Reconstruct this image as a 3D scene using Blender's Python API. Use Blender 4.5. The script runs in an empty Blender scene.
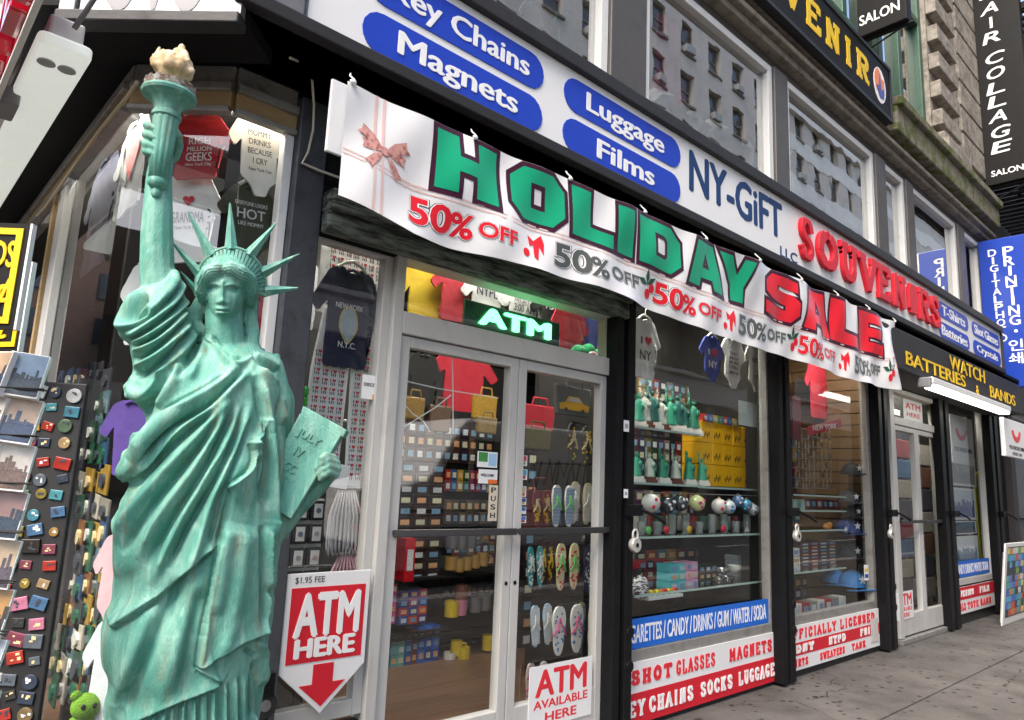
import bpy, bmesh, math, random
import numpy as np
from mathutils import Matrix, Vector
random.seed(7); np.random.seed(7)
SC = bpy.context.scene
COL = SC.collection
# ------------------------------------------------------------------ camera model
W, H = 1024, 720
FPX = 712.86
YAW, PITCH, ROLL = (math.radians(a) for a in (47.6093, 9.8014, 2.4831))
CAM = np.array([0.0, -3.0, 1.5])
def _axes():
    f = np.array([math.cos(PITCH)*math.cos(YAW), math.cos(PITCH)*math.sin(YAW), math.sin(PITCH)])
    r = np.cross(f, [0, 0, 1.0]); r /= np.linalg.norm(r); u = np.cross(r, f)
    r2 = r*math.cos(ROLL) + u*math.sin(ROLL); u2 = -r*math.sin(ROLL) + u*math.cos(ROLL)
    return np.stack([r2, -u2, f])
AX = _axes()
def ray(u, v): return AX.T @ np.array([(u-512)/FPX, (v-360)/FPX, 1.0])
def on_y(u, v, y=0.0):
    d = ray(u, v); return CAM + d*((y-CAM[1])/d[1])
def on_x(u, v, x):
    d = ray(u, v); return CAM + d*((x-CAM[0])/d[0])
def on_z(u, v, z):
    d = ray(u, v); return CAM + d*((z-CAM[2])/d[2])
def on_plane(u, v, p, n):
    d = ray(u, v); return CAM + d*(np.dot(np.array(p)-CAM, n)/np.dot(d, n))
def project(V):
    c = (V-CAM) @ AX.T
    return np.stack([512+FPX*c[:, 0]/c[:, 2], 360+FPX*c[:, 1]/c[:, 2]], 1)
cam = bpy.data.objects.new('camera', bpy.data.cameras.new('camera')); COL.objects.link(cam)
cam.data.sensor_width = 36; cam.data.lens = FPX/W*36; cam.data.clip_start = .05; cam.data.clip_end = 600
m = Matrix.Identity(4)
for i in range(3):
    m[i][0] = AX[0][i]; m[i][1] = -AX[1][i]; m[i][2] = -AX[2][i]; m[i][3] = CAM[i]
cam.matrix_world = m; SC.camera = cam
# ------------------------------------------------------------------ materials
def lin(c):
    if isinstance(c, str):
        c = [int(c[i:i+2], 16)/255 for i in (0, 2, 4)]
        c = [x/12.92 if x <= .04045 else ((x+.055)/1.055)**2.4 for x in c]
    return tuple(c)+(1.0,) if len(c) == 3 else tuple(c)
MATS = {}
def mat(name, col, rough=.6, var=.12, scale=6.0, bump=0.0, bscale=60.0, metal=0.0, col2=None, mix2=(.45, .6), emit=0.0, coat=0.0, spec=.5, trans=0.0, stretch=None, detail=5):
    """Principled material whose colour is broken up by noise; col2 shows as patches of wear."""
    if name in MATS: return MATS[name]
    M = bpy.data.materials.new(name); M.use_nodes = True
    nt = M.node_tree; N = nt.nodes; L = nt.links; b = N['Principled BSDF']
    c = lin(col)
    tc = N.new('ShaderNodeTexCoord'); mp = N.new('ShaderNodeMapping'); L.new(tc.outputs['Object'], mp.inputs[0])
    if stretch: mp.inputs['Scale'].default_value = stretch
    nz = N.new('ShaderNodeTexNoise'); nz.inputs['Scale'].default_value = scale; nz.inputs['Detail'].default_value = detail
    L.new(mp.outputs[0], nz.inputs['Vector'])
    mx = N.new('ShaderNodeMix'); mx.data_type = 'RGBA'
    mx.inputs[6].default_value = tuple(max(0, x*(1-var)) for x in c[:3])+(1,)
    mx.inputs[7].default_value = tuple(min(1, x*(1+var)) for x in c[:3])+(1,)
    L.new(nz.outputs[0], mx.inputs[0]); out = mx.outputs[2]
    if col2 is not None:
        n2 = N.new('ShaderNodeTexNoise'); n2.inputs['Scale'].default_value = scale*1.7; n2.inputs['Detail'].default_value = 8; n2.inputs['Roughness'].default_value = .65
        L.new(mp.outputs[0], n2.inputs['Vector'])
        rp = N.new('ShaderNodeValToRGB'); rp.color_ramp.elements[0].position = mix2[0]; rp.color_ramp.elements[1].position = mix2[1]
        L.new(n2.outputs[0], rp.inputs[0])
        m2 = N.new('ShaderNodeMix'); m2.data_type = 'RGBA'; m2.inputs[7].default_value = lin(col2)
        L.new(rp.outputs[0], m2.inputs[0]); L.new(out, m2.inputs[6]); out = m2.outputs[2]
    L.new(out, b.inputs['Base Color'])
    b.inputs['Roughness'].default_value = rough; b.inputs['Metallic'].default_value = metal
    b.inputs['Specular IOR Level'].default_value = spec; b.inputs['Coat Weight'].default_value = coat
    if trans: b.inputs['Transmission Weight'].default_value = trans
    if bump:
        nb = N.new('ShaderNodeTexNoise'); nb.inputs['Scale'].default_value = bscale; nb.inputs['Detail'].default_value = 4
        L.new(mp.outputs[0], nb.inputs['Vector'])
        bp = N.new('ShaderNodeBump'); bp.inputs['Strength'].default_value = bump; bp.inputs['Distance'].default_value = .01
        L.new(nb.outputs[0], bp.inputs['Height']); L.new(bp.outputs[0], b.inputs['Normal'])
    if emit:
        b.inputs['Emission Color'].default_value = c; b.inputs['Emission Strength'].default_value = emit
    MATS[name] = M; return M
def glass(name, tint=(.93, .96, .95), f0=.08, gain=1.0):
    """Thin window glass: Fresnel mix of a clear pane and its mirror reflection."""
    if name in MATS: return MATS[name]
    M = bpy.data.materials.new(name); M.use_nodes = True
    nt = M.node_tree; N = nt.nodes; L = nt.links
    N.remove(N['Principled BSDF'])
    t = N.new('ShaderNodeBsdfTransparent'); t.inputs[0].default_value = (*tint, 1)
    g = N.new('ShaderNodeBsdfGlossy'); g.inputs['Roughness'].default_value = .012
    tc = N.new('ShaderNodeTexCoord'); nz = N.new('ShaderNodeTexNoise'); nz.inputs['Scale'].default_value = 1.6
    L.new(tc.outputs['Object'], nz.inputs['Vector'])
    bp = N.new('ShaderNodeBump'); bp.inputs['Strength'].default_value = .012; bp.inputs['Distance'].default_value = .1
    L.new(nz.outputs[0], bp.inputs['Height']); L.new(bp.outputs[0], g.inputs['Normal'])
    ge = N.new('ShaderNodeNewGeometry'); vm = N.new('ShaderNodeVectorMath'); vm.operation = 'DOT_PRODUCT'
    L.new(ge.outputs['Normal'], vm.inputs[0]); L.new(ge.outputs['Incoming'], vm.inputs[1])
    def mth(op, a, b_=None):
        q = N.new('ShaderNodeMath'); q.operation = op
        for i, x in enumerate((a, b_)):
            if x is None: continue
            if isinstance(x, (int, float)): q.inputs[i].default_value = x
            else: L.new(x, q.inputs[i])
        return q.outputs[0]
    c_ = mth('ABSOLUTE', vm.outputs['Value']); k5 = mth('POWER', mth('SUBTRACT', 1.0, c_), 5.0)
    mu = N.new('ShaderNodeMath'); mu.operation = 'MULTIPLY'; mu.use_clamp = True; mu.inputs[1].default_value = gain
    L.new(mth('ADD', mth('MULTIPLY', k5, .92), f0), mu.inputs[0])
    mx = N.new('ShaderNodeMixShader'); L.new(mu.outputs[0], mx.inputs[0]); L.new(t.outputs[0], mx.inputs[1]); L.new(g.outputs[0], mx.inputs[2])
    L.new(mx.outputs[0], N['Material Output'].inputs[0])
    MATS[name] = M; return M
# ------------------------------------------------------------------ things and parts
MW = {}
def frame(o, xd=(1, 0, 0), up=(0, 0, 1)):
    """Local axes on a wall: x along it, y up, z out of it."""
    x = Vector(xd).normalized(); y = Vector(up).normalized(); z = x.cross(y).normalized(); y = z.cross(x)
    M = Matrix.Identity(4)
    for i in range(3): M[i][0] = x[i]; M[i][1] = y[i]; M[i][2] = z[i]; M[i][3] = o[i]
    return M
def tag(o, label=None, cat=None, group=None, kind=None):
    if label: o['label'] = label
    if cat: o['category'] = cat
    if group: o['group'] = group
    if kind: o['kind'] = kind
    return o
def thing(name, label, cat, M=None, group=None):
    o = bpy.data.objects.new(name, None); COL.objects.link(o); o.empty_display_size = .1
    if M is not None:
        if not isinstance(M, Matrix): M = Matrix.Translation(M)
        o.matrix_world = M
    MW[o.name] = M or Matrix.Identity(4)
    return tag(o, label, cat, group)
def copy_tree(o, M=None, parent=None, label=None, group=None):
    c = o.copy(); COL.objects.link(c)
    if parent is not None: c.parent = parent
    if M is not None: c.matrix_world = M; MW[c.name] = M
    if label: c['label'] = label
    if group: c['group'] = group
    for ch in [x for x in KIDS.get(o.name, [])]:
        copy_tree(ch, None, c)
    return c
KIDS = {}
class G:
    """Collects shapes and links them as one mesh object."""
    def __init__(s): s.v = []; s.f = []; s.m = []
    def add(s, v, f, m=0):
        o = len(s.v); s.v += [tuple(map(float, p)) for p in v]; s.f += [tuple(i+o for i in q) for q in f]; s.m += [m]*len(f); return s
    def box(s, x0, x1, y0, y1, z0, z1, m=0):
        if x0 > x1: x0, x1 = x1, x0
        if y0 > y1: y0, y1 = y1, y0
        if z0 > z1: z0, z1 = z1, z0
        return s.add([(x, y, z) for z in (z0, z1) for y in (y0, y1) for x in (x0, x1)], [(0, 2, 3, 1), (4, 5, 7, 6), (0, 1, 5, 4), (2, 6, 7, 3), (0, 4, 6, 2), (1, 3, 7, 5)], m)
    def prism(s, pts, z0, z1, m=0):
        n = len(pts); return s.add([(x, y, z0) for x, y in pts]+[(x, y, z1) for x, y in pts], [tuple(range(n-1, -1, -1)), tuple(range(n, 2*n))]+[(i, (i+1) % n, n+(i+1) % n, n+i) for i in range(n)], m)
    def hexa(s, a, b, m=0):
        """Solid between two quads a and b (four points each)."""
        return s.add(list(a)+list(b), [(3, 2, 1, 0), (4, 5, 6, 7)]+[(i, (i+1) % 4, 4+(i+1) % 4, 4+i) for i in range(4)], m)
    def tube(s, path, r, seg=8, m=0, caps=True):
        P = [Vector(p) for p in path]; n = len(P); R = r if hasattr(r, '__len__') else [r]*n
        vs = []; fs = []; up = None
        for i, p in enumerate(P):
            t = (P[min(i+1, n-1)]-P[max(i-1, 0)]).normalized()
            if up is None:
                up = Vector((0, 0, 1)) if abs(t.z) < .9 else Vector((1, 0, 0))
            a = t.cross(up).normalized(); b = a.cross(t).normalized(); up = b
            vs += [tuple(p+a*(R[i]*math.cos(k*2*math.pi/seg))+b*(R[i]*math.sin(k*2*math.pi/seg))) for k in range(seg)]
        for i in range(n-1):
            fs += [(i*seg+k, i*seg+(k+1) % seg, (i+1)*seg+(k+1) % seg, (i+1)*seg+k) for k in range(seg)]
        if caps: fs += [tuple(range(seg-1, -1, -1)), tuple(range((n-1)*seg, n*seg))]
        return s.add(vs, fs, m)
    def lathe(s, prof, c=(0, 0, 0), seg=24, m=0, ax='z', fn=None):
        vs = []
        for i, (r, z) in enumerate(prof):
            for k in range(seg):
                a = k*2*math.pi/seg; rr = r*(fn(a, i) if fn else 1)
                p = (rr*math.cos(a), rr*math.sin(a), z)
                if ax == 'y': p = (p[0], p[2], -p[1])
                if ax == 'x': p = (p[2], p[0], p[1])
                vs.append((p[0]+c[0], p[1]+c[1], p[2]+c[2]))
        n = len(prof)
        fs = [(i*seg+k, i*seg+(k+1) % seg, (i+1)*seg+(k+1) % seg, (i+1)*seg+k) for i in range(n-1) for k in range(seg)]
        fs += [tuple(range(seg-1, -1, -1)), tuple(range((n-1)*seg, n*seg))]
        return s.add(vs, fs, m)
    def ell(s, c, r, seg=16, rings=10, m=0):
        prof = [(max(1e-4, math.sin(math.pi*i/rings)), -math.cos(math.pi*i/rings)) for i in range(rings+1)]
        o = len(s.v); s.lathe(prof, seg=seg, m=m)
        for i in range(o, len(s.v)):
            x, y, z = s.v[i]; s.v[i] = (c[0]+x*r[0], c[1]+y*r[1], c[2]+z*r[2])
        return s
    def grid(s, fn, nu, nv, m=0):
        return s.add([fn(i/nu, j/nv) for j in range(nv+1) for i in range(nu+1)], [(j*(nu+1)+i, j*(nu+1)+i+1, (j+1)*(nu+1)+i+1, (j+1)*(nu+1)+i) for j in range(nv) for i in range(nu)], m)
    def text(s, body, cx, cy, w=None, h=None, z=0.0, depth=.002, bold=.02, m=0, slant=0.0, space=1.0, res=3, fn=None, rot=0.0, cut=None):
        """Lettering fitted to a box of w by h about (cx, cy); fn maps each point onto a curved surface."""
        if bold > .012 and fn is None:
            k = bold*.85
            V0, F0 = text_mesh(body, 0.0, space, res, cut)
            if not len(V0): return s
            V = np.vstack([V0+[dx*k, dy*k, 0] for dx, dy in ((-1, 0), (0, -.6), (0, 0), (0, .6), (1, 0))]); n0 = len(V0); F = [tuple(i+j*n0 for i in f) for j in range(5) for f in F0]
            V[:, 2] = np.repeat([0, .0002, .0004, .0003, .0001], n0)
        else: V, F = text_mesh(body, bold, space, res, cut)
        if not len(V): return s
        lo = V.min(0); hi = V.max(0); sz = hi-lo
        if w is None: w = sz[0]*h/sz[1]
        if h is None: h = sz[1]*w/sz[0]
        n = len(V); out = []
        for zz in ((z, z+depth) if depth else (z,)):
            for x, y, dz in V:
                px = (x-lo[0])/sz[0]*w-w/2; py = (y-lo[1])/max(sz[1], 1e-6)*h-h/2; px += slant*py
                if rot: px, py = px*math.cos(rot)-py*math.sin(rot), px*math.sin(rot)+py*math.cos(rot)
                q = (cx+px, cy+py, zz+(dz if bold > .012 and fn is None else 0)); out.append(fn(*q) if fn else q)
        if not depth: return s.add(out, F, m)
        edges = {}
        for f in F:
            for i in range(len(f)): edges[(f[i], f[(i+1) % len(f)])] = 1
        fs = [tuple(i+n for i in f) for f in F]+[tuple(reversed(f)) for f in F]
        fs += [(a, b, b+n, a+n) for a, b in edges if (b, a) not in edges]
        return s.add(out, fs, m)
    def xf(s, M, start=0):
        for i in range(start, len(s.v)): s.v[i] = tuple(M @ Vector(s.v[i]))
        return s
    def build(s, name, mats, parent=None, M=None, world=False, smooth=False, bevel=0.0, seg=2, label=None, cat=None, group=None, kind=None, auto=None):
        me = bpy.data.meshes.new(name)
        vs = s.v
        if world and parent is not None:
            I = MW.get(parent.name, Matrix.Identity(4)).inverted(); vs = [tuple(I @ Vector(p)) for p in vs]
        me.from_pydata(vs, [], s.f)
        bm = bmesh.new(); bm.from_mesh(me)
        bm.faces.ensure_lookup_table()
        for f, k in zip(bm.faces, s.m): f.material_index = k
        if s.f and not getattr(s, 'keep', False): bmesh.ops.recalc_face_normals(bm, faces=bm.faces)
        if bevel:
            es = [e for e in bm.edges if len(e.link_faces) == 2 and e.calc_face_angle(0) > .5]
            bmesh.ops.bevel(bm, geom=es, offset=bevel, segments=seg, profile=.5, affect='EDGES', clamp_overlap=True)
        bm.to_mesh(me); bm.free()
        if smooth or auto:
            for p in me.polygons: p.use_smooth = True
            if auto: me.set_sharp_from_angle(angle=math.radians(auto))
        for mm in (mats if isinstance(mats, (list, tuple)) else [mats]): me.materials.append(mm)
        o = bpy.data.objects.new(name, me); COL.objects.link(o)
        if parent is not None:
            o.parent = parent; KIDS.setdefault(parent.name, []).append(o)
            if not world or True: MW[o.name] = MW.get(parent.name, Matrix.Identity(4))
        if M is not None:
            if parent is None: o.matrix_world = M; MW[o.name] = M
            else: o.matrix_basis = M; MW[o.name] = MW[parent.name] @ M
        return tag(o, label, cat, group, kind)
_TC = {}
def text_mesh(body, bold, space, res, cut):
    k = (body, bold, space, res, cut)
    if k in _TC: return _TC[k]
    cu = bpy.data.curves.new('lettering', 'FONT'); cu.body = body; cu.offset = bold; cu.space_character = space; cu.resolution_u = res
    ob = bpy.data.objects.new('lettering', cu); me = ob.to_mesh()
    bm = bmesh.new(); bm.from_mesh(me); bmesh.ops.remove_doubles(bm, verts=bm.verts, dist=1e-5)
    if cut and bm.verts:
        x0 = min(v.co.x for v in bm.verts); x1 = max(v.co.x for v in bm.verts)
        for i in range(1, cut):
            bmesh.ops.bisect_plane(bm, geom=bm.verts[:]+bm.edges[:]+bm.faces[:], plane_co=(x0+(x1-x0)*i/cut, 0, 0), plane_no=(1, 0, 0))
    bm.verts.index_update()
    V = np.array([v.co[:] for v in bm.verts]); F = [tuple(v.index for v in f.verts) for f in bm.faces]
    bm.free(); ob.to_mesh_clear(); bpy.data.objects.remove(ob); bpy.data.curves.remove(cu)
    _TC[k] = (V, F); return _TC[k]
def heart(cx, cy, w):
    out = []
    for i in range(28):
        t = i/28*2*math.pi
        out.append((cx+w/32*16*math.sin(t)**3, cy+w/32*(13*math.cos(t)-5*math.cos(2*t)-2*math.cos(3*t)-math.cos(4*t)+2)))
    return out[::-1]
def circle(cx, cy, rx, ry=None, n=20): return [(cx+rx*math.cos(i*2*math.pi/n), cy+(ry or rx)*math.sin(i*2*math.pi/n)) for i in range(n)]
def pill(x0, x1, y0, y1, n=8):
    r = (y1-y0)/2; c = (y0+y1)/2; out = []
    for i in range(n+1): a = -math.pi/2+math.pi*i/n; out.append((x1-r+r*math.cos(a), c+r*math.sin(a)))
    for i in range(n+1): a = math.pi/2+math.pi*i/n; out.append((x0+r+r*math.cos(a), c+r*math.sin(a)))
    return out
# ------------------------------------------------------------------ materials of the setting
ALU = mat('aluminium', (.56, .55, .525), .42, .14, 5, .12, 40, metal=.15, col2=(.42, .40, .37), mix2=(.58, .8), stretch=(1, 1, .35))
ALUD = mat('aged_aluminium', (.30, .29, .27), .45, .18, 6, .12, 40, metal=.3, col2=(.16, .15, .13), mix2=(.5, .75))
WHITEF = mat('white_frame', (.72, .72, .70), .45, .08, 8, .08, 40, col2=(.48, .47, .44), mix2=(.6, .8))
IRON = mat('black_iron', (.010, .010, .011), .42, .3, 9, .3, 50, col2=(.04, .038, .034), mix2=(.66, .82), spec=.1)
BLACK = mat('soffit_black', (.010, .010, .011), .7, .4, 6, .2, 40, spec=.1)
CHAR = mat('charcoal_trim', (.030, .030, .032), .5, .2, 8, .1, 40, col2=(.07, .07, .07), mix2=(.62, .8), spec=.25)
GREYM = mat('grey_metal', (.20, .20, .215), .4, .12, 7, .1, 30, metal=.3, col2=(.12, .12, .13), mix2=(.55, .75))
BROWNM = mat('bronze_cladding', (.085, .078, .072), .45, .15, 4, .1, 30, col2=(.06, .054, .048), mix2=(.5, .75))
STONE = mat('weathered_stone', (.25, .215, .17), .85, .2, 5, .5, 30, col2=(.10, .085, .07), mix2=(.44, .7))
STONEL = mat('pale_stone', (.33, .295, .25), .85, .2, 5, .6, 30, col2=(.10, .085, .07), mix2=(.42, .7))
MOSS = mat('mossy_stone', (.20, .175, .135), .9, .3, 4, .6, 30, col2=(.085, .105, .02), mix2=(.45, .58))
ROT = mat('peeling_lintel', (.15, .18, .155), .8, .4, 9, .35, 40, col2=(.014, .015, .012), mix2=(.42, .6), stretch=(.3, 1, 2.2))
WOODT = mat('bare_wood', (.40, .27, .13), .7, .2, 6, .3, 60, stretch=(1, 1, 6))
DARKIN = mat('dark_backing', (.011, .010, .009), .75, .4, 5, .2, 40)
FLOORW = mat('wood_floor', (.16, .085, .05), .4, .55, 2.2, .15, 30, stretch=(.5, 11, 1), col2=(.07, .035, .02), mix2=(.5, .7))
GREENF = mat('green_window_frame', (.035, .095, .06), .45, .25, 8, .2, 40, col2=(.02, .035, .028), mix2=(.55, .75))
GL = glass('shop_glass', f0=.10, gain=1.0); GLU = glass('upper_glass', (.55, .58, .56), f0=.46, gain=1.2)
GLT = glass('display_glass', (.88, .96, .93), f0=.08, gain=1.0)
SH = thing('shop_building', 'corner shop building with glazed ground floor and weathered stone above', 'building', (0, 0, 0))
def part(g, name, m, p=None, **k): return g.build(name, m, p or SH, world=True, **k)
def bars(x0, x1, z0, z1, w, y0, y1, mid=(), hor=()):
    """A rectangular frame of four bars with optional uprights and cross bars."""
    g = G(); w = (w,)*4 if not hasattr(w, '__len__') else w
    g.box(x0, x0+w[0], y0, y1, z0, z1); g.box(x1-w[1], x1, y0, y1, z0, z1)
    g.box(x0+w[0], x1-w[1], y0, y1, z0, z0+w[2]); g.box(x0+w[0], x1-w[1], y0, y1, z1-w[3], z1)
    for a, b in mid: g.box(a, b, y0, y1, z0+w[2], z1-w[3])
    for a, b in hor: g.box(x0+w[0], x1-w[1], y0, y1, a, b)
    return g
def pane(x0, x1, z0, z1, y, m, parent, name='pane'):
    return part(G().add([(x0, y, z0), (x1, y, z0), (x1, y, z1), (x0, y, z1)], [(0, 1, 2, 3)]), name, m, parent)
def window(x0, x1, z0, z1, w, y0, y1, fm, gm, mid=(), hor=(), bev=.004):
    f = part(bars(x0, x1, z0, z1, w, y0, y1, mid, hor), 'window', fm, bevel=bev); ww = (w,)*4 if not hasattr(w, '__len__') else w
    pane(x0+ww[0]-.004, x1-ww[1]+.004, z0+ww[2]-.004, z1-ww[3]+.004, (y0+y1)/2+.01, gm, f); return f
# ground-floor bays
window(1.452, 1.885, .44, 2.60, (.012, .05, .07, .02), -.02, .04, ALU, GL)
window(3.70, 5.86, .40, 2.95, (.03, .19, .075, .03), -.02, .05, ALUD, GL)
window(6.0, 8.0, .415, 2.95, (.05, .20, .075, .03), -.02, .05, ALUD, GL)
window(10.3, 12.1, .47, 2.95, (.08, .16, .08, .03), -.02, .05, ALU, GL)
for x0, x1 in ((1.30, 1.885), (3.70, 5.86), (6.0, 8.0), (10.3, 12.1)):
    part(G().box(x0, x1, -.01, .05, .0, .41), 'stall_riser', CHAR)
# entrance: frame, transom, two leaves each with stiles, pane and push bar
def entrance(x0, xa, xm, xb, x1, ztop, zt0, zt1, zbar, zb, bottom):
    g = G()
    g.box(x0, xa, -.05, .07, zb, zt1+.05); g.box(xb, x1, -.05, .07, zb, zt1+.05)
    g.box(xa, xb, -.05, .07, ztop+.006, zt0); g.box(xa, xb, -.05, .07, zt1, zt1+.05)
    fr = part(g, 'door_frame', ALU, bevel=.005)
    pane(xa, xb, zt0, zt1, .02, GL, fr)
    for a, b, hs in ((xa+.004, xm-.003, 1), (xm+.003, xb-.004, -1)):
        d = part(bars(a, b, zb+.012, ztop, (.062, .062, bottom, .055), -.03, .03), 'door', ALU, bevel=.004)
        pane(a+.06, b-.06, zb+bottom, ztop-.053, .003, GL, d)
        g = G(); g.box(a+.012, b-.012, -.085, -.062, zbar-.018, zbar+.018)
        for xx in (a+.03, b-.045): g.box(xx, xx+.015, -.062, -.029, zbar-.012, zbar+.012)
        part(g, 'push_bar', mat('bar_metal', (.09, .09, .095), .3, .1, metal=.7), d, bevel=.004)
        g = G(); g.lathe([(.012, 0), (.012, .012), (.009, .014)], seg=14, ax='y'); g.xf(Matrix.Translation(((b-.03 if hs == 1 else a+.03), -.03, zbar-.28)) @ Matrix.Rotation(0, 4, 'X'))
        part(g, 'lock', WHITEF, d)
entrance(1.885, 1.945, 2.772, 3.565, 3.64, 2.21, 2.33, 2.60, 1.24, .10, .2)
entrance(8.38, 8.50, 9.22, 9.98, 10.12, 2.33, 2.42, 2.70, 1.27, .06, .22)
for b_ in ((1.885, 3.64, -.16, .08, .0, .1), (8.38, 10.12, -.07, .08, 0, .055)): part(G().box(*b_), 'door_step', ALUD, bevel=.008)
# iron gate channels in front of the piers
def gate_post(xa, xb, y=-.12, zt=2.9):
    g = G(); w = xb-xa
    g.box(xa, xa+w*.36, y, -.022, .02, zt); g.box(xa+w*.62, xb, y, -.022, .02, zt); g.box(xa+w*.36, xa+w*.62, y+.05, -.022, .02, zt)
    p = part(g, 'gate_post', IRON, bevel=.006)
    h = G(); h.box(xa+w*.5, xb+.03, y-.05, y-.002, 1.33, 1.40); h.tube([(xb-.02, y-.03, 1.385), (xb+.1, y-.1, 1.33), (xb+.17, y-.12, 1.29)], .011, 8)
    part(h, 'latch', IRON, p, bevel=.004)
    for z in (.42, .62):
        k = G(); k.lathe([(.034, 0), (.04, .012), (.04, .036), (.03, .05), (.012, .056)], seg=16, ax='y'); k.xf(Matrix.Translation((xb-.02, y-.004, z))); part(k, 'bolt_cap', IRON, p, auto=50)
for a, b in ((3.55, 3.74), (5.69, 5.895), (7.86, 8.10), (9.80, 10.16), (11.95, 12.35)): gate_post(a, b)
for a, b in ((3.64, 3.70), (5.86, 6.0), (8.0, 8.38), (10.12, 10.3), (12.1, 13.0)): part(G().box(a, b, -.02, .08, 0, 2.95), 'pier', IRON, bevel=.004)
part(G().box(1.30, 1.445, -.07, .06, 0, 3.22), 'corner_post', mat('slate_paint', (.055, .06, .07), .42, .2, 6, .15, 40, col2=(.03, .032, .036), mix2=(.5, .7)), bevel=.008)
# peeling housing of the roll-down gate over the entrance and the dark fascia behind the banner
g = G(); g.box(1.45, 3.66, -.13, -.055, 2.60, 2.70); g.box(1.45, 3.66, -.16, -.05, 2.70, 2.80); part(g, 'gate_housing', ROT, bevel=.012)
part(G().box(1.445, 12.9, -.04, .1, 2.955, 3.26), 'fascia_board', BLACK)
part(G().box(1.446, 1.884, -.045, .1, 2.602, 2.953), 'header_panel', BLACK); part(G().box(1.886, 3.64, -.045, .1, 2.652, 2.953), 'header_panel', BLACK); part(G().box(8.38, 10.12, -.045, .1, 2.752, 2.953), 'header_panel', BLACK)
# soffit over the pavement, its open corner following the sign
part(G().prism([(13, -.42), (.86, -.42), (.30, .14), (.30, 6), (.74, 6), (.74, .34), (1.04, .04), (13, .04)][::-1], 3.262, 3.30), 'soffit', BLACK)
# corner display: short return, chamfer and side street windows
ch0, ch1 = Vector((1.02, 0, 0)), Vector((.70, .317, 0))
def wall_piece(a, b, z0, z1, t0, t1):
    """Upright slab along the line a-b on plan, from t0 behind its face to t1 in front."""
    d = (b-a).normalized(); n = Vector((d.y, -d.x, 0)); n = -n if n.dot(Vector((-1, -1, 0))) < 0 else n
    q = [a-n*t0, b-n*t0, b+n*t1, a+n*t1]; return [(p.x, p.y, z0) for p in q], [(p.x, p.y, z1) for p in q]
g = G()
side_end = Vector((.70, 5.2, 0)); cr_ = Vector((1.30, 0, 0))
for a, b in ((cr_, ch0), (ch0, ch1), (ch1, side_end)):
    g.hexa(*wall_piece(a, b, 3.03, 3.055, .0, .05)); g.hexa(*wall_piece(a, b, 3.13, 3.17, .03, .05)); g.hexa(*wall_piece(a, b, 3.172, 3.258, .03, .02)); 
fr = part(g, 'display_frame', ALUD, bevel=.004)
g = G()
for a, b in ((cr_, ch0), (ch0, ch1), (ch1, side_end)): g.hexa(*wall_piece(a, b, .32, .40, .02, .05))
part(g, 'display_sill', ALUD, bevel=.004)
g = G()
for a, b in ((cr_, ch0), (ch0, ch1), (ch1, side_end)): g.hexa(*wall_piece(a, b, 3.056, 3.129, .0, .03))
part(g, 'timber_strip', WOODT, fr)
for a, b in ((Vector((1.285, 0, 0)), ch0), (ch0, ch1), (ch1, side_end)):
    part(G().add([(a.x, a.y, .4), (b.x, b.y, .4), (b.x, b.y, 3.03), (a.x, a.y, 3.03)], [(0, 1, 2, 3)]), 'pane', GL, fr)
g = G(); g.box(1.255, 1.298, -.03, .03, .4, 3.03); part(g, 'mullion', WHITEF, fr, bevel=.004)
g = G(); g.box(.655, .70, 1.34, 1.44, .4, 3.03); g.box(.67, .70, 1.46, 1.60, .4, 3.03); part(g, 'mullion', ALU, fr, bevel=.006)
g = G(); g.box(.66, .70, 1.66, 1.72, .4, 3.03); part(g, 'timber_strip', WOODT, fr)
g = G()
for a, b in ((cr_, ch0), (ch0, ch1), (ch1, side_end)): g.hexa(*wall_piece(a, b, 0, .32, .02, .0))
part(g, 'stall_riser', CHAR)
part(G().box(.75, 13, 1.7, 12, 3.4, 13).box(.76, 13, 6.02, 12, 0, 3.38), 'rear_mass', STONE)
# inside the shop
part(G().box(.74, 13, .09, 6, .02, .09), 'interior_floor', FLOORW)
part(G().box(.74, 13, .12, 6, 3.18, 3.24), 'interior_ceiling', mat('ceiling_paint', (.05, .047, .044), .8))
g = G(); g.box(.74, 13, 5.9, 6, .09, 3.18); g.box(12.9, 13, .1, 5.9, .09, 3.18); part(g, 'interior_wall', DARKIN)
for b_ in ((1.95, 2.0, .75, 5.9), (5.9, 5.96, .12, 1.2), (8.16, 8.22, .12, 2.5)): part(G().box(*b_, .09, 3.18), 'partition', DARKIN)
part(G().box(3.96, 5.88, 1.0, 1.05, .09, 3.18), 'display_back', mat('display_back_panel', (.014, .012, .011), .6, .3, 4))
SLAT = mat('slatwall', (.13, .075, .032), .55, .2, 4)
g = G()
for k in range(24):
    g.box(5.98, 8.06, .92, .96, .12+k*.128, .12+k*.128+.118); g.box(8.065, 8.10, .08, .96, .12+k*.128, .12+k*.128+.118)
part(g, 'slat_wall', SLAT)
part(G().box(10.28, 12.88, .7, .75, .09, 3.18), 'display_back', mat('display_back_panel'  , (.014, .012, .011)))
part(G().box(1.46, 1.94, .75, .8, .09, 3.18).box(.98, 1.46, 1.3, 1.35, .09, 3.18), 'display_back', DARKIN)
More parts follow.
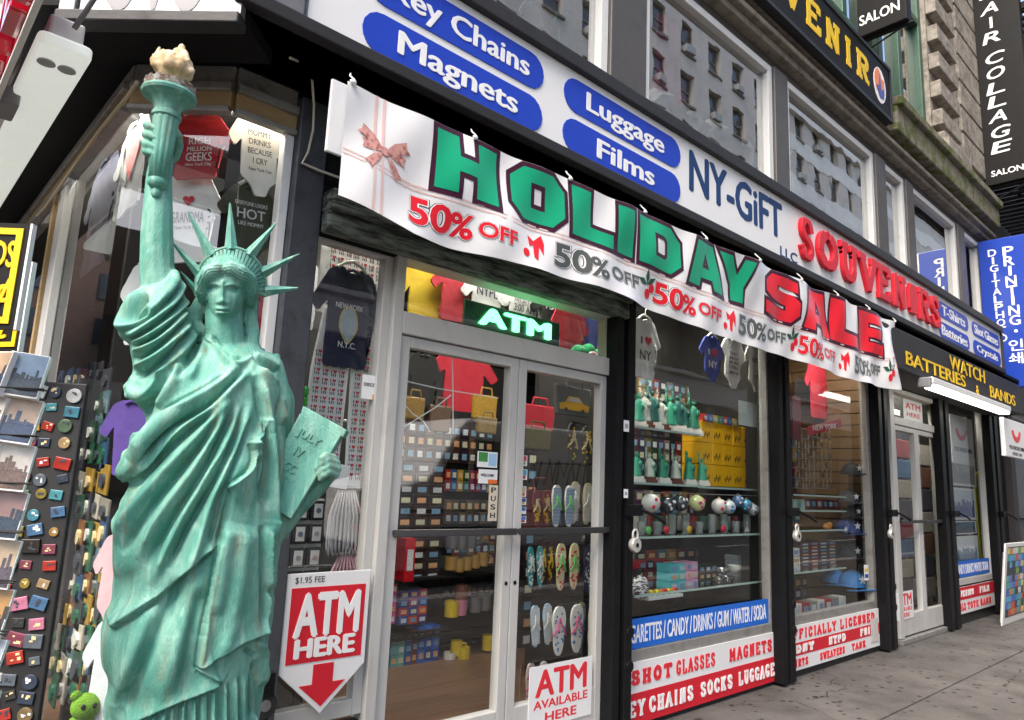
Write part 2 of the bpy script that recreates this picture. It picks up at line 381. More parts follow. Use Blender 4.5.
# unseen fluorescent tubes, added on the shop ceiling to brighten the goods
LAMP = mat('added_tube', (1, .97, .9), .4, 0, emit=30)
for x0, x1, y in ((2.1, 3.5, .16), (2.2, 4.2, 1.2), (3.95, 5.6, .14), (6.2, 7.9, .14), (8.6, 9.9, .2), (10.5, 11.9, .14), (1.48, 1.86, .14), (1.05, 1.27, .10)):
    hs = part(G().box(x0, x1, y-.04, y+.04, 3.155, 3.178), 'added_ceiling_light', WHITEF); part(G().box(x0+.03, x1-.03, y-.03, y+.03, 3.138, 3.153), 'tube', LAMP, hs)
hs = part(G().box(.705, .755, .5, 2.9, 3.163, 3.179), 'added_ceiling_light', WHITEF); part(G().box(.71, .745, .53, 2.87, 3.15, 3.161), 'tube', LAMP, hs)
# upper floor: bronze piers, white window frames, stone courses
ZS, ZH = 4.10, 5.52
part(G().box(.9, 13.0, .02, .2, 3.3, ZS).box(.9, 13, .02, .2, ZH, 5.62), 'spandrel', BROWNM)
for a, b in ((1.2, 1.4), (3.53, 3.94), (5.93, 6.19), (8.36, 8.66), (9.34, 9.60), (11.40, 11.72), (12.55, 13.0)):
    part(G().box(a, b, -.03, .2, ZS, ZH), 'upper_pier', BROWNM, bevel=.01)
for a, b in ((1.4, 3.53), (3.94, 5.93), (6.19, 8.36), (8.66, 9.34), (9.60, 11.40), (11.72, 12.55)):
    f = window(a+.003, b-.003, ZS, ZH-.002, (.07, .075, .06, .07), .0, .1, WHITEF, GLU)
part(G().box(.9, 13, 1.6, 1.66, 3.3, 6), 'upper_back_wall', mat('room_dim', (.09, .085, .08), .8))
part(G().box(.9, 13, .2, 1.6, 3.3, 3.4), 'upper_room_floor', DARKIN)
g = G(); g.box(1.0, 13.02, -.08, .2, 5.625, 5.70); g.box(1.0, 13.02, -.14, .2, 5.70, 5.76); g.box(1.0, 13.02, -.05, .2, 5.76, 5.86); part(g, 'stone_course', STONE, bevel=.012)
part(G().box(1.0, 8.62, -.12, .2, 5.862, 6.6), 'stone_band', STONE, bevel=.01)
g = G(); g.box(8.624, 13.05, -.2, .2, 5.862, 6.18); g.box(8.624, 13.05, -.26, .2, 6.182, 6.3); part(g, 'mossy_ledge', MOSS, bevel=.02)
# second floor: quoined piers and green sash windows
def wall_block(x0, x1, z0, z1, y0=0, y1=.3): return G().box(x0, x1, y0, y1, z0, z1)
part(wall_block(1.0, 3.2, 6.602, 13, .05).box(5.2, 8.3, .05, .3, 6.602, 7.0).box(5.2, 7.05, .05, .3, 7.0, 13), 'upper_wall', STONEL)
def sash(x0, x1, z0, z1):
    f = part(bars(x0, x1, z0, z1, (.12, .12, .12, .14), .06, .2, mid=(((x0+x1)/2-.06, (x0+x1)/2+.06),), hor=(((z0+z1)/2-.05, (z0+z1)/2+.05),)), 'window', GREENF, bevel=.01)
    pane(x0+.1, x1-.1, z0+.1, z1-.1, .15, GLU, f)
sash(3.2, 5.2, 6.602, 10); sash(7.05, 8.7, 7.0, 10.4); sash(8.75, 10.6, 6.302, 10.4)
part(G().box(8.66, 8.8, -.02, .3, 6.302, 10.4), 'window_post', GREENF, bevel=.01)
part(G().box(3.2, 10.6, .1, .3, 10.4, 13), 'upper_wall', STONEL)
g = G(); g.box(10.6, 13.05, .0, .3, 6.302, 13)
for k in range(14):
    z = 6.75+k*.44
    g.box(10.62, 11.5, -.14, -.002, z, z+.24); g.box(11.9, 13.04, -.06, -.002, z-.02, z+.38)
g.box(10.55, 11.6, -.22, -.002, 6.302, 6.5); g.box(10.58, 11.55, -.17, -.002, 6.502, 6.62)
part(g, 'quoins', STONEL, bevel=.012)
# ------------------------------------------------------------------ signs
WSIGN = mat('sign_white', (.77, .77, .765), .38, .04, 3, col2=(.68, .67, .64), mix2=(.6, .85))
BLUE = mat('sign_blue', (.018, .06, .46), .35, .06, 6, spec=.22); NAVY = mat('sign_navy', (.015, .05, .15), .4, .08, 6, spec=.22)
RED = mat('sign_red', (.62, .02, .035), .4, .08, 6, spec=.22); REDV = mat('vinyl_red', (.70, .035, .05), .4, .07, 8, spec=.22)
WHITE = mat('letter_white', (.83, .83, .82), .45, .04, 8, spec=.22); BLK = mat('letter_black', (.015, .015, .016), .45, .2, 8, spec=.22)
YEL = mat('letter_yellow', (.78, .50, .02), .45, .08, 8, spec=.22); BSIGN = mat('sign_black', (.012, .012, .012), .55, .25, 5, spec=.12)
GREYL = mat('letter_grey', (.17, .17, .18), .45, .1, 8); CBLUE = mat('decal_blue', (.015, .14, .58), .35, .05, 6, spec=.22)
SY = -.45
def X(u, v, y): return float(on_y(u, v, y)[0])
def Zp(u, v, y): return float(on_y(u, v, y)[2])
def slab_part(p, name, m, pts, z0, z1, M=None, bevel=0, **k):
    return G().prism(pts, z0, z1).build(name, m, p, M, bevel=bevel, **k)
def rect(x0, x1, y0, y1): return [(x0, y0), (x1, y0), (x1, y1), (x0, y1)]
def text_part(p, name, m, items, depth=.003, z=0.0, **kw):
    for it in items:
        s, cx, cy, w, h = it[:5]; b = it[5] if len(it) > 5 else .025
        o = G().text(s, cx, cy, w, h, z, depth, b, **kw).build(name, m, p)
    return o
# slab-serif capitals, drawn as heavy strokes with feet
SL = {'A': [[(0, 0), (.5, 1), (1, 0)], [(.22, .36), (.78, .36)], 'f0', 'f1'], 'B': [[(.15, 0), (.15, 1)], [(.15, 1), (.7, .98), (.82, .78), (.7, .55), (.15, .53)], [(.15, .53), (.78, .5), (.92, .27), (.78, .03), (.15, 0)]],
      'C': [[(.95, .72), (.8, .95), (.5, 1), (.15, .85), (.03, .5), (.15, .15), (.5, 0), (.8, .05), (.97, .28)]], 'D': [[(.15, 0), (.15, 1)], [(.0, 1), (.6, 1), (.9, .8), (.97, .5), (.9, .2), (.6, 0), (0, 0)]],
      'E': [[(.15, 0), (.15, 1)], [(0, 1), (.92, 1), (.92, .8)], [(.15, .52), (.7, .52)], [(0, 0), (.95, 0), (.95, .22)]], 'F': [[(.15, 0), (.15, 1)], [(0, 1), (.92, 1), (.92, .8)], [(.15, .52), (.7, .52)], 'l0'],
      'G': [[(.95, .74), (.8, .95), (.5, 1), (.15, .85), (.03, .5), (.15, .15), (.5, 0), (.85, .08), (.88, .42)], [(.6, .42), (1.02, .42)]], 'H': [[(.15, 0), (.15, 1)], [(.85, 0), (.85, 1)], [(.15, .5), (.85, .5)], 'l0', 'l1', 'r0', 'r1'],
      'I': [[(.5, 0), (.5, 1)], [(.2, 1), (.8, 1)], [(.2, 0), (.8, 0)]], 'K': [[(.15, 0), (.15, 1)], [(.88, 1), (.2, .48)], [(.36, .6), (.9, 0)], 'l0', 'l1', 'r0', 'r1'], 'L': [[(.15, 0), (.15, 1)], [(0, 0), (.93, 0), (.93, .28)], 'l1'],
      'M': [[(.12, 0), (.12, 1), (.5, .3), (.88, 1), (.88, 0)], 'l0', 'r0'], 'N': [[(.15, 0), (.15, 1), (.85, 0), (.85, 1)], 'l0', 'r1'], 'O': [[(.5, 1), (.15, .85), (.03, .5), (.15, .15), (.5, 0), (.85, .15), (.97, .5), (.85, .85), (.5, 1)]],
      'P': [[(.15, 0), (.15, 1)], [(0, 1), (.7, 1), (.92, .86), (.92, .62), (.7, .48), (.15, .48)], 'l0'], 'R': [[(.15, 0), (.15, 1)], [(0, 1), (.7, 1), (.9, .86), (.9, .66), (.7, .52), (.15, .52)], [(.5, .52), (.82, .06), (1.02, .0)], 'l0'],
      'S': [[(.9, .74), (.78, .95), (.5, 1), (.2, .95), (.1, .76), (.25, .57), (.75, .44), (.92, .25), (.8, .05), (.5, 0), (.2, .05), (.07, .27)]], 'T': [[(.5, 0), (.5, 1)], [(.02, .78), (.02, 1), (.98, 1), (.98, .78)], [(.28, 0), (.72, 0)]],
      'U': [[(.15, 1), (.15, .3), (.28, .06), (.5, 0), (.72, .06), (.85, .3), (.85, 1)], 'l1', 'r1'], 'V': [[(.05, 1), (.5, 0), (.95, 1)], 'l1', 'r1'], 'W': [[(0, 1), (.25, 0), (.5, .8), (.75, 0), (1, 1)], 'l1', 'r1'], 'Y': [[(.05, 1), (.5, .48), (.95, 1)], [(.5, .48), (.5, 0)], [(.28, 0), (.72, 0)], 'l1', 'r1'],
      'X': [[(.05, 1), (.95, 0)], [(.95, 1), (.05, 0)], 'l0', 'l1', 'r0', 'r1'], '/': [[(.2, 0), (.8, 1)]], '-': [[(.2, .5), (.8, .5)]], ' ': []}
def chaikin(P, n=2):
    for _ in range(n):
        Q = [P[0]]
        for a, b in zip(P, P[1:]): Q += [(a[0]*.75+b[0]*.25, a[1]*.75+b[1]*.25), (a[0]*.25+b[0]*.75, a[1]*.25+b[1]*.75)]
        P = Q+[P[-1]]
    return P
def serif(g, body, cx, cy, w, h, z=0.0, depth=.003, t=.2, gap=.16, fn=None, feet=True):
    """Slab-serif lettering fitted to a box; strokes are solid bars a little apart in height so they never share a face."""
    n = len(body); adv = [(.62 if c == 'I' else .5 if c == ' ' else .45 if c == '/' else 1.15 if c in 'MW' else .95) for c in body]
    tot = sum(adv)+gap*(n-1); s = w/tot; x = cx-w/2; lev = 0
    tv = t*min(1, h/s*1.0); 
    for c, a in zip(body, adv):
        cw = a*s; e = t*.5*s
        st = [q for q in SL.get(c, []) if isinstance(q, list)]; fe = [q for q in SL.get(c, []) if isinstance(q, str)]
        if feet:
            for q in fe:
                yy = 0 if q[1] == '0' else 1
                if c == 'A': xx = 0 if q == 'f0' else 1; yy = 0
                else: xx = {'l': .15, 'r': .85}[q[0]] if c not in 'VWYX' else {'l': .05, 'r': .95}[q[0]]
                st = st+[[(xx-.2, yy), (xx+.2, yy)]]
        for pl in st:
            if len(pl) > 5: pl = chaikin(pl)
            P = [Vector((x+e+px*(cw-2*e), cy-h/2+e+py*(h-2*e), 0)) for px, py in pl]
            for a_, b_ in zip(P, P[1:]):
                d = (b_-a_); L_ = d.length
                if L_ < 1e-6: continue
                d /= L_; nn = Vector((-d.y, d.x, 0))*e*(1.0 if abs(d.y) > .4 else .72); aa = a_-d*e*.35; bb = b_+d*e*.35; lev = (lev+1) % 11
                zz = z+depth+lev*.00025
                q = [aa-nn, bb-nn, bb+nn, aa+nn]
                lo = [(p.x, p.y, z) for p in q]; hi = [(p.x, p.y, zz) for p in q]
                if fn: lo = [fn(*p) for p in lo]; hi = [fn(*p) for p in hi]
                g.hexa(lo, hi)
        x += cw+gap*s
    return g
# -- long white fascia sign -------------------------------------------------
x0, x1, z0, z1 = .86, 11.46, 3.262, 3.86
FS = thing('fascia_sign', 'long white shop sign with blue pills and raised red lettering above the holiday banner', 'sign', frame((0, SY, 0)))
slab_part(FS, 'cabinet', GREYM, rect(x0+.01, x1-.01, z0+.045, z1-.005), -.42, -.03)
slab_part(FS, 'face_panel', WSIGN, rect(1.12, x1-.045, z0+.062, z1-.032), -.03, -.008)
slab_part(FS, 'end_cap', GREYM, rect(x0-.012, 1.10, z0+.062, z1-.032), -.03, .012, bevel=.01)
g = G(); g.prism(rect(x0-.03, x1, z0, z0+.06), -.43, .03).prism(rect(x0-.03, x1, z1-.03, z1+.055), -.43, .03).prism(rect(x1-.04, x1, z0+.062, z1-.032), -.43, .02); g.build('trim', CHAR, FS, bevel=.006)
pr = [((360, 60), (545, 60), 3.578, 3.782, 'Key Chains'), ((360, 60), (545, 60), 3.335, 3.535, 'Magnets'), ((563, 140), (681, 160), 3.578, 3.782, 'Luggage'), ((563, 140), (681, 160), 3.335, 3.535, 'Films')]
def pil(p, a, b, c, d, s, th):
    q = slab_part(p, 'pill', BLUE, pill(a, b, c, d), -.008, -.003); w = (b-a)*min(.86, .09*len(s)+.04)
    if s == 'Key Chains': w = (b-a)*.8
    text_part(q, 'lettering', WHITE, [(s, (a+b)/2, (c+d)/2-(.01 if 'g' in s or 'y' in s else 0), w, th, .03)], .003, -.003)
for a, b, c, d, s in pr: pil(FS, X(*a, SY), X(*b, SY), c, d, s, .15 if s != 'Films' else .12)
a, b, c_, d_ = X(940, 335, SY), X(970, 345, SY), X(974, 350, SY), X(1001, 358, SY)
for q, r, s, hi in ((a, b, 'T-Shirts', 1), (a, b, 'Batteries', 0), (c_, d_, 'Shot Glasses', 1), (c_, d_, 'Crystals', 0)): pil(FS, q, r, 3.585 if hi else 3.345, 3.77 if hi else 3.53, s, .12)
xn0, xn1 = X(690, 190, SY), X(783, 225, SY)
text_part(FS, 'lettering', NAVY, [('NY-GiFT', (xn0+xn1)/2, 3.63, xn1-xn0, .30, .035), ('LLC', (X(781, 250, SY)+X(798, 260, SY))/2, 3.385, X(798, 260, SY)-X(781, 250, SY), .085, .01)], .003, -.008)
sx = [798, 815, 838, 857, 874, 889, 903, 914, 926]; sx2 = [813, 837, 856, 875, 889, 903, 915, 926, 936]
for ch, a, b in zip('SOUVENIRS', sx, sx2):
    xa, xb = X(a, 270, SY), X(b, 270, SY); g = G()
    serif(g, ch, (xa+xb)/2, 3.585, (xb-xa)*.98, .38, -.007, .036, .22 if ch != 'I' else .4, 0)
    g.build('channel_letter', RED, FS, bevel=.004)
# -- chamfer sign and side street signs -------------------------------------
cn = np.array([-.7071, -.7071, 0]); cp = np.array([.86, SY, 0])
A = on_plane(75, 12, cp, cn); ln = float(np.linalg.norm((A-cp)[:2]))
CS = thing('corner_sign', 'white sign across the cut corner with grey letters, directly above the torch', 'sign', frame((float(A[0]), float(A[1]), 0), (1, -1, 0)))
slab_part(CS, 'cabinet', BLACK, rect(-.03, ln+.0, 3.20, 3.9), -.3, -.03)
slab_part(CS, 'face_panel', WSIGN, rect(.01, ln-.07, 3.215, 3.83), -.03, -.008)
slab_part(CS, 'end_cap', GREYM, rect(ln-.065, ln-.004, 3.215, 3.9), -.03, .01); slab_part(CS, 'end_cap', GREYM, rect(-.06, .0, 3.215, 3.9), -.03, .01)
slab_part(CS, 'trim', CHAR, rect(-.06, ln-.002, 3.165, 3.212), -.05, .03, bevel=.006)
text_part(CS, 'lettering', GREYL, [('SVS', .30, 3.43, .38, .40, .03)], .003, -.008)
SSX = .22
SS = thing('side_sign', 'red sign with glossy raised letters and white edging, top left corner', 'sign', frame((SSX, 0, 0), (0, -1, 0)))
pA, pB = on_x(35, 0, SSX), on_x(0, 92, SSX); pC = on_x(17, 0, SSX)
zb = float((pA[2]+pB[2])/2); ya, yb = -float(pB[1]), -float(pA[1])+.12
hh = float(pC[2]-pA[2])*.9
slab_part(SS, 'face_panel', mat('deep_red', (.28, .005, .02), .3, .2, 6), rect(ya-.8, yb, zb, zb+.3), -.014, 0, bevel=.008)
slab_part(SS, 'edging', WHITEF, rect(ya-.8, yb, zb-.018, zb-.002), -.012, .008, bevel=.004); slab_part(SS, 'edging', WHITEF, rect(ya-.8, yb, zb+.302, zb+.325), -.06, .015, bevel=.004)
g = G(); 
for k in range(9): g.text('SOUVENIRS'[k], ya-.55+k*.24, zb+.15, .2, .22, .0, .05, .03)
g.build('raised_letters', mat('gloss_red', (.5, .01, .03), .12, .1, coat=1.0), SS, bevel=.006)
GP = G().box(.36, .40, .27, 1.3, 3.3, 3.9); GP.build('side_panel', GREYM, CS, world=True)
# -- white fluorescent housings under the corner soffit ---------------------
LH = mat('light_diffuser', (.74, .80, .77), .35, .06, 6, .1, 30, col2=(.6, .64, .61), mix2=(.6, .8), emit=.16)
lz = 2.93
q1, q2 = on_z(92, 62, lz), on_z(36, 42, lz); q3 = on_z(0, 212, lz)
lx1 = float(q1[0]); lx0 = float(q2[0]); ly = float((q1[1]+q2[1])/2)
LF = thing('light_fixture', 'long white fluorescent housing slung under the corner soffit, top left', 'light fixture', (lx1-.1, ly, lz))
w_ = lx1-lx0
G().prism([(lx0, ly), (lx0+.02, ly-.015), (lx1-.02, ly-.015), (lx1, ly), (lx1, ly+2.6), (lx0, ly+2.6)], lz, lz+.05).build('diffuser', LH, LF, world=True, bevel=.015)
G().prism([(lx0+.03, ly+.02), (lx1-.03, ly+.02), (lx1-.03, ly+2.58), (lx0+.03, ly+2.58)], lz+.052, lz+.14).build('housing', WHITEF, LF, world=True, bevel=.01)
for f_ in (.3, .68): G().lathe([(.03, 0), (.026, .012)], (lx0+w_*f_, ly+.12, lz-.006), 16).build('lamp_holder', mat('holder_grey', (.35, .37, .36), .5), LF, world=True)
for yy in (.35, 1.9): G().tube([((lx0+lx1)/2, ly+yy, lz+.13), ((lx0+lx1)/2, ly+yy, 3.27)], .012, 6).build('hanger_rod', ALUD, LF, world=True)
pc = on_z(5, 98, 2.9); bx_, by_ = float(pc[0]), float(pc[1])
L2 = thing('light_fixture', 'narrow white tube fitting with a grey ballast box, hung beyond the wide housing', 'light fixture', (bx_, by_, 2.9))
G().box(bx_-.05, bx_+.03, by_+.2, by_+2.2, 2.9, 2.95).build('housing', WHITEF, L2, world=True, bevel=.008)
G().box(bx_-.05, bx_+.05, by_, by_+.18, 2.88, 2.96).build('ballast_box', GREYM, L2, world=True, bevel=.01)
G().tube([(bx_, by_+.05, 2.96), (bx_+.02, by_, 3.05), (bx_+.01, by_-.04, 3.26)], .010, 6).build('chain', ALUD, L2, world=True)
cab = G(); cab.tube([(lx0+w_*.6, ly+.0, lz+.1), (lx0+w_*.8, ly-.08, lz+.2), (lx0+w_*1.1, ly-.1, 3.2), (lx0+w_*1.4, ly-.02, 3.26)], .010, 8)
cab.build('power_lead', GREYM, LF, world=True)
cw_ = mat('cream_cable', (.62, .57, .47), .5, .1)
pts = [on_y(u, v, y) for u, v, y in ((290, 58, -.30), (303, 63, -.2), (312, 80, -.15), (314, 105, -.12), (313, 130, -.10), (308, 152, -.09), (302, 163, -.085), (318, 170, -.085), (340, 178, -.09), (360, 190, -.12))]
tag(G().tube(pts, .006, 6).build('cable', cw_), 'cream cable drooping down the corner post left of the holiday banner', 'cable')
pts = [on_x(u, v, .64) for u, v in ((137, 82), (128, 96), (100, 130), (70, 172), (45, 208), (37, 216))]
tag(G().tube(pts, .008, 6).build('cable', mat('tan_cable', (.45, .38, .25), .55)), 'tan cable running along the top of the side street window', 'cable')
# -- holiday banner ----------------------------------------------------------
BY = -.49; bx0, bx1 = X(341, 150, BY), X(897, 355, BY); BL = bx1-bx0; bh = .575
def bsurf(u, v, o=0.0):
    """Point on the banner cloth: u metres along, v metres up from its lower hem; o stands off the cloth."""
    k = u/BL; q = v/bh
    top = 3.115+.115*k-.010*math.sin(k*math.pi*9)**2*1.0; bot = 2.545-.005*k+.022*math.sin(k*5.2+.4)-.012*math.sin(k*17)+.06*max(0, .06-k)/.06+.05*max(0, k-.8)*math.sin(k*38)
    z = bot+(top-bot)*q
    y = BY-.013*math.sin(k*math.pi*9+.6)*(1-q)*.8-.010*math.sin((k*BL*1.7+q*.9)*5.1)-.006*math.sin((k*BL*2.3-q*.8)*7.3+1)-.016*math.sin(k*47+q*2.5)*(.3+.7*(1-q))-.03*(1-q)*math.sin(k*8.2)-.05*max(0, k-.78)*math.sin((k-.78)*75)*(1-q)*2+.012*math.sin(q*5+k*22)*.6
    return (bx0+u, y-o, z)
def bfn(x, y, z): return bsurf(x, y, z)
VIN = mat('banner_vinyl', (.76, .75, .745), .3, .03, 4, col2=(.70, .68, .67), mix2=(.6, .85), coat=.3, spec=.4)
BN = thing('banner', 'white vinyl holiday sale banner tied below the long white fascia sign', 'banner', (bx0, BY, 2.8))
def two_sided(fn, nu, nv, t):
    g = G(); g.grid(lambda a, b: fn(a, b, 0), nu, nv); n = len(g.v)
    g.grid(lambda a, b: fn(a, b, -t), nu, nv)
    return g
two_sided(lambda a, b, o: bsurf(a*BL, b*bh, o), 560, 30, .002).build('sheet', VIN, BN, world=True, smooth=True)
def bu(u, v): return X(u, v, BY)-bx0
PINKP = mat('print_pink', (.72, .40, .37), .3, .12, 20); MAROON = mat('print_maroon', (.05, .012, .03), .35, .1, spec=.25); BGREEN = mat('print_green', (.004, .33, .17), .3, .05, 4, coat=.08, spec=.25); BRED = mat('print_red', (.72, .02, .035), .3, .05, 4, coat=.08, spec=.25); DGREY = mat('print_grey', (.09, .10, .095), .35, .1, spec=.25)
LG = {'H': [[(0, 0), (.34, 0), (.34, .36), (.62, .36), (.62, 0), (1, 0), (1, 1), (.66, 1), (.66, .64), (.36, .64), (.36, 1), (0, 1)]],
      'O': [[(.22, 0), (.78, 0), (1, .24), (1, .76), (.78, 1), (.22, 1), (0, .76), (0, .24)], [(.38, .27), (.36, .72), (.62, .72), (.64, .27)]],
      'L': [[(0, 0), (1, 0), (1, .3), (.45, .3), (.45, 1), (0, 1)]], 'I': [[(0, 0), (1, 0), (1, 1), (0, 1)]],
      'D': [[(0, 0), (.75, 0), (1, .24), (1, .76), (.75, 1), (0, 1)], [(.36, .26), (.36, .74), (.60, .74), (.66, .66), (.66, .34), (.60, .26)]],
      'A': [[(0, 0), (.32, 0), (.36, .2), (.66, .2), (.69, 0), (1, 0), (.76, 1), (.26, 1)], [(.41, .44), (.5, .76), (.6, .44)]],
      'Y': [[(.33, 0), (.68, 0), (.68, .36), (1, 1), (.68, 1), (.51, .62), (.34, 1), (0, 1), (.33, .36)]],
      'S': [[(.0, .06), (.3, 0), (.78, 0), (1, .2), (1, .5), (.8, .64), (.36, .68), (.36, .76), (.94, .70), (.94, .95), (.66, 1), (.2, 1), (.02, .8), (.02, .54), (.2, .42), (.64, .36), (.64, .26), (.0, .34)]],
      'E': [[(0, 0), (1, 0), (1, .27), (.42, .27), (.42, .38), (.9, .38), (.9, .62), (.42, .62), (.42, .73), (1, .73), (1, 1), (0, 1)]]}
def block(ch, x0, x1, y0, y1, off):
    cu = bpy.data.curves.new('letter', 'CURVE'); cu.dimensions = '2D'; cu.fill_mode = 'FRONT'; cu.offset = off
    for pl in LG[ch]:
        s = cu.splines.new('POLY'); s.points.add(len(pl)-1); s.use_cyclic_u = True
        for p, (a, b) in zip(s.points, pl): p.co = (x0+a*(x1-x0), y0+b*(y1-y0), 0, 1)
    ob = bpy.data.objects.new('letter', cu); me = ob.to_mesh(); bm = bmesh.new(); bm.from_mesh(me)
    for i in range(1, 14):
        bmesh.ops.bisect_plane(bm, geom=bm.verts[:]+bm.edges[:]+bm.faces[:], plane_co=(x0+(x1-x0)*i/14, 0, 0), plane_no=(1, 0, 0))
        bmesh.ops.bisect_plane(bm, geom=bm.verts[:]+bm.edges[:]+bm.faces[:], plane_co=(0, y0+(y1-y0)*i/14, 0), plane_no=(0, 1, 0))
    bm.verts.index_update(); V = [v.co[:] for v in bm.verts]; F = [tuple(v.index for v in f.verts) for f in bm.faces]; bm.free(); ob.to_mesh_clear(); bpy.data.objects.remove(ob); bpy.data.curves.remove(cu); return V, F
LET = [('H', 433, 498, 170), ('O', 509, 564, 205), ('L', 569, 612, 230), ('I', 615, 633, 240), ('D', 638, 681, 255), ('A', 687, 724, 275), ('Y', 721, 755, 290), ('S', 767, 799, 315), ('A', 803, 832, 335), ('L', 832, 858, 345), ('E', 860, 880, 355)]
for i, (ch, a, b, v) in enumerate(LET):
    xa, xb = bu(a, v), bu(b, v); yt = bh*.955; yb = bh*(.445 if i < 7 else .42); pa = None
    for off, o in ((-.002, .0036), (.024, .0022)):
        V, F = block(ch, xa+.004, xb-.004, yb, yt, off); q = G(); q.add([bfn(x, y, o) for x, y, _ in V], F)
        if pa is None: pa = q.build('letter', BGREEN if i < 7 else BRED, BN, world=True)
        else: q.build('letter_outline', MAROON, pa, world=True)
OFFS = [(405, 517, 236, 1), (550, 642, 275, 0), (655, 725, 300, 1), (740, 791, 326, 0), (801, 838, 350, 1), (852, 880, 368, 0)]
for a, b, v, red in OFFS:
    xa, xb = bu(a, v), bu(b, v); w = xb-xa; gk, go, g1, g2 = G(), G(), G(), G()
    for tgt, bd, o in ((gk, .074, .0020), (go, .058, .0027), (g1 if red else g2, .030, .0034)):
        tgt.text('50', xa+w*.19, bh*.205, w*.36+bd*.15, bh*.22+bd*.24, o, 0, bd, fn=bfn, cut=10); tgt.text('%', xa+w*.455, bh*.195, w*.19+bd*.15, bh*.19+bd*.24, o, 0, bd, fn=bfn, cut=8)
        tgt.text('OFF', xa+w*.775, bh*.215, w*.36+bd*.15, bh*.125+bd*.2, o, 0, bd, fn=bfn, cut=12)
    pa = (g1 if red else g2).build('discount_lettering', BRED if red else DGREY, BN, world=True); go.build('white_outline', WHITE, pa, world=True); gk.build('black_outline', BLK, pa, world=True)
def on_banner(g, pts, o=.004, n=1):
    o = o*.6
    g.add([bfn(x, y, o) for x, y in pts], [tuple(range(len(pts)))])
gp = G()
xr = bu(376, 170)
for dx in (-.028, .012):
    for k in range(10): on_banner(gp, [(xr+dx, bh*k/10), (xr+dx+.014, bh*k/10), (xr+dx+.014, bh*(k+1)/10), (xr+dx, bh*(k+1)/10)], .003)
for yy in (.40, .365):
    for k in range(70):
        a, b = BL*k/70, BL*(k+1)/70; on_banner(gp, [(a, bh*yy), (b, bh*yy), (b, bh*(yy+.014)), (a, bh*(yy+.014))], .0026)
gp.build('printed_ribbon', mat('print_pale_pink', (.72, .50, .46), .3, .1), BN, world=True)
def bow(cx, cy, s, m):
    g = G()
    for sg in (-1, 1):
        for k, (a, l, wd) in enumerate(((.5, 1.0, .42), (-.05, .8, .34), (-.9, .95, .3))):
            c, n = math.cos(a), math.sin(a); L_ = s*l
            pts = [(cx, cy), (cx+sg*(c*L_*.5-n*wd*s*.5), cy+n*L_*.5+c*wd*s*.5), (cx+sg*(c*L_-n*wd*s*.55), cy+n*L_+c*wd*s*.5), (cx+sg*(c*L_*.92), cy+n*L_*.92), (cx+sg*(c*L_+n*wd*s*.4), cy+n*L_-c*wd*s*.45), (cx+sg*(c*L_*.5+n*wd*s*.35), cy+n*L_*.5-c*wd*s*.35)]
            on_banner(g, pts if sg > 0 else pts[::-1], .0045+.0007*k)
    on_banner(g, circle(cx, cy, s*.16, n=10), .008); g.build('printed_bow', m, BN, world=True)
bow(bu(381, 182), bh*.55, .14, mat('print_bow', (.60, .30, .26), .35, .35, 30, col2=(.30, .10, .09), mix2=(.5, .62))); bow(bu(892, 372), bh*.40, .17, mat('print_bow_pale', (.70, .36, .34), .35, .3, 30, col2=(.76, .66, .64), mix2=(.45, .6)))
gg2 = G()
for u, v in ((532, 257), (732, 315), (845, 360)):
    gq = G(); cx = bu(u, v); s = .055+.0*u
    on_banner(gq, [(cx-s*1.0, bh*.30), (cx-s*.2, bh*.26), (cx+s*.9, bh*.34), (cx+s*1.2, bh*.26), (cx+s*1.0, bh*.14), (cx+s*.5, bh*.22), (cx+s*.2, bh*.08), (cx-s*.3, bh*.1), (cx-s*.3, bh*.22), (cx-s*.8, bh*.2)], .004)
    on_banner(gq, circle(cx-s*1.3, bh*.13, s*.42, n=10), .0045); gq.build('printed_gift', BRED, BN, world=True)
for u, v in ((648, 298), (796, 345), (885, 380)):
    gq, gg2 = G(), G(); cx = bu(u, v); on_banner(gq, circle(cx+.01, bh*.15, .03, n=10), .005); on_banner(gq, circle(cx+.05, bh*.22, .028, n=10), .0055)
    for a in (.6, 1.6, 2.9): on_banner(gg2, [(cx, bh*.24), (cx+.05*math.cos(a+.4), bh*.24+.05*math.sin(a+.4)), (cx+.10*math.cos(a), bh*.24+.10*math.sin(a)), (cx+.05*math.cos(a-.4), bh*.24+.05*math.sin(a-.4))], .0042+.0004*a)
    pa = gq.build('printed_berries', BRED, BN, world=True); gg2.build('printed_holly', mat('print_dark_green', (.02, .09, .05), .35), pa, world=True)
for k in range(10):
    u = BL*(k+.03)/9.06; p = bsurf(u, bh*.985, .002)
    q = G(); q.tube([p, (p[0]+.006, p[1]-.006, p[2]+.02), (p[0]-.008, p[1]+.01, p[2]+.04), (p[0]+.01, p[1]+.04, p[2]+.07)], .004, 6); q.ell((p[0], p[1]-.008, p[2]+.008), (.016, .01, .010), 8, 6); q.build('tie', WHITE, BN, world=True)
px = X(328, 120, -.455); px1 = X(346, 120, -.455)
tag(G().box(px, px1, -.46, -.445, 2.80, 3.12).build('bracket_panel', WSIGN, bevel=.004), 'blank white metal panel behind the left end of the banner', 'panel')
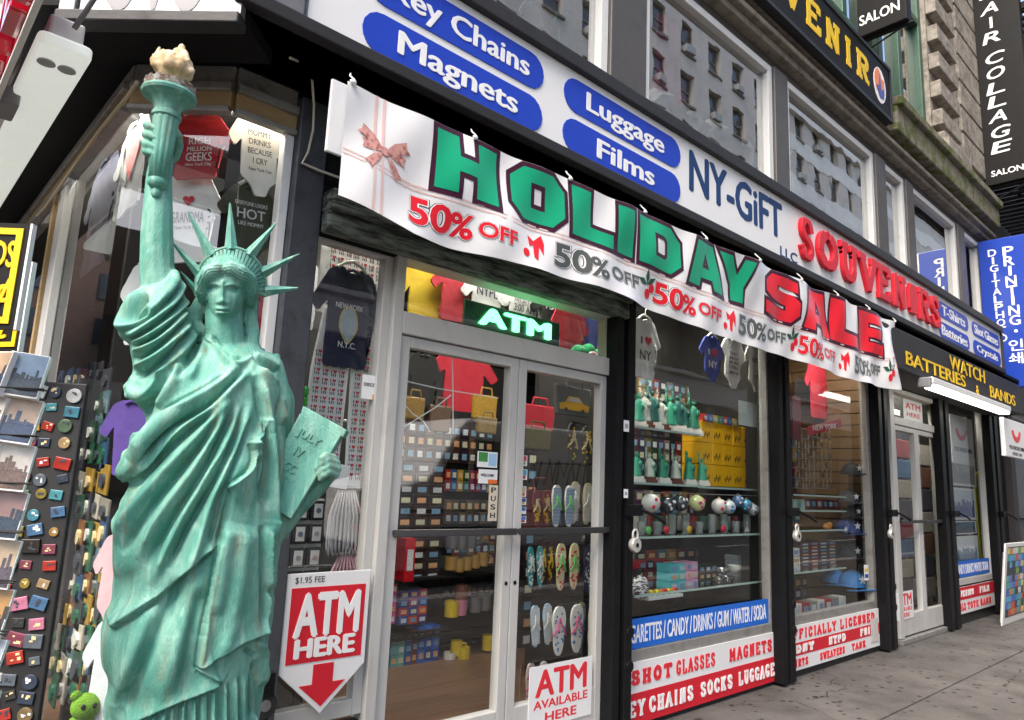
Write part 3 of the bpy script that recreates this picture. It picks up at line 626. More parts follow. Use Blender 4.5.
# -- black SOUVENIR sign, salon blades, printing blade ----------------------
UY = -.2
UP = thing('souvenir_sign', 'black sign with yellow lettering and a city emblem on the stone band', 'sign', frame((0, UY, 0)))
slab_part(UP, 'face_panel', BSIGN, rect(2.5, 8.42, 5.90, 6.52), -.07, 0); 
g = G(); g.prism(rect(2.46, 8.46, 5.86, 5.898), -.08, .012).prism(rect(2.46, 8.46, 6.522, 6.56), -.08, .012).prism(rect(8.422, 8.46, 5.9, 6.52), -.08, .01); g.build('trim', CHAR, UP)
def ux(u, v): return X(u, v, UY)
ux0, ux1 = ux(731, 5), ux(870, 88); wl = (ux1-ux0)/6.3
g = G()
serif(g, 'SOUVENIR', ux1-wl*3.6, 6.21, wl*7.2, .36, 0, .004, .22, .2); g.build('lettering', YEL, UP)
ex = ux(880, 93)
em = G(); em.prism(circle(ex, 6.2, .18, .22, 16), .0, .003); em.build('emblem_backing', WHITE, UP)
em = G(); em.prism(circle(ex-.05, 6.24, .11, .15, 12), .003, .006).prism(rect(ex+.02, ex+.13, 6.12, 6.3), .003, .0055); em.build('emblem_orange', mat('emblem_orange', (.75, .22, .05), .4), UP)
em = G(); em.prism([(ex-.12, 6.16), (ex-.02, 6.04), (ex+.1, 6.06), (ex+.12, 6.2), (ex+.03, 6.14), (ex-.01, 6.34), (ex-.04, 6.18)], .006, .009); em.build('emblem_blue', mat('emblem_blue', (.05, .06, .3), .4), UP)
def blade(name, label, X_, y_wall, y_out, z0, z1, m, rim=None):
    """Sign standing out from the wall; local x runs from the wall towards the street, z faces down the street."""
    t = thing(name, label, 'sign', frame((X_, 0, 0), (0, -1, 0)))
    slab_part(t, 'cabinet', m, rect(-y_wall, -y_out, z0, z1), -.16, 0, bevel=.012)
    return t
S1 = blade('salon_sign', 'small black blade sign reading SALON above the souvenir sign', 8.0, -.03, -.56, 6.83, 8.4, BSIGN)
text_part(S1, 'lettering', WHITE, [('SALON', .27, 7.03, .44, .13, .02)], .004, 0)
g = G(); g.tube([(-.1, 6.62, -.08), (.56, 6.82, -.08)], .012, 6); g.box(-.1, .6, 6.8, 6.826, -.1, -.06); g.build('bracket', IRON, S1)
S2 = blade('hair_sign', 'tall black blade sign with stacked white letters beside the fire escape', 13.0, -.02, -.70, 6.6, 12.5, BSIGN)
z_ = 9.95; 
g = G(); zs = [9.85, 9.53, 9.21, 8.93, 8.56, 8.28, 8.0, 7.74, 7.48, 7.22, 6.98]
for ch, zz in zip('HAIRCOLLAGE', [10.02, 9.72, 9.45, 9.18, 8.80, 8.53, 8.26, 8.02, 7.76, 7.48, 7.22]):
    wd = .22 if ch != 'I' else .05
    if ch == 'I': g.add([(.27, zz-.1, .0), (.32, zz-.1, .0), (.33, zz+.1, .0), (.27, zz+.1, .0)], [(0, 1, 2, 3)]); g.box(.28, .32, zz-.1, zz+.1, 0, .004)
    else: g.text(ch, .31, zz, .26, .20, 0, .004, .018, slant=.25)
g.text('SALON', .36, 6.79, .44, .10, 0, .004, .02); g.build('lettering', WHITE, S2)
g = G(); g.tube([(-.02, 6.3, -.08), (.7, 6.58, -.08)], .014, 6); g.box(-.02, .74, 6.57, 6.596, -.11, -.05); g.build('bracket', IRON, S2)
S3 = blade('printing_sign', 'blue blade sign with white vertical lettering at the right edge', 12.4, -.02, -.95, 3.2, 5.5, mat('blade_blue', (.012, .05, .36), .3, .1, 4, coat=.3))
g = G()
def yc(u, v): return -float(on_x(u, v, 12.4)[1])
def zc(u, v): return float(on_x(u, v, 12.4)[2])
for k, ch in enumerate('DIGITALPHOTO'):
    f = k/11; u = 992+f*11; v = 253+f*85; g.text(ch, yc(u, v), zc(u, v), (.11 if ch != 'I' else .03), .11, 0, .004, .02)
for k, ch in enumerate('PRINTING'):
    f = k/7; u = 1008+f*7; v = 251+f*69; g.text(ch, yc(u, v), zc(u, v), (.14 if ch != 'I' else .04), .15, 0, .004, .025)
g.ell((yc(1016, 331), zc(1016, 331), .002), (.025, .025, .004), 8, 6)
g.text('인', yc(1016, 345), zc(1016, 345), .18, .17, 0, .004, .02); g.text('쇄', yc(1016, 358), zc(1016, 358), .18, .17, 0, .004, .02)
g.build('lettering', WHITE, S3); slab_part(S3, 'edge_panel', WHITE, rect(.70, .96, 4.1, 5.49), .0, .006)
# -- black awning and its lamp ----------------------------------------------
AW = thing('shop_awning', 'black awning with yellow watch and battery lettering below the white sign', 'awning', frame((0, -.50, 0)))
g = G(); ax0, ax1 = 6.9, 12.15
g.add([(ax0, 2.76, 0), (ax1, 2.76, 0), (ax1, 3.18, -.02), (ax0, 3.18, -.02), (ax0, 2.76, -.45), (ax1, 2.76, -.45), (ax1, 3.24, -.45), (ax0, 3.24, -.45)], [(0, 1, 2, 3), (7, 6, 5, 4), (0, 4, 5, 1), (3, 2, 6, 7), (0, 3, 7, 4), (1, 5, 6, 2)])
g.build('cover', mat('awning_cloth', (.018, .017, .017), .6, .3, 6, .2, 50), AW, bevel=.012)
def wx(u, v): return X(u, v, -.5)
text_part(AW, 'lettering', YEL, [('WATCH', (wx(950, 370)+wx(985, 380))/2, 3.06, wx(985, 380)-wx(950, 370), .16, .02), ('BATTERIES', (wx(906, 360)+wx(965, 375))/2, 2.90, wx(965, 375)-wx(906, 360), .14, .02), ('&', wx(977, 384), 2.86, None, .11, .02), ('BANDS', (wx(990, 390)+wx(1015, 400))/2, 2.91, wx(1015, 400)-wx(990, 390), .15, .02)], .004, .0)
LT = thing('strip_light', 'lit white fluorescent strip light below the black awning', 'light fixture', (9.3, -.55, 2.7))
la, lb = wx(923, 390), wx(1002, 408)
G().box(la, lb, -.60, -.46, 2.69, 2.76).build('housing', WHITEF, LT, world=True, bevel=.01)
G().box(la+.12, lb-.05, -.595, -.475, 2.655, 2.688).build('tube', mat('lit_tube', (1, 1, .97), .4, 0, emit=2.0), LT, world=True, bevel=.01)
G().box(la-.06, la-.004, -.59, -.47, 2.65, 2.75).build('end_cap', GREYM, LT, world=True, bevel=.008)
# -- lower panels and decals -------------------------------------------------
def facade_sign(name, label, x0, x1, z0, z1, y, m, th=.012, cat='sign', group=None):
    t = thing(name, label, cat, frame(((x0+x1)/2, y, z0)), group); slab_part(t, 'panel', m, rect(-(x1-x0)/2, (x1-x0)/2, 0, z1-z0), -th, 0); return t
def red_white(name, label, x0, x1, z0, z1, rows, y=-.032):
    t = thing(name, label, 'sign', frame((x0, y, z0))); w, h = x1-x0, z1-z0
    slab_part(t, 'panel', WSIGN, rect(0, w, 0, h), -.014, 0)
    for k, (a, b, red, texts) in enumerate(rows):
        if red: slab_part(t, 'red_stripe', RED, rect(.0, w, a*h, b*h), 0, .002)
        g = G()
        for s, u0, u1, th in texts:
            a0, a1 = X(u0, 660, y)-x0, X(u1, 660, y)-x0; serif(g, s, (a0+a1)/2, (a+b)/2*h, a1-a0, th*h, .002 if red else 0, .003, .27, .2)
        g.build('lettering', WHITE if red else REDV, t)
    return t
red_white('panel_sign', 'red and white panel listing shot glasses, magnets and luggage under the blue decal', 3.75, 5.80, .035, .405, [(.5, 1, 0, [('SHOT', 631, 672, .27), ('GLASSES', 676, 715, .27), ('MAGNETS', 729, 772, .27)]), (.0, .5, 1, [('KEY', 620, 645, .28), ('CHAINS', 649, 693, .28), ('SOCKS', 700, 732, .28), ('LUGGAGE', 738, 774, .28)])])
t = red_white('panel_sign', 'red and white panel for officially licensed wear below the cap window', 6.0, 7.86, .06, .415, [(.62, 1, 0, [('OFFICIALLY', 788, 837, .26), ('LICENSED', 841, 876, .26)]), (.33, .62, 1, [('FDNY', 789, 814, .21), ('NYPD', 829, 846, .21), ('FBI', 861, 871, .21)]), (0, .33, 0, [('SHIRTS', 788, 808, .19), ('SWEATERS', 820, 845, .19), ('TANK', 852, 866, .19)])])
slab_part(t, 'paper_notice', mat('paper_grey', (.55, .54, .5), .7, .3, 30), rect(1.64, 1.82, .05, .27), .004, .006)
red_white('panel_sign', 'narrow red and white panel for tote bags beside the sandwich board', 10.30, 12.1, .13, .45, [(.52, 1, 1, [('SOUVENIRS', 956, 978, .26), ('FILM', 984, 994, .28)]), (0, .52, 0, [('CRYSTALS', 953, 969, .3), ('TOTE', 971, 982, .3), ('BAGS', 984, 995, .3)])])
t = facade_sign('window_decal', 'blue window strip advertising cigarettes, candy, drinks and soda', 3.735, 5.74, .478, .665, -.004, CBLUE, .003)
text_part(t, 'lettering', WHITE, [('CIGARETTES / CANDY / DRINKS / GUM / WATER / SODA', (X(624, 640, -.004)+X(766, 610, -.004))/2-(3.735+5.74)/2, .092, X(766, 610, -.004)-X(624, 640, -.004), .115, .012)], .002, 0)
t = facade_sign('window_decal', 'blue window strip below the framed prints by the far door', 10.4, 11.93, .56, .76, -.004, CBLUE, .003)
text_part(t, 'lettering', WHITE, [('CANDY DRINKS WATER SODA', 0, .1, 1.4, .12, .02)], .002, 0)
# arrow sign, two poster signs
def atm_arrow():
    cs = [on_y(u, v, -.06) for u, v in ((288, 574), (371, 570), (365, 665), (322, 713), (281, 672))]
    x0, x1 = float(cs[0][0]), float(cs[1][0]); zt = float(cs[0][2]+cs[1][2])/2; zs = float(cs[2][2]+cs[4][2])/2; zb = float(cs[3][2]); w = x1-x0
    t = thing('arrow_sign', 'white and red arrow-shaped ATM HERE sign standing right of the statue', 'sign', frame((x0, -.06, zb)))
    h = zt-zb; s = zs-zb
    slab_part(t, 'board', WSIGN, [(w/2, 0), (w, s), (w, h), (0, h), (0, s)], -.012, 0, bevel=.002)
    slab_part(t, 'red_field', RED, rect(w*.06, w*.945, s+.035, h-.06), 0, .002)
    text_part(t, 'lettering', WHITE, [('ATM', w*.5, s+.035+(h-s-.095)*.63, w*.78, (h-s)*.46, .05), ('HERE', w*.5, s+.035+(h-s-.095)*.19, w*.72, (h-s)*.20, .06)], .002, .002)
    a = w*.13; slab_part(t, 'arrow', RED, [(w/2, s*.16), (w*.77, s*.68), (w*.62, s*.68), (w*.62, s*1.12), (w*.38, s*1.12), (w*.38, s*.68), (w*.23, s*.68)], 0, .002)
    text_part(t, 'handwriting', BLK, [('$1.95 FEE', w*.26, h-.03, w*.34, .03, 0)], .001, 0)
atm_arrow()
def atm_poster(label, u0, v0, u1, v1, y, w=None):
    a, b = on_y(u0, v0, y), on_y(u1, v1, y); x0, x1, z1, z0 = float(a[0]), float(b[0]), float(a[2]), float(b[2]); w = x1-x0; h = z1-z0
    t = thing('poster', label, 'sign', frame((x0, y, z0))); slab_part(t, 'sheet', WSIGN, rect(0, w, 0, h), -.004, 0)
    text_part(t, 'lettering', REDV, [('ATM', w*.5, h*.71, w*.82, h*.44, .04), ('AVAILABLE', w*.5, h*.37, w*.86, h*.14, .03), ('HERE', w*.5, h*.15, w*.5, h*.15, .03)], .001, 0)
atm_poster('white poster with red ATM lettering low on the main entrance door', 530, 668, 591, 714, -.036)
atm_poster('small white poster with red ATM lettering low on the far door', 896, 593, 914, 617, -.036)
for u0, v0, u1, v1, s in ((902, 398, 922, 424, 'ATM'),):
    a, b = on_y(u0, v0, .01), on_y(u1, v1, .01); t = thing('transom_notice', 'white paper notice in the transom over the far door', 'notice', frame((float(a[0]), -.0, float(b[2]))))
    w, h = float(b[0]-a[0]), float(a[2]-b[2]); slab_part(t, 'sheet', WSIGN, rect(0, w, 0, h), -.004, 0); text_part(t, 'lettering', REDV, [('ATM', w/2, h*.7, w*.8, h*.3, .03), ('HERE', w/2, h*.3, w*.7, h*.2, .03)], .001, 0)
# green neon ATM sign in the transom
ny = .12
na, nb = on_y(478, 305, ny), on_y(550, 338, ny)
NS = thing('neon_sign', 'lit green ATM sign hanging in the transom above the entrance doors', 'sign', frame((0, ny, 0)))
nx0, nx1 = X(464, 320, ny), X(560, 330, ny)
slab_part(NS, 'panel', mat('green_acrylic', (.01, .05, .035), .25), rect(nx0, nx1, 2.36, 2.53), -.02, 0, bevel=.004)
text_part(NS, 'lettering', mat('neon_green', (.10, .95, .32), .4, 0, emit=1.6), [('ATM', (X(478, 320, ny)+X(550, 330, ny))/2, 2.455, X(550, 330, ny)-X(478, 320, ny), .105, .05)], .012, .002)
# stickers on the doors and glass
def sticker(label, u0, v0, u1, v1, y, cols, texts=(), name='sticker', cat='sticker'):
    a, b = on_y(u0, v0, y), on_y(u1, v1, y); w, h = float(b[0]-a[0]), float(a[2]-b[2])
    t = thing(name, label, cat, frame((float(a[0]), y, float(b[2]))))
    slab_part(t, 'sheet', WHITE, rect(0, w, 0, h), -.002, 0)
    for k, (c, q) in enumerate(cols): slab_part(t, 'printed_patch', mat('patch_%s' % c, c, .5, .15, 20), rect(q[0]*w, q[1]*w, q[2]*h, q[3]*h), 0, .0006+.0003*k)
    for s, cx, cy, tw, th, m in texts: text_part(t, 'lettering', m, [(s, cx*w, cy*h, tw*w, th*h, .01)], .0008, .001)
    return t
a_, b_ = on_y(490, 485, -.006), on_y(497, 521, -.006)
t = thing('push_sticker', 'cream vertical strip reading PUSH beside the entrance door bar', 'sticker', frame((float(a_[0]), -.002, float(b_[2]))))
w, h = float(b_[0]-a_[0]), float(a_[2]-b_[2]); slab_part(t, 'sheet', mat('cream', (.66, .58, .46), .6), rect(0, w, 0, h), -.002, 0)
text_part(t, 'lettering', BLK, [(c, w*.5, h*(.86-.235*k), w*.55, h*.15, .02) for k, c in enumerate('PUSH')], .001, 0)
sticker('green and blue sticker at the top right of the left entrance door', 478, 451, 497, 468, -.0022, [('3f8f4a', (.05, .5, .35, .95)), ('9fc8e8', (.55, .95, .1, .9))])
sticker('white sticker with an orange corner above the PUSH strip', 479, 469, 497, 484, -.0022, [('e07030', (.5, 1, 0, .3))], [('WELCOME', .45, .6, .7, .2, BLK)])
for k, (v, c1, c2) in enumerate(((455, 'c04060', '60b070'), (469, '40a0b8', 'c03040'), (486, 'd0b090', 'c87040'), (498, '3050a0', 'd8b040'), (507, '3868b0', 'f0f0f0'), (516, '5878c8', 'c04040'))):
    sticker('%s card sticker on the left edge of the right entrance door' % ('red and green', 'teal and red', 'tan and orange', 'blue and gold', 'blue and white', 'pale blue and red')[k], 519, v, 527-(k > 1)*1, v+11-(k > 2)*4, -.0022, [(c1, (.08, .92, .45, .95)), (c2, (.3, .8, .1, .42))])
a = sticker('white and orange card sticker on the glass beside the patterned pyjamas', 363, 374, 383, 401, -.004, [('e88020', (.5, 1, 0, .22))], [('DISCOVER', .5, .6, .86, .14, BLK)])
sticker('small pale sticker on the right side of the cap window', 864, 565, 869, 580, -.0022, [('e0c040', (.1, .9, .55, .75)), ('3050a0', (.1, .9, .15, .4))])
for u0, v0, u1, v1, lab in ((624, 420, 629, 432, 'upper'), (624, 489, 628, 498, 'lower')):
    sticker('small white %s tag stuck on the gate post right of the entrance' % lab, u0, v0, u1, v1, -.123, [('a0a0a0', (.2, .8, .3, .7))])
# padlocks on the gate posts
def padlock(label, u, v, y=-.19):
    p = on_y(u, v, y); t = thing('padlock', label, 'padlock', Matrix.Translation(p), 'padlocks on the gate posts')
    G().lathe([(.012, -.018), (.042, -.018), (.046, -.01), (.046, .01), (.042, .018), (.012, .018)], seg=22, ax='y').build('body', mat('padlock_steel', (.58, .57, .52), .35, .15, 20, metal=.4), t, auto=45)
    G().tube([(-.022, 0, .035), (-.022, 0, .075), (-.008, 0, .092), (.012, 0, .092), (.024, 0, .075), (.024, 0, .035)], .007, 8).build('shackle', ALU, t)
    G().lathe([(.003, -.021), (.014, -.021), (.014, -.0185), (.003, -.0185)], seg=12, ax='y').build('keyway', IRON, t)
padlock('round steel padlock on the gate post beside the entrance doors', 635, 545); padlock('round steel padlock on the gate post between the two display windows', 797, 536); padlock('round steel padlock on the gate post beside the far door', 891, 534)
# -- sandwich board, smile sign, cards sign ---------------------------------
AFX = float(on_y(1001, 607, -.35)[0])
AF = thing('sandwich_board', 'white framed sandwich board covered in small colour prints at the right edge', 'sandwich board', frame((AFX, -.35, 0), (1, 0, 0), (.30, -.10, 1)))
slab_part(AF, 'frame', WHITEF, rect(0, 1.35, .0, 1.02), -.02, 0, bevel=.006)
rs = random.Random(5); cols = ['3a6ac0', 'c08a50', '58a0d0', 'd05a48', '70a050', '30404a', 'e0c890', '6a78c0', 'e0e4e4', '40a098']
g = slab_part(AF, 'print_sheet', mat('print_dark', (.06, .06, .07), .5), rect(.09, 1.27, .09, .97), 0, .003)
for j in range(10):
    x = .10
    for i in range(9):
        wd = rs.uniform(.08, .15); c = rs.choice(cols)
        if x+wd > 1.26: break
        slab_part(g, 'print', mat('print_%s' % c, c, .4, .8, 55), rect(x, x+wd, .105+j*.086, .105+j*.086+.076), .003, .005); x += wd+rs.choice((.006, .012))
slab_part(AF, 'rear_leg', WHITEF, rect(.1, 1.2, .02, .9), -.05, -.03)
SM = thing('smile_sign', 'white hanging sign with a red smile curve past the far window', 'sign', frame((10.95, -.52, 2.12)))
slab_part(SM, 'panel', WSIGN, rect(0, 1.1, 0, .5), -.05, 0, bevel=.006)
g = G()
for k in range(10):
    a0, a1 = math.pi*(1.08+.84*k/10), math.pi*(1.08+.84*(k+1)/10); c = lambda a, r: (.58+r*1.25*math.cos(a), .40+r*math.sin(a))
    g.prism([c(a0, .19), c(a1, .19), c(a1, .12), c(a0, .12)], 0, .004)
g.build('smile', REDV, SM); text_part(SM, 'lettering', BLK, [('YOU SHOULD SMILE', .58, .13, .8, .05, .01), ('EVERY DAY', .58, .05, .5, .04, .0)], .003, 0)
S_ = thing('smile_poster', 'white poster with a red smile curve inside the far window', 'poster', frame((X(950, 420, .06), .06, 2.02)))
slab_part(S_, 'sheet', WSIGN, rect(0, .98, 0, .66), -.01, 0)
g = G()
for k in range(10):
    a0, a1 = math.pi*(1.08+.84*k/10), math.pi*(1.08+.84*(k+1)/10); c = lambda a, r: (.45+r*1.3*math.cos(a), .52+r*math.sin(a)); g.prism([c(a0, .2), c(a1, .2), c(a1, .13), c(a0, .13)], 0, .003)
g.build('smile', REDV, S_); text_part(S_, 'lettering', BLK, [('YOU SHOULD SMILE', .5, .2, .8, .06, .01)], .002, 0)
# postcard price boards by the side window
def price_board(label, uv, depth, w, h, yaw, rows):
    p = CAM+ray(*uv)*depth; t = thing('price_board', label, 'sign', frame(tuple(p), (math.cos(yaw), math.sin(yaw), 0)))
    slab_part(t, 'board', BSIGN, rect(-w, 0, -h, 0), -.012, 0)
    g = G(); b = .014
    for r in (rect(-w+.012, -.012, -h+.012, -h+.012+b), rect(-w+.012, -.012, -.012-b, -.012), rect(-.012-b, -.012, -h+.012+b, -.012-b)): g.prism(r, 0, .003)
    g.build('yellow_border', YEL, t); slab_part(t, 'edge_trim', WHITEF, rect(.001, .006, -h, 0), -.012, .002)
    g = G()
    for s, cx, cy, tw, th in rows: g.text(s, cx, cy, tw, th, 0, .003, .035)
    g.build('lettering', YEL, t)
    q = G(); b0 = MW[t.name] @ Vector((-w*.7, -.02, -.03)); q.tube([(b0.x, b0.y, 0), tuple(b0)], .010, 8); q.lathe([(.11, 0), (.11, .012), (.012, .03)], (b0.x, b0.y, 0), 16); q.build('stand', IRON, t, world=True); return t
price_board('black and yellow board pricing cards at ninety-nine cents at the left edge', (31, 224), 1.55, .175, .235, -.75, [('CARDS', -.088, -.07, .135, .06), ('99¢', -.072, -.155, .105, .075)])
price_board('dark green and yellow board half hidden behind the cards price board', (32, 262), 2.05, .4, .26, -1.05, [('SALE', -.15, -.08, .2, .08), ('99¢', -.13, -.2, .16, .08)])
# ------------------------------------------------------------------ goods in the windows
rs = random.Random(11)
CL = lambda n, c, **k: mat('cloth_'+n, c, .85, .12, 9, .5, 14, **k)
CWH = CL('white', (.72, .72, .71)); CRED = CL('red', (.42, .012, .03)); CNAVY = CL('navy', (.018, .02, .05)); COLV = CL('olive', (.045, .05, .028)); CGREY = CL('grey', (.46, .48, .50)); CPUR = CL('purple', (.11, .06, .30)); CPINK = CL('pink', (.66, .42, .46)); CYEL = CL('yellow', (.62, .42, .02)); CBLU = CL('blue', (.05, .08, .36)); CGRN = CL('green', (.02, .26, .06)); CBLK = CL('black', (.012, .012, .013)); CRBL = CL('royal', (.01, .025, .18))
HANG = mat('hanger_plastic', (.66, .64, .58), .4); TXT = mat('ink_dark', (.03, .03, .035), .6); TXW = mat('ink_white', (.72, .72, .72), .6); INKR = mat('ink_red', (.55, .02, .04), .6)
SHAPE = {'tee': [(-.29, 0), (.29, .01), (.275, .66), (.40, .50), (.51, .60), (.29, .95), (.12, 1), (.06, .94), (-.06, .94), (-.12, 1), (-.29, .95), (-.51, .60), (-.40, .50), (-.275, .66)],
         'onesie': [(-.10, .03), (-.08, 0), (.08, 0), (.10, .03), (.15, .12), (.31, .22), (.28, .66), (.40, .54), (.51, .66), (.28, .96), (.12, 1), (.06, .945), (-.06, .945), (-.12, 1), (-.28, .96), (-.51, .66), (-.40, .54), (-.28, .66), (-.31, .22), (-.15, .12)]}
CHN = Vector((-.7071, -.7071, 0))
def pl_frame(plane, u, v):
    k, d = plane
    if k == 'F': p = on_y(u, v, d); return p, frame(tuple(p))
    if k == 'C': p = on_plane(u, v, (1.02+.7071*d, .7071*d, 0), np.array([-.7071, -.7071, 0])); return p, frame(tuple(p), (1, -1, 0))
    if k == 'S': p = on_x(u, v, .70+d); return p, frame(tuple(p), (0, -1, 0))
def box_px(plane, u0, v0, u1, v1):
    """Centre frame, width and height of something seen between two corners on a display plane."""
    um, vm = (u0+u1)/2, (v0+v1)/2; c, F = pl_frame(plane, um, vm)
    a, b = pl_frame(plane, u0, vm)[0], pl_frame(plane, u1, vm)[0]; t, q = pl_frame(plane, um, v0)[0], pl_frame(plane, um, v1)[0]
    return F, float(np.linalg.norm((b-a)[:2])), float(abs(t[2]-q[2]))
def cloth(kind, w, h):
    """Outline rounded off, filled by rings that sag into folds towards the hem."""
    P = smooth_xy([(x, y) for x, y in SHAPE[kind]]); n = len(P); g = G(); ph = rs.uniform(0, 6)
    bm = bmesh.new(); f = bm.faces.new([bm.verts.new((x*w, (y-.5)*h, 0)) for x, y in P])
    bmesh.ops.triangulate(bm, faces=[f])
    for ax, lo, hi in (((1, 0, 0), -.5*w, .5*w), ((0, 1, 0), -.5*h, .5*h)):
        for i in range(1, 16):
            q = lo+(hi-lo)*i/16; bmesh.ops.bisect_plane(bm, geom=bm.verts[:]+bm.edges[:]+bm.faces[:], plane_co=(q*ax[0], q*ax[1], 0), plane_no=ax)
    bmesh.ops.remove_doubles(bm, verts=bm.verts, dist=1e-5); bm.verts.index_update()
    V = [v.co.copy() for v in bm.verts]; F = [tuple(v.index for v in fc.verts) for fc in bm.faces]; be = [(l.vert.index, l.link_loop_next.vert.index) for fc in bm.faces for l in fc.loops if len(l.edge.link_faces) == 1]; bm.free()
    A_ = .004+.010*min(1, w/.5)
    def zf(p):
        x, y = p.x/w, p.y/h+.5; d = max(0, 1-y)
        return -A_*(1+math.sin(x*17+ph+1.5*math.sin(y*3+ph))*d*.8+.5*math.sin(x*31-y*7+ph)*d*.6+.25*math.sin((x*1.4+y)*26+ph*2))*(.35+abs(x)*1.0)*.7
    N_ = len(V); g.add([(p.x, p.y, zf(p)) for p in V]+[(p.x, p.y, zf(p)-.012) for p in V], F+[tuple(i+N_ for i in reversed(q)) for q in F]+[(b_, a_, a_+N_, b_+N_) for a_, b_ in be])
    return g
def smooth_xy(P):
    Q = []
    for i in range(len(P)):
        a, b = P[i], P[(i+1) % len(P)]; f = min(.2, .03/max(1e-6, math.hypot(a[0]-b[0], a[1]-b[1]))); Q += [(a[0]*(1-f)+b[0]*f, a[1]*(1-f)+b[1]*f), (a[0]*f+b[0]*(1-f), a[1]*f+b[1]*(1-f))]
    return Q
def garment(kind, plane, bb, m, label, prints=(), hearts=(), hanger=True, name=None, cat=None, tilt=0, group=None):
    F, w, h = box_px(plane, *bb)
    t = thing(name or ('tee_shirt' if kind == 'tee' else 'baby_onesie'), label, cat or ('t-shirt' if kind == 'tee' else 'baby onesie'), F @ Matrix.Rotation(tilt, 4, 'Z'), group)
    g = cloth(kind, w, h); g.build('cloth', m, t, auto=50)
    g = G(); g.tube([(-.10*w, .44*h, .004), (0, .468*h, .006), (.10*w, .44*h, .004)], .008, 6); g.build('collar', m, t)
    if hanger:
        g = G(); g.tube([(-.20*w, .47*h, -.006), (-.1*w, .535*h, -.004), (0, .56*h, -.004), (.1*w, .535*h, -.004), (.20*w, .47*h, -.006)], .009, 6); g.tube([(0, .56*h, -.004), (0, .64*h, -.004), (.014, .67*h, -.004)], .004, 6); g.build('hanger', HANG, t)
    for s, cx, cy, tw, th, mm in prints:
        G().text(s, cx*w, cy*h, tw*w, th*h, .0012, .0006, .016).build('print', mm, t)
    for cx, cy, hw in hearts: G().prism(heart(cx*w, cy*h, hw*w), .001, .0024).build('printed_heart', INKR, t)
    return t
C1 = ('C', .10); F1 = ('F', .12)
garment('onesie', ('F', .10), (229, 112, 291, 196), CWH, 'white baby onesie with joke lettering hanging at the top of the corner window', [('MOMMY', 0, .24, .38, .07, TXT), ('DRINKS', 0, .13, .36, .07, TXT), ('BECAUSE', 0, .02, .40, .07, TXT), ('I CRY', 0, -.09, .24, .07, TXT), ('New York City', 0, -.2, .38, .05, TXT)], tilt=.12)
garment('onesie', ('F', .13), (218, 184, 284, 262), COLV, 'olive baby onesie with white HOT lettering below the white joke onesie', [('EVERYONE LOOKS', 0, .24, .5, .05, TXW), ('HOT', 0, .11, .44, .13, TXW), ('LIKE MOMMY', 0, -.02, .4, .05, TXW)], tilt=.08)
garment('tee', C1, (160, 112, 232, 178), CRED, 'red T-shirt with a white bridge print hanging behind the torch', [('RICH', .05, .06, .3, .1, TXW), ('MILLION', .05, -.06, .34, .07, TXW), ('GEEKS', .05, -.18, .36, .13, TXW), ('New York City', .05, -.3, .36, .06, TXW)], tilt=.06)
garment('tee', ('C', .14), (150, 172, 222, 262), CWH, 'white T-shirt with a red heart hanging between the torch arm and the crown', [('GRANDMA', .02, .0, .46, .12, TXT), ('New York City', .02, -.12, .34, .05, TXT)], [(.02, .18, .16)], tilt=.05)
garment('tee', ('S', .10), (112, 128, 146, 206), CGREY, 'pale grey T-shirt with a red heart in the side street window', [('I', -.2, .25, .06, .14, TXT), ('NY', .0, -.12, .4, .16, TXT)], [(.05, .05, .34)])
garment('tee', ('S', .12), (82, 164, 114, 262), CNAVY, 'dark navy T-shirt in the side street window beside the timber strip')
garment('tee', ('C', .2), (98, 398, 166, 474), CPUR, 'purple T-shirt folded behind the statue at waist height', [('T', .2, -.2, .14, .12, TXW)], hanger=False, tilt=.12)
garment('onesie', ('C', .12), (90, 533, 138, 628), CPINK, 'pink baby onesie hanging left of the statue', hanger=False)
garment('onesie', ('C', .10), (78, 618, 140, 735), CL('palegrey', (.60, .62, .66)), 'plain white baby onesie hanging lowest beside the statue', hanger=False)
garment('tee', ('C', .16), (118, 262, 168, 345), CWH, 'white T-shirt behind the raised arm at sleeve height', [('NEW', .0, .1, .3, .1, TXT), ('YORK', .0, -.05, .36, .1, TXT)])
garment('tee', ('F', .2), (256, 264, 292, 338), CRED, 'red T-shirt half hidden behind the crown', hanger=False)
garment('onesie', ('F', .16), (250, 338, 288, 388), CWH, 'small white baby onesie behind the shoulder of the statue', hanger=False)
# plush toy low in the corner
p = pl_frame(('C', .1), 82, 730)[0]
t = thing('plush_toy', 'lime green plush toy low in the corner window', 'soft toy', Matrix.Translation(p)); LIME = mat('lime_plush', (.15, .33, .02), .95, .4, 30, 1.0, 160)
G().ell((0, 0, -.02), (.075, .06, .085)).build('body', LIME, t, smooth=True); G().ell((0, -.01, .09), (.055, .05, .05)).ell((-.04, -.01, .135), (.02, .012, .02)).ell((.04, -.01, .135), (.02, .012, .02)).build('head', LIME, t, smooth=True); G().ell((-.02, -.055, .10), (.009, .006, .011), 8, 6).ell((.02, -.055, .10), (.009, .006, .011), 8, 6).build('eyes', BLK, t, smooth=True)
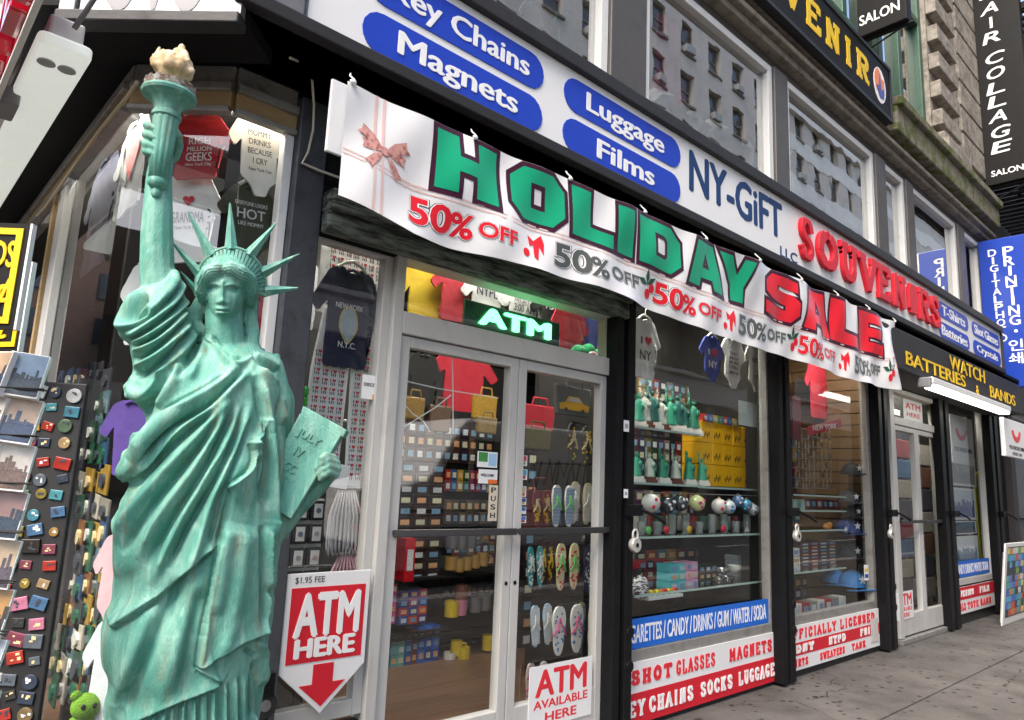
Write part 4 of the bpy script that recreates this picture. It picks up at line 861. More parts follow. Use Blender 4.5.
# sunglasses stand and sundries in the side window
p = on_x(85, 500, .95); t = thing('display_stand', 'dark spinner stand of sunglasses behind the side window', 'display stand', (p[0], p[1], 0.4))
G().tube([(p[0], p[1], .4), (p[0], p[1], 2.0)], .02, 8).build('pole', IRON, t, world=True)
LENS = mat('green_lens', (.02, .12, .07), .08, .3); G().box(p[0]-.1, p[0]+.1, p[1]-.02, p[1]+.02, .45, 1.95).build('panel', mat('panel_dark', (.05, .05, .055), .5), t, world=True)
for k in range(11):
    for yy in (-.14, .14):
        z = .62+k*.12; g = G()
        for dx in (-.045, .045): g.lathe([(.002, -.004), (.034, -.002), (.034, .002), (.002, .004)], (p[0]-.13, p[1]+yy+dx, z), 12, ax='x')
        g.box(p[0]-.135, p[0]-.125, p[1]+yy-.03, p[1]+yy+.03, z+.01, z+.018)
        tag(g.build('sunglasses', LENS), 'dark green sunglasses on the spinner stand behind the side window', 'sunglasses', 'sunglasses on the spinner')
DARKP = mat('print_skyline_dark', (.05, .055, .07), .35, .4, 40); LITEP = mat('print_lights', (.7, .55, .3), .35, .4, 40); FOAMP = mat('print_cloud', (.7, .72, .75), .35, .2, 40)
# magnet board beside the postcard rack
bp = CAM+ray(36, 520)*2.05; bx = thing('magnet_board', 'black board of souvenir magnets between the postcards and the side window', 'display board', frame(tuple(bp), (.80, -.6, 0)))
slab_part(bx, 'board', mat('board_black', (.012, .012, .013), .6), rect(-.085, .085, -.75, .40), -.02, 0, bevel=.004)
cols = ['902820', 'b08030', 'a0a0a0', '983028', '3a7080', 'a86880', '40808a', '6a5a40', '505860', '4a6048', '406080', '8a6a3a', '303030', '703848', '7a6a30', '907858', '303848', '282420']
MI = 0
for k in range(22):
    z = .37-k*.05
    for s_ in (-.052, -.002, .05):
        c = rs.choice(cols); MI = rs.randint(0, 8); M = MW[bx.name] @ Matrix.Translation((s_+rs.uniform(-.008, .008), z+rs.uniform(-.008, .008), 0)) @ Matrix.Rotation(rs.uniform(-.3, .3), 4, 'Z') @ Matrix.Scale(rs.uniform(.65, 1.2), 4)
        t = thing('magnet', 'small printed souvenir magnet on the black board beside the postcards', 'magnet', M, 'magnets on the board')
        P = circle(0, 0, .019, .019, 14) if MI % 3 == 0 else rect(-.021, .021, -.016, .016)
        slab_part(t, 'plate', mat('magnet_'+c, c, .3, .5, 60), P, 0, .006, bevel=.0015); g = G()
        for q in range(3): xx, yy = rs.uniform(-.012, .008), rs.uniform(-.010, .006); g.box(xx, xx+rs.uniform(.004, .012), yy, yy+rs.uniform(.003, .009), .006, .0066+q*.0002)
        g.build('picture', rs.choice((DARKP, LITEP, FOAMP)), t)
# wire rack of postcards
RP = CAM+ray(-6, 520)*1.62; rk = thing('postcard_rack', 'tall wire rack of postcards at the left edge', 'postcard rack', (RP[0], RP[1], 0))
G().tube([(RP[0]-.12, RP[1]+.05, 0), (RP[0]-.12, RP[1]+.05, 1.85)], .014, 8).build('pole', IRON, rk, world=True)
G().lathe([(.26, 0), (.26, .02), (.04, .05)], (RP[0]-.12, RP[1]+.05, 0), 20).build('base', IRON, rk, world=True)
RF = frame((0, 0, 0), (.62, -.785, 0))
PCOL = [('a89078', '30405a'), ('c0a88a', '5a5058'), ('2a78b8', '2a5048'), ('c8c0b4', '6a5448'), ('b88a50', '403630'), ('7a90a8', '404850'), ('907068', '303c48'), ('b8c0c8', '4a5460')]
def postcard(M, c1, c2):
    t = thing('postcard', 'city view postcard standing in a pocket of the wire rack', 'postcard', M, 'postcards in the wire rack')
    slab_part(t, 'stack', WHITE, rect(-.040, .040, -.053, .053), -.018, 0); a = slab_part(t, 'sky_print', mat('card_'+c1, c1, .3, .35, 40), rect(-.038, .038, -.008, .051), 0, .0006); b = slab_part(t, 'ground_print', mat('card_'+c2, c2, .3, .9, 130), rect(-.038, .038, -.049, -.0085), 0, .0006)
    g = G(); x = -.037
    while x < .034:
        wd = rs.uniform(.004, .010); g.box(x, x+wd, -.0085, -.004+rs.random()**2*.036, .0006, .0012); x += wd+rs.choice((0, .001, .003))
    g.build('skyline_print', mat('card_'+c2, c2), t)
for j in range(14):
    for i in range(2):
        z = 1.70-j*.106; off = Vector((RP[0]-.05+i*.058, RP[1]-.0-i*.035, z)); postcard(Matrix.Translation(off) @ RF @ Matrix.Rotation(-.22+rs.uniform(-.05, .05), 4, 'X') @ Matrix.Rotation(.5*i+rs.uniform(-.1, .1), 4, 'Y') @ Matrix.Rotation(rs.uniform(-.04, .04), 4, 'Z'), *PCOL[(j*3+i*5) % 8])
for j in range(14):
    g = G(); z = 1.70-j*.106; a_ = Vector((RP[0]-.10, RP[1]+.03, z-.035)); b_ = Vector((RP[0]+.05, RP[1]-.075, z-.035)); g.tube([a_, b_], .0022, 5); g.tube([a_+Vector((-.01, -.03, .0)), b_+Vector((-.01, -.03, .0))], .0022, 5); g.build('wire_pocket', IRON, rk, world=True)

# ---- bay between the corner post and the doors ----
F, w, h = box_px(('F', .24), 312, 246, 384, 500)
PJ = thing('pyjama_set', 'white pyjamas patterned with red hearts hanging behind the navy T-shirt', 'pyjamas', F)
top = G().prism([(-.5*w, .22*h), (.5*w, .22*h), (.5*w, .5*h), (-.5*w, .5*h)], -.02, -.004).build('top', CWH, PJ, bevel=.005)
legs = []
for s in (-1, 1):
    legs.append(G().prism([(s*.02*w, -.0*h), (s*.05*w, -.42*h-.02*s), (s*.56*w, -.46*h), (s*.52*w, -.0*h), (s*.42*w, .24*h), (s*.02*w, .24*h)][::s], .004, .022).build('trouser_leg', CWH, PJ, bevel=.006))
gt, gh = G(), G()
def in_poly(x, y, P): return bool(inside_xy(x, y, P))
def inside_xy(x, y, P):
    c = False; j = len(P)-1
    for i in range(len(P)):
        if (P[i][1] > y) != (P[j][1] > y) and x < (P[j][0]-P[i][0])*(y-P[i][1])/(P[j][1]-P[i][1])+P[i][0]: c = not c
        j = i
    return c
nx = 9
for zone, zz, P in ((0, -.004, [(-.48*w, .24*h), (.48*w, .24*h), (.48*w, .49*h), (-.48*w, .49*h)]), (1, .022, [(-.04*w, .0), (-.07*w, -.41*h), (-.55*w, -.45*h), (-.51*w, 0), (-.41*w, .23*h), (-.04*w, .23*h)]), (1, .022, [(.04*w, .0), (.07*w, -.41*h), (.55*w, -.45*h), (.51*w, 0), (.41*w, .23*h), (.04*w, .23*h)])):
    st = w/nx
    for j in range(40):
        for i in range(-6, 7):
            x, y = (i+.5*(j % 2)*0)*st, .48*h-j*st*1.0
            if not in_poly(x-st*.35, y, P) or not in_poly(x+st*.35, y, P): continue
            gh.prism(heart(x+st*.14, y+st*.16, st*.46)[::2], zz, zz+.0012)
            gt.box(x-st*.34, x-st*.24, y+.02*st, y+.32*st, zz, zz+.0011); gt.box(x-st*.30, x-st*.20, y-.36*st, y-.06*st, zz, zz+.001); gt.box(x-st*.06, x+st*.04, y-.36*st, y-.06*st, zz, zz+.001); gt.box(x+st*.16, x+st*.26, y-.36*st, y-.06*st, zz, zz+.001)
gh.build('heart_print', INKR, PJ); gt.build('letter_print', TXT, PJ)
nv = garment('tee', ('F', .17), (312, 266, 386, 368), CNAVY, 'navy T-shirt with a shield crest hanging in front of the patterned pyjamas', [('NEW YORK', 0, .10, .38, .055, TXW), ('N.Y.C.', 0, -.28, .24, .06, TXW)])
F, w, h = box_px(('F', .17), 312, 266, 386, 368)
slab_part(nv, 'crest_border', mat('crest_gold', (.5, .42, .2), .6), [(.13*w*math.sin(a)*(1 if math.cos(a) > -.2 else 1-.55*abs(math.cos(a)+.2)), -.08*h+.19*h*math.cos(a)) for a in [i*2*math.pi/22 for i in range(22)]][::-1], .001, .002)
slab_part(nv, 'crest', mat('crest_blue', (.36, .44, .50), .6, .3, 30), [(.105*w*math.sin(a)*(1 if math.cos(a) > -.2 else 1-.55*abs(math.cos(a)+.2)), -.08*h+.16*h*math.cos(a)) for a in [i*2*math.pi/22 for i in range(22)]][::-1], .002, .003)
F, w, h = box_px(('F', .25), 286, 388, 318, 414)
t = thing('folded_scarf', 'bright green scarf bundled behind the top of the tablet', 'scarf', F); g = G()
for k in range(5): g.tube([(-w*.5, -h*.4+k*h*.2, 0), (-w*.1, -h*.34+k*h*.2+.012*(k % 2), .02), (w*.5, -h*.42+k*h*.2, 0)], .018, 8)
g.build('cloth', mat('bright_green', (.015, .42, .03), .7, .3, 20), t, smooth=True)
# board of watches
F, w, h = box_px(('F', .30), 272, 498, 322, 642); W0 = thing('watch_board', 'white gridded board of boxed watches beside the statue', 'display board', F)
slab_part(W0, 'board', WSIGN, rect(-w/2, w/2, -h/2, h/2), -.05, -.03)
for j in range(6):
    for i in range(3):
        cx, cy = -w/2+w*(i+.5)/3, h/2-h*(j+.5)/6; a, b = w/3*.43, h/6*.42
        M = F @ Matrix.Translation((cx, cy, 0))
        t = thing('watch_box', 'black boxed watch on a pale card in the gridded board', 'watch box', M, 'watches on the gridded board')
        g = G(); g.prism(rect(-a, a, -b, b), -.03, 0); g.build('box', CBLK, t, bevel=.004)
        slab_part(t, 'card', mat('watch_card', (.66, .66, .64), .5, .1), rect(-a*.62, a*.62, -b*.72, b*.72), 0, .001)
        G().lathe([(.001, 0), (min(a, b)*.36, 0), (min(a, b)*.34, .003)], (0, -.0, .001), 14).build('dial', mat('dial_%d' % ((i+j) % 3), ((.3, .3, .32), (.5, .35, .35), (.12, .14, .2))[(i+j) % 3], .3), t)
# strings of necklaces and a stack of striped boxes
for (u0, u1, v0, v1, m, lab) in ((328, 360, 490, 555, mat('pearl', (.42, .40, .41), .3), 'bundle of pale bead necklaces hanging right of the tablet'), (329, 362, 556, 600, mat('pink_beads', (.50, .26, .30), .35), 'bundle of pink bead necklaces below the pale ones')):
    F, w, h = box_px(('F', .22), u0, v0, u1, v1); t = thing('necklaces', lab, 'necklaces', F); g = G()
    for k in range(9):
        x = -w/2+w*k/8; g.tube([(x*.5, h/2, 0), (x, h*.1, .01), (x*1.05, -h*.35, .012), (x*.9, -h/2, .01), (x*.8, -h*.35, .0), (x*.8, h*.1, -.005), (x*.4, h/2, -.01)], .006, 6)
    g.build('beads', m, t, smooth=True); G().tube([(-w*.5, h/2+.01, 0), (w*.5, h/2+.01, 0)], .008, 6).build('hook_bar', ALUD, t)
for k in range(16):
    F, w, h = box_px(('F', .35), 362, 448+k*11, 380, 458+k*11); o = G().box(-w/2, w/2, -h/2, h/2, -.12, 0).build('gift_box', mat(('stripe_dark', 'stripe_red')[k % 2], ((.02, .02, .022), (.25, .02, .02))[k % 2], .5, .4, 40), None, F, bevel=.003)
    tag(o, 'flat dark or red gift box in the stack beside the door frame', 'gift box', 'gift boxes by the door frame')
F, w, h = box_px(('F', .10), 328, 464, 349, 488); tag(G().prism(rect(-w/2, w/2, -h/2, h/2), -.003, 0).build('price_card', WSIGN, None, F @ Matrix.Rotation(-.12, 4, 'Z')), 'blank white price card just behind the hand on the tablet', 'card')
F, w, h = box_px(('F', .3), 322, 360, 384, 520)
tag(G().tube([tuple(F @ Vector((-w*.4, .1, -.1))), tuple(F @ Vector((w*.6, .1, -.1)))], .012, 8).build('rail', ALUD), 'steel clothes rail behind the pyjamas', 'rail')
# ---- transom row of shirts ----
ty = ('F', .34)
garment('tee', ty, (398, 258, 452, 345), CYEL, 'yellow T-shirt at the left end of the transom', hanger=False)
garment('tee', ('F', .30), (432, 264, 482, 322), CRED, 'red T-shirt next to the yellow one in the transom', hanger=False)
garment('tee', ('F', .28), (462, 274, 512, 330), CWH, 'white library T-shirt above the green neon sign', [('NYPL', .0, .18, .42, .17, CNAVY)], hanger=False)
garment('tee', ('F', .27), (500, 286, 548, 338), CWH, 'white T-shirt with small late night lettering above the green neon sign', [('JUST SO YOU', .0, .2, .42, .08, TXT), ('3:00 AM', .0, .06, .42, .14, TXT)], hanger=False)
garment('tee', ('F', .25), (532, 290, 578, 345), CBLK, 'black T-shirt with white fire department lettering in the transom', [('FDNY', .0, .2, .4, .16, TXW)], hanger=False)
garment('tee', ('F', .22), (552, 300, 590, 368), CRED, 'red T-shirt near the right end of the transom', hanger=False)
garment('tee', ('F', .26), (576, 306, 604, 372), CRBL, 'royal blue T-shirt at the right end of the transom', hanger=False)
p = on_y(588, 356, .14); t = thing('plush_hat', 'green foam crown with a pale trim lying on the transom bar', 'hat', (p[0], p[1], 2.335)); g = G()
for dx, dz, r in ((-.1, .04, .05), (0, .06, .055), (.09, .04, .05), (.15, .03, .035)): g.ell((dx, 0, dz), (r, .05, r))
g.build('crown', mat('foam_green', (.01, .28, .10), .8, .3, 20), t, smooth=True); G().ell((.0, -.05, .03), (.05, .015, .025)).build('trim', CPINK, t, smooth=True)
# ---- seen through the left door: shelves of boxed gifts, mugs, caps, shirts ----
DY = 1.75
def dx_(u, v=560): return X(u, v, DY)
def dz_(u, v): return Zp(u, v, DY)
sx0, sx1 = 2.02, 4.7
SHL = thing('shelf_unit', 'dark shelf unit of gifts behind the left entrance door', 'shelf', (3.0, DY+.2, .09))
for z in (.30, dz_(440, 628), dz_(440, 576)):
    G().box(sx0, sx1, DY-.02, DY+.42, z-.02, z).build('shelf', BSIGN, SHL, world=True)
G().box(sx0, sx1, DY+.42, DY+.45, .1, 2.6).build('back_panel', DARKIN, SHL, world=True)
def stock(name, label, cat, group, u0, v0, u1, v1, y, nx, nz, colsx, dep=.14, gap=.06, mk=None):
    """Rows of boxes stacked behind the glass: one object each."""
    F, w, h = box_px(('F', y), u0, v0, u1, v1); bw, bh_ = w/nx, h/nz
    for j in range(nz):
        for i in range(nx):
            c = colsx[(i+j*(nx+1)) % len(colsx)] if len(colsx) > nx or len(colsx) < 4 else colsx[i % len(colsx)]
            M = F @ Matrix.Translation((-w/2+bw*(i+.5)+rs.uniform(-.002, .002), -h/2+bh_*j, -dep/2)) @ Matrix.Rotation(rs.uniform(-.03, .03), 4, 'Y')
            m = mat('pack_'+c, c, .35, .5, 30)
            o = thing(name, label, cat, M, group)
            G().box(-bw*.48, bw*.48, .001, bh_*.97, -dep*.45, dep*.45).build('carton', m, o, bevel=.003)
            slab_part(o, 'printed_label', mat('label_%d' % ((i*2+j) % 4), ((.5, .55, .6), (.55, .3, .15), (.15, .3, .45), (.5, .5, .35))[(i*2+j) % 4], .4, .5, 60), rect(-bw*.26, bw*.30, bh_*.25, bh_*.72), dep*.45, dep*.45+.001)
stock('gift_box', 'blue boxed souvenir stacked low behind the left entrance door', 'gift box', 'blue gift boxes behind the left door', 418, 626, 440, 672, DY, 3, 4, ['1c4fa0', '2a66b8', '184088'])
stock('gift_box', 'pale teal boxed souvenir stacked left of the blue boxes', 'gift box', 'teal gift boxes behind the left door', 391, 634, 412, 676, DY, 3, 4, ['5c9a98', '6aa8a0', '2a5a9a', '4a8890'])
stock('gift_box', 'brown boxed souvenir between the teal and blue boxes', 'gift box', 'brown gift boxes behind the left door', 412, 630, 418, 674, DY, 1, 4, ['6a3a28', '84482e'])
stock('gift_box', 'multicoloured boxed souvenir on the middle shelf behind the left door', 'gift box', 'mixed gift boxes on the middle shelf', 400, 590, 428, 624, DY, 3, 4, ['28509a', 'b8482a', '50307a', '2a3a80', '983a5a'])
stock('gift_box', 'pink or blue boxed souvenir at the left end of the middle shelf', 'gift box', 'tall gift boxes on the middle shelf', 390, 584, 397, 624, DY, 1, 4, ['c04080', '3060a8'])
stock('cap_stack', 'folded dark cap with an orange rim in the stacks behind the left door', 'cap', 'stacked caps behind the left door', 397, 462, 444, 582, DY+.05, 3, 11, ['1c1a1a', '2a1812', '201410', '4a1210'])
stock('red_carton', 'long red carton standing behind the left door push bar', 'carton', 'red cartons behind the left door', 405, 537, 416, 582, DY-.1, 1, 1, ['b01020'])
stock('gift_box', 'dark boxed souvenir in the long row behind the mugs', 'gift box', 'dark boxes behind the mugs', 444, 586, 492, 606, DY+.3, 7, 2, ['3a2030', '203a50', '50401c', '301818', '1c3020'])
stock('gift_box', 'small bright boxed souvenir on the top shelf behind the left door', 'gift box', 'bright boxes on the top shelf', 446, 470, 494, 492, DY+.3, 8, 2, ['8a2020', '205080', 'a08030', '305030', '702050'])
stock('gift_box', 'grey boxed souvenir on the shelf under the bright boxes', 'gift box', 'grey boxes under the bright boxes', 446, 500, 494, 524, DY+.3, 7, 2, ['504840', '383838', '685848'])
MUG = {}
def mug(label, u, v, y, m, s=1.0, group=None):
    p = on_y(u, v, y); M = Matrix.Translation(p) @ Matrix.Rotation(rs.uniform(-.6, .6), 4, 'Z')
    t = thing('mug', label, 'mug', M, group)
    G().lathe([(.036*s, 0), (.042*s, .004), (.043*s, .095*s), (.039*s, .095*s), (.037*s, .012*s), (.005, .010*s)], seg=20).build('cup', m, t, auto=50)
    G().tube([(.04*s, 0, .075*s), (.068*s, 0, .072*s), (.072*s, 0, .045*s), (.06*s, 0, .024*s), (.04*s, 0, .02*s)], .006*s, 8).build('handle', m, t, smooth=True)
YM = mat('mug_yellow', (.62, .44, .02), .25, .1, 10, coat=.5); WM = mat('mug_white', (.7, .68, .62), .25, .1, 10, coat=.5); PMG = mat('mug_pink', (.5, .18, .26), .3); BM = mat('mug_brown', (.14, .05, .03), .3); GM = mat('mug_grey', (.12, .12, .13), .3)
for lab, u, v, y, m, s in (('white mug on the floor shelf right of the blue boxes', 449, 667, DY, WM, 1.2), ('yellow mug tipped over the white mug', 456, 655, DY, YM, 1.2), ('wide yellow mug at the right end of the floor shelf', 463, 662, DY-.05, YM, 1.25), ('yellow tumbler on the middle shelf behind the left door', 451, 617, DY, YM, 1.35), ('pink tumbler on the middle shelf next to the yellow one', 460, 615, DY, PMG, 1.3), ('brown mug standing above the pink tumbler', 461, 600, DY, BM, 1.3), ('dark grey mug at the right end of the middle shelf', 475, 612, DY, GM, 1.3), ('dark grey mug beside the door stile on the middle shelf', 484, 610, DY, GM, 1.3), ('yellow mug on the floor shelf close to the door stile', 488, 650, DY, YM, 1.3)): mug(lab, u, v, y, m, s)
for k, (u, v) in enumerate(((450, 570), (458, 572), (466, 570), (474, 568), (482, 566))): mug('gold coffee mug in the row on the upper shelf behind the left door', u, v, DY, mat('mug_gold', (.34, .2, .05), .3, .2, 10), 1.15, 'gold mugs on the upper shelf')
for k, (u, v) in enumerate(((452, 549), (461, 550), (470, 548))): mug('dark coffee mug in the row above the gold mugs', u, v, DY, GM, 1.3, 'dark mugs above the gold mugs')
garment('tee', ('F', 1.2), (430, 350, 500, 412), CRED, 'large red T-shirt hanging high behind the left entrance door', hanger=False)
garment('tee', ('F', 1.1), (402, 352, 444, 420), CBLK, 'black T-shirt hanging high at the hinge side of the left door', hanger=False)
def tote(label, bb, y, m, extra=None):
    F, w, h = box_px(('F', y), *bb); t = thing('tote_bag', label, 'bag', F)
    G().prism([(-w*.46, -h*.5), (w*.46, -h*.5), (w*.5, .28*h), (-w*.5, .28*h)], -.04, 0).build('bag', m, t, bevel=.012)
    G().tube([(-w*.25, .27*h, 0), (-w*.2, .5*h, 0), (w*.2, .5*h, 0), (w*.25, .27*h, 0)], .007, 6).build('strap', m, t)
    return t, w, h
BRZ = mat('sequin_bronze', (.20, .12, .03), .35, .6, 40, .5, 80); 
tote('bronze sequin bag hanging at the left of the left door', (404, 390, 426, 420), 1.0, BRZ); tote('patterned brown bag hanging in the middle of the left door', (430, 398, 452, 432), 1.05, mat('bag_brown', (.09, .05, .03), .6, .7, 50)); tote('gold bag hanging at the right of the left door', (474, 388, 498, 420), 1.0, mat('bag_gold', (.34, .20, .02), .5, .6, 40)); tote('small ochre bag below the gold bag behind the left door', (478, 412, 498, 434), .95, mat('bag_ochre', (.18, .13, .05), .6, .6, 50))
g = G()
for P in (([(402, 428), (420, 417), (436, 407), (451, 395)]), ([(404, 404), (412, 413), (424, 422), (430, 432)]), ([(452, 352), (453, 392), (453, 434)]), ([(405, 381), (440, 389), (498, 398)])):
    g.tube([tuple(on_y(u, v, .012)) for u, v in P], .0035, 5)
tag(g.build('glass_crack', mat('crack_white', (.7, .72, .7), .4)), 'white cracks and tape across the top of the left entrance door pane', 'crack')
# ---- seen through the right door: sandals and bags ----
def sandals(label, bb, y, m, strap, dots=None, tilt=.0):
    F, w, h = box_px(('F', y), *bb); t = thing('flip_flops', label, 'flip-flops', F @ Matrix.Rotation(tilt, 4, 'Z'))
    for s in (-1, 1):
        cx = s*w*.25; rx = w*.235
        pts = [(cx+rx*math.copysign(abs(math.cos(a))**.75, math.cos(a))*(.80+.20*math.sin(a)-.13*math.exp(-((math.sin(a)+.15)/.35)**2)), h*.5*math.sin(a)) for a in [k*2*math.pi/28 for k in range(28)]]
        so = G().prism(pts, -.012+.012*(s > 0), .004+.012*(s > 0)).build('sole', m, t, bevel=.003)
        zz = .004+.012*(s > 0); g = G()
        g.tube([(cx, h*.26, zz), (cx-rx*.3, h*.05, zz+.012), (cx-rx*.8, -h*.1, zz)], .006, 6); g.tube([(cx, h*.26, zz), (cx+rx*.3, h*.05, zz+.012), (cx+rx*.8, -h*.1, zz)], .006, 6); g.build('strap', strap, so)
        if dots:
            g = G()
            for k in range(26):
                a, r = rs.uniform(0, 6.3), math.sqrt(rs.random())*.82; x, y_ = cx+rx*r*math.cos(a)*.9, h*.5*r*math.sin(a)
                if dots[1] == 'dot': g.prism(circle(x, y_, .008, n=8), zz, zz+.0012+k*1e-5)
                else: g.box(cx-rx*.75, cx+rx*.75, -h*.42+k*h*.033, -h*.42+k*h*.033+.005, zz, zz+.001)
            g.build('printed_pattern', dots[0], so)
    G().box(-w*.3, w*.3, h*.50, h*.54, -.004, .004).build('hanger_clip', CBLK, t); return t
FFW = mat('sole_white', (.66, .65, .60), .6); FFC = mat('sole_cream', (.62, .52, .30), .6, .2, 14); FFB = mat('sole_blue', (.42, .56, .66), .6, .3, 20); FFN = mat('sole_navy', (.035, .035, .08), .6, .5, 60); FFP = mat('sole_pinkish', (.58, .46, .46), .6, .3, 30); INKB = mat('ink_blue', (.05, .16, .34), .6); INKP = mat('ink_pink', (.6, .06, .2), .6); INKG = mat('ink_green', (.1, .45, .12), .6)
sandals('white flip-flops with blue stripes behind the bar of the right door', (551, 485, 574, 527), .30, FFW, INKG, (INKB, 'stripe')); sandals('cream flip-flops beside the striped white pair', (569, 482, 592, 524), .40, FFC, FFW, (TXW, 'stripe'), -.06)
sandals('cream flip-flops with red dots and green straps below the bar', (555, 543, 579, 590), .30, FFC, INKG, (INKR, 'dot')); sandals('navy dotted flip-flops behind the red-dotted pair', (568, 543, 594, 592), .44, FFN, FFN, (TXW, 'dot'), -.08)
sandals('pale blue flip-flops in the lower row of the right door', (530, 604, 552, 646), .42, FFB, FFW, (TXW, 'stripe'), .06); sandals('white flip-flops with blue dots and pink straps in the lower row', (551, 605, 584, 654), .28, FFW, INKP, (INKB, 'dot'))
sandals('cream and teal flip-flops at the right end of the lower row', (576, 602, 596, 648), .46, FFC, INKB, (INKB, 'stripe'), -.08); sandals('pink patterned flip-flops half behind the entrance poster', (525, 662, 548, 708), .34, FFP, INKP, (INKP, 'dot'))
sandals('black and yellow dotted flip-flops at the top of the right door', (566, 424, 592, 466), .40, mat('sole_dark', (.03, .03, .02), .6), FFC, (YEL, 'dot'), -.05); sandals('dark sandals with yellow edging left of the white pair', (540, 540, 552, 585), .55, mat('sole_brown', (.09, .02, .02), .6), YEL, (YEL, 'dot'))
for k, z in enumerate((463, 531, 596)): tag(G().tube([tuple(on_y(536, z, .42)), tuple(on_y(598, z+1, .42))], .010, 8).build('display_bar', IRON), '%s steel bar of hanging sandals behind the right entrance door' % ('upper', 'middle', 'lower')[k], 'display bar')
t, w, h = tote('clear bag with a yellow taxi picture at the top of the right door', (557, 378, 592, 416), .35, mat('clear_bag', (.14, .15, .15), .15))
g = G(); g.prism([(-w*.40, -h*.36), (w*.40, -h*.36), (w*.43, -h*.2), (w*.26, -h*.16), (w*.12, .0), (-w*.16, .0), (-w*.26, -h*.16), (-w*.42, -h*.2)], .001, .004); g.build('printed_taxi', mat('taxi_yellow', (.62, .34, .01), .4), t)
g = G(); g.prism(circle(-w*.24, -h*.36, .016, n=10), .004, .006).prism(circle(w*.24, -h*.36, .016, n=10), .004, .006); g.build('printed_wheels', TXT, t)
G().prism([(-w*.12, -h*.03), (w*.1, -h*.03), (w*.2, -h*.14), (-w*.2, -h*.14)], .004, .0055).build('printed_windows', CGREY, t)
tote('red bag on the upper shelf of the right door', (524, 398, 556, 430), .6, CRED); tote('brown patterned bag beside the red one in the right door', (524, 422, 552, 450), .55, mat('bag_moss', (.10, .085, .03), .6, .7, 50)); tote('dark red bag low in the right door behind the card stickers', (526, 478, 552, 530), .6, mat('bag_maroon', (.12, .015, .02), .6, .4, 20))
# ---- display window left of the pier: statuettes, toy taxis, baubles, crockery ----
def shelf(label, u0, v0, u1, v1, y0, y1, m=None):
    z = (Zp(u0, v0, y0)+Zp(u1, v1, y0))/2; x0, x1 = X(u0, v0, y0), X(u1, v1, y0)
    t = thing('glass_shelf', label, 'shelf', ((x0+x1)/2, y0, z)); G().box(x0, x1, y0, y1, z-.012, z).build('pane', GLT, t, world=True)
    g = G(); g.box(x0, x1, y0-.004, y0-.001, z-.014, z+.002); g.build('edge', mat('glass_edge', (.42, .55, .5), .15), t, world=True); return x0, x1, z
STG = [mat('mini_green_%d' % k, c, .5, .2, 30) for k, c in enumerate(((.02, .20, .12), (.03, .32, .20), (.015, .12, .10), (.45, .47, .42)))]
def statuette_proto(h, m):
    t = thing('statuette', 'x', 'statuette', Matrix.Translation((0, 0, -5)))
    g = G(); g.lathe([(.16*h, .16*h), (.14*h, .2*h), (.115*h, .45*h), (.10*h, .56*h), (.085*h, .62*h), (.03*h, .66*h), (.03*h, .68*h)], seg=14, fn=lambda a, i: 1+.08*math.sin(a*5))
    g.ell((0, 0, .72*h), (.042*h, .042*h, .05*h), 10, 8); g.tube([(-.07*h, 0, .6*h), (-.1*h, 0, .72*h), (-.10*h, 0, .88*h)], [.03*h, .025*h, .018*h], 8); g.tube([(.08*h, 0, .6*h), (.1*h, -.04*h, .48*h), (.05*h, -.1*h, .46*h)], .026*h, 8); g.box(.02*h, .09*h, -.14*h, -.11*h, .42*h, .56*h)
    for k in range(7):
        a = math.pi*k/6; g.tube([(.04*h*math.cos(a), 0, .73*h+.04*h*math.sin(a)), (.10*h*math.cos(a), 0, .73*h+.10*h*math.sin(a))], [.010*h, .002*h], 5)
    g.build('figure', m, t, smooth=True); G().lathe([(.018*h, .86*h), (.03*h, .9*h), (.022*h, .94*h), (.004*h, 1.0*h)], (-.10*h, 0, 0), 8).build('torch', m, t)
    g = G(); g.box(-.17*h, .17*h, -.17*h, .17*h, 0, .1*h).box(-.14*h, .14*h, -.14*h, .14*h, .1*h, .17*h); g.build('plinth', WM if m is not STG[3] else BM, t, bevel=.003); return t
PROTO = [statuette_proto(1.0, m) for m in STG]
def put_statuette(k, M, label, group, first={}):
    if k not in first: o = PROTO[k]; first[k] = 1; o.matrix_world = M; MW[o.name] = M; o['label'] = label; o['group'] = group; return o
    return copy_tree(PROTO[k], M, None, label, group)
a0, a1, zsh = shelf('upper glass shelf of statuettes in the display window', 633, 424, 700, 436, .16, .5)
for k, (i, u) in enumerate(((1, 638), (3, 644), (2, 652), (3, 661), (1, 670), (2, 677), (2, 684), (0, 693))):
    x = X(u, 425, .30); M = Matrix.Translation((x, .30, zsh)) @ Matrix.Rotation(-.5, 4, 'Z') @ Matrix.Scale(.34+.03*(k % 3), 4); put_statuette(i, M, 'miniature %s statuette on the upper glass shelf' % ('green', 'green', 'green', 'silver')[i], 'statuettes on the upper shelf' if i != 3 else 'silver statuettes on the upper shelf')
a0, a1, zsh = shelf('lower glass shelf of statuettes left of the yellow boxes', 633, 484, 704, 484, .16, .5)
for k in range(11):
    u = 636+k*6.6; i = (1, 0, 3, 1, 0, 1, 3, 0, 1, 0, 1)[k]; x = X(u, 486, .28); M = Matrix.Translation((x, .28+.05*(k % 2), zsh)) @ Matrix.Rotation(-.5, 4, 'Z') @ Matrix.Scale(.28, 4); put_statuette(i, M, 'miniature %s statuette on the lower glass shelf' % ('green', 'green', 'green', 'silver')[i], 'statuettes on the lower shelf' if i != 3 else 'silver statuettes on the lower shelf')
F, w, h = box_px(('F', .34), 700, 425, 760, 487); TX_ = mat('toy_box_yellow', (.80, .42, .005), .4, .08, 20)
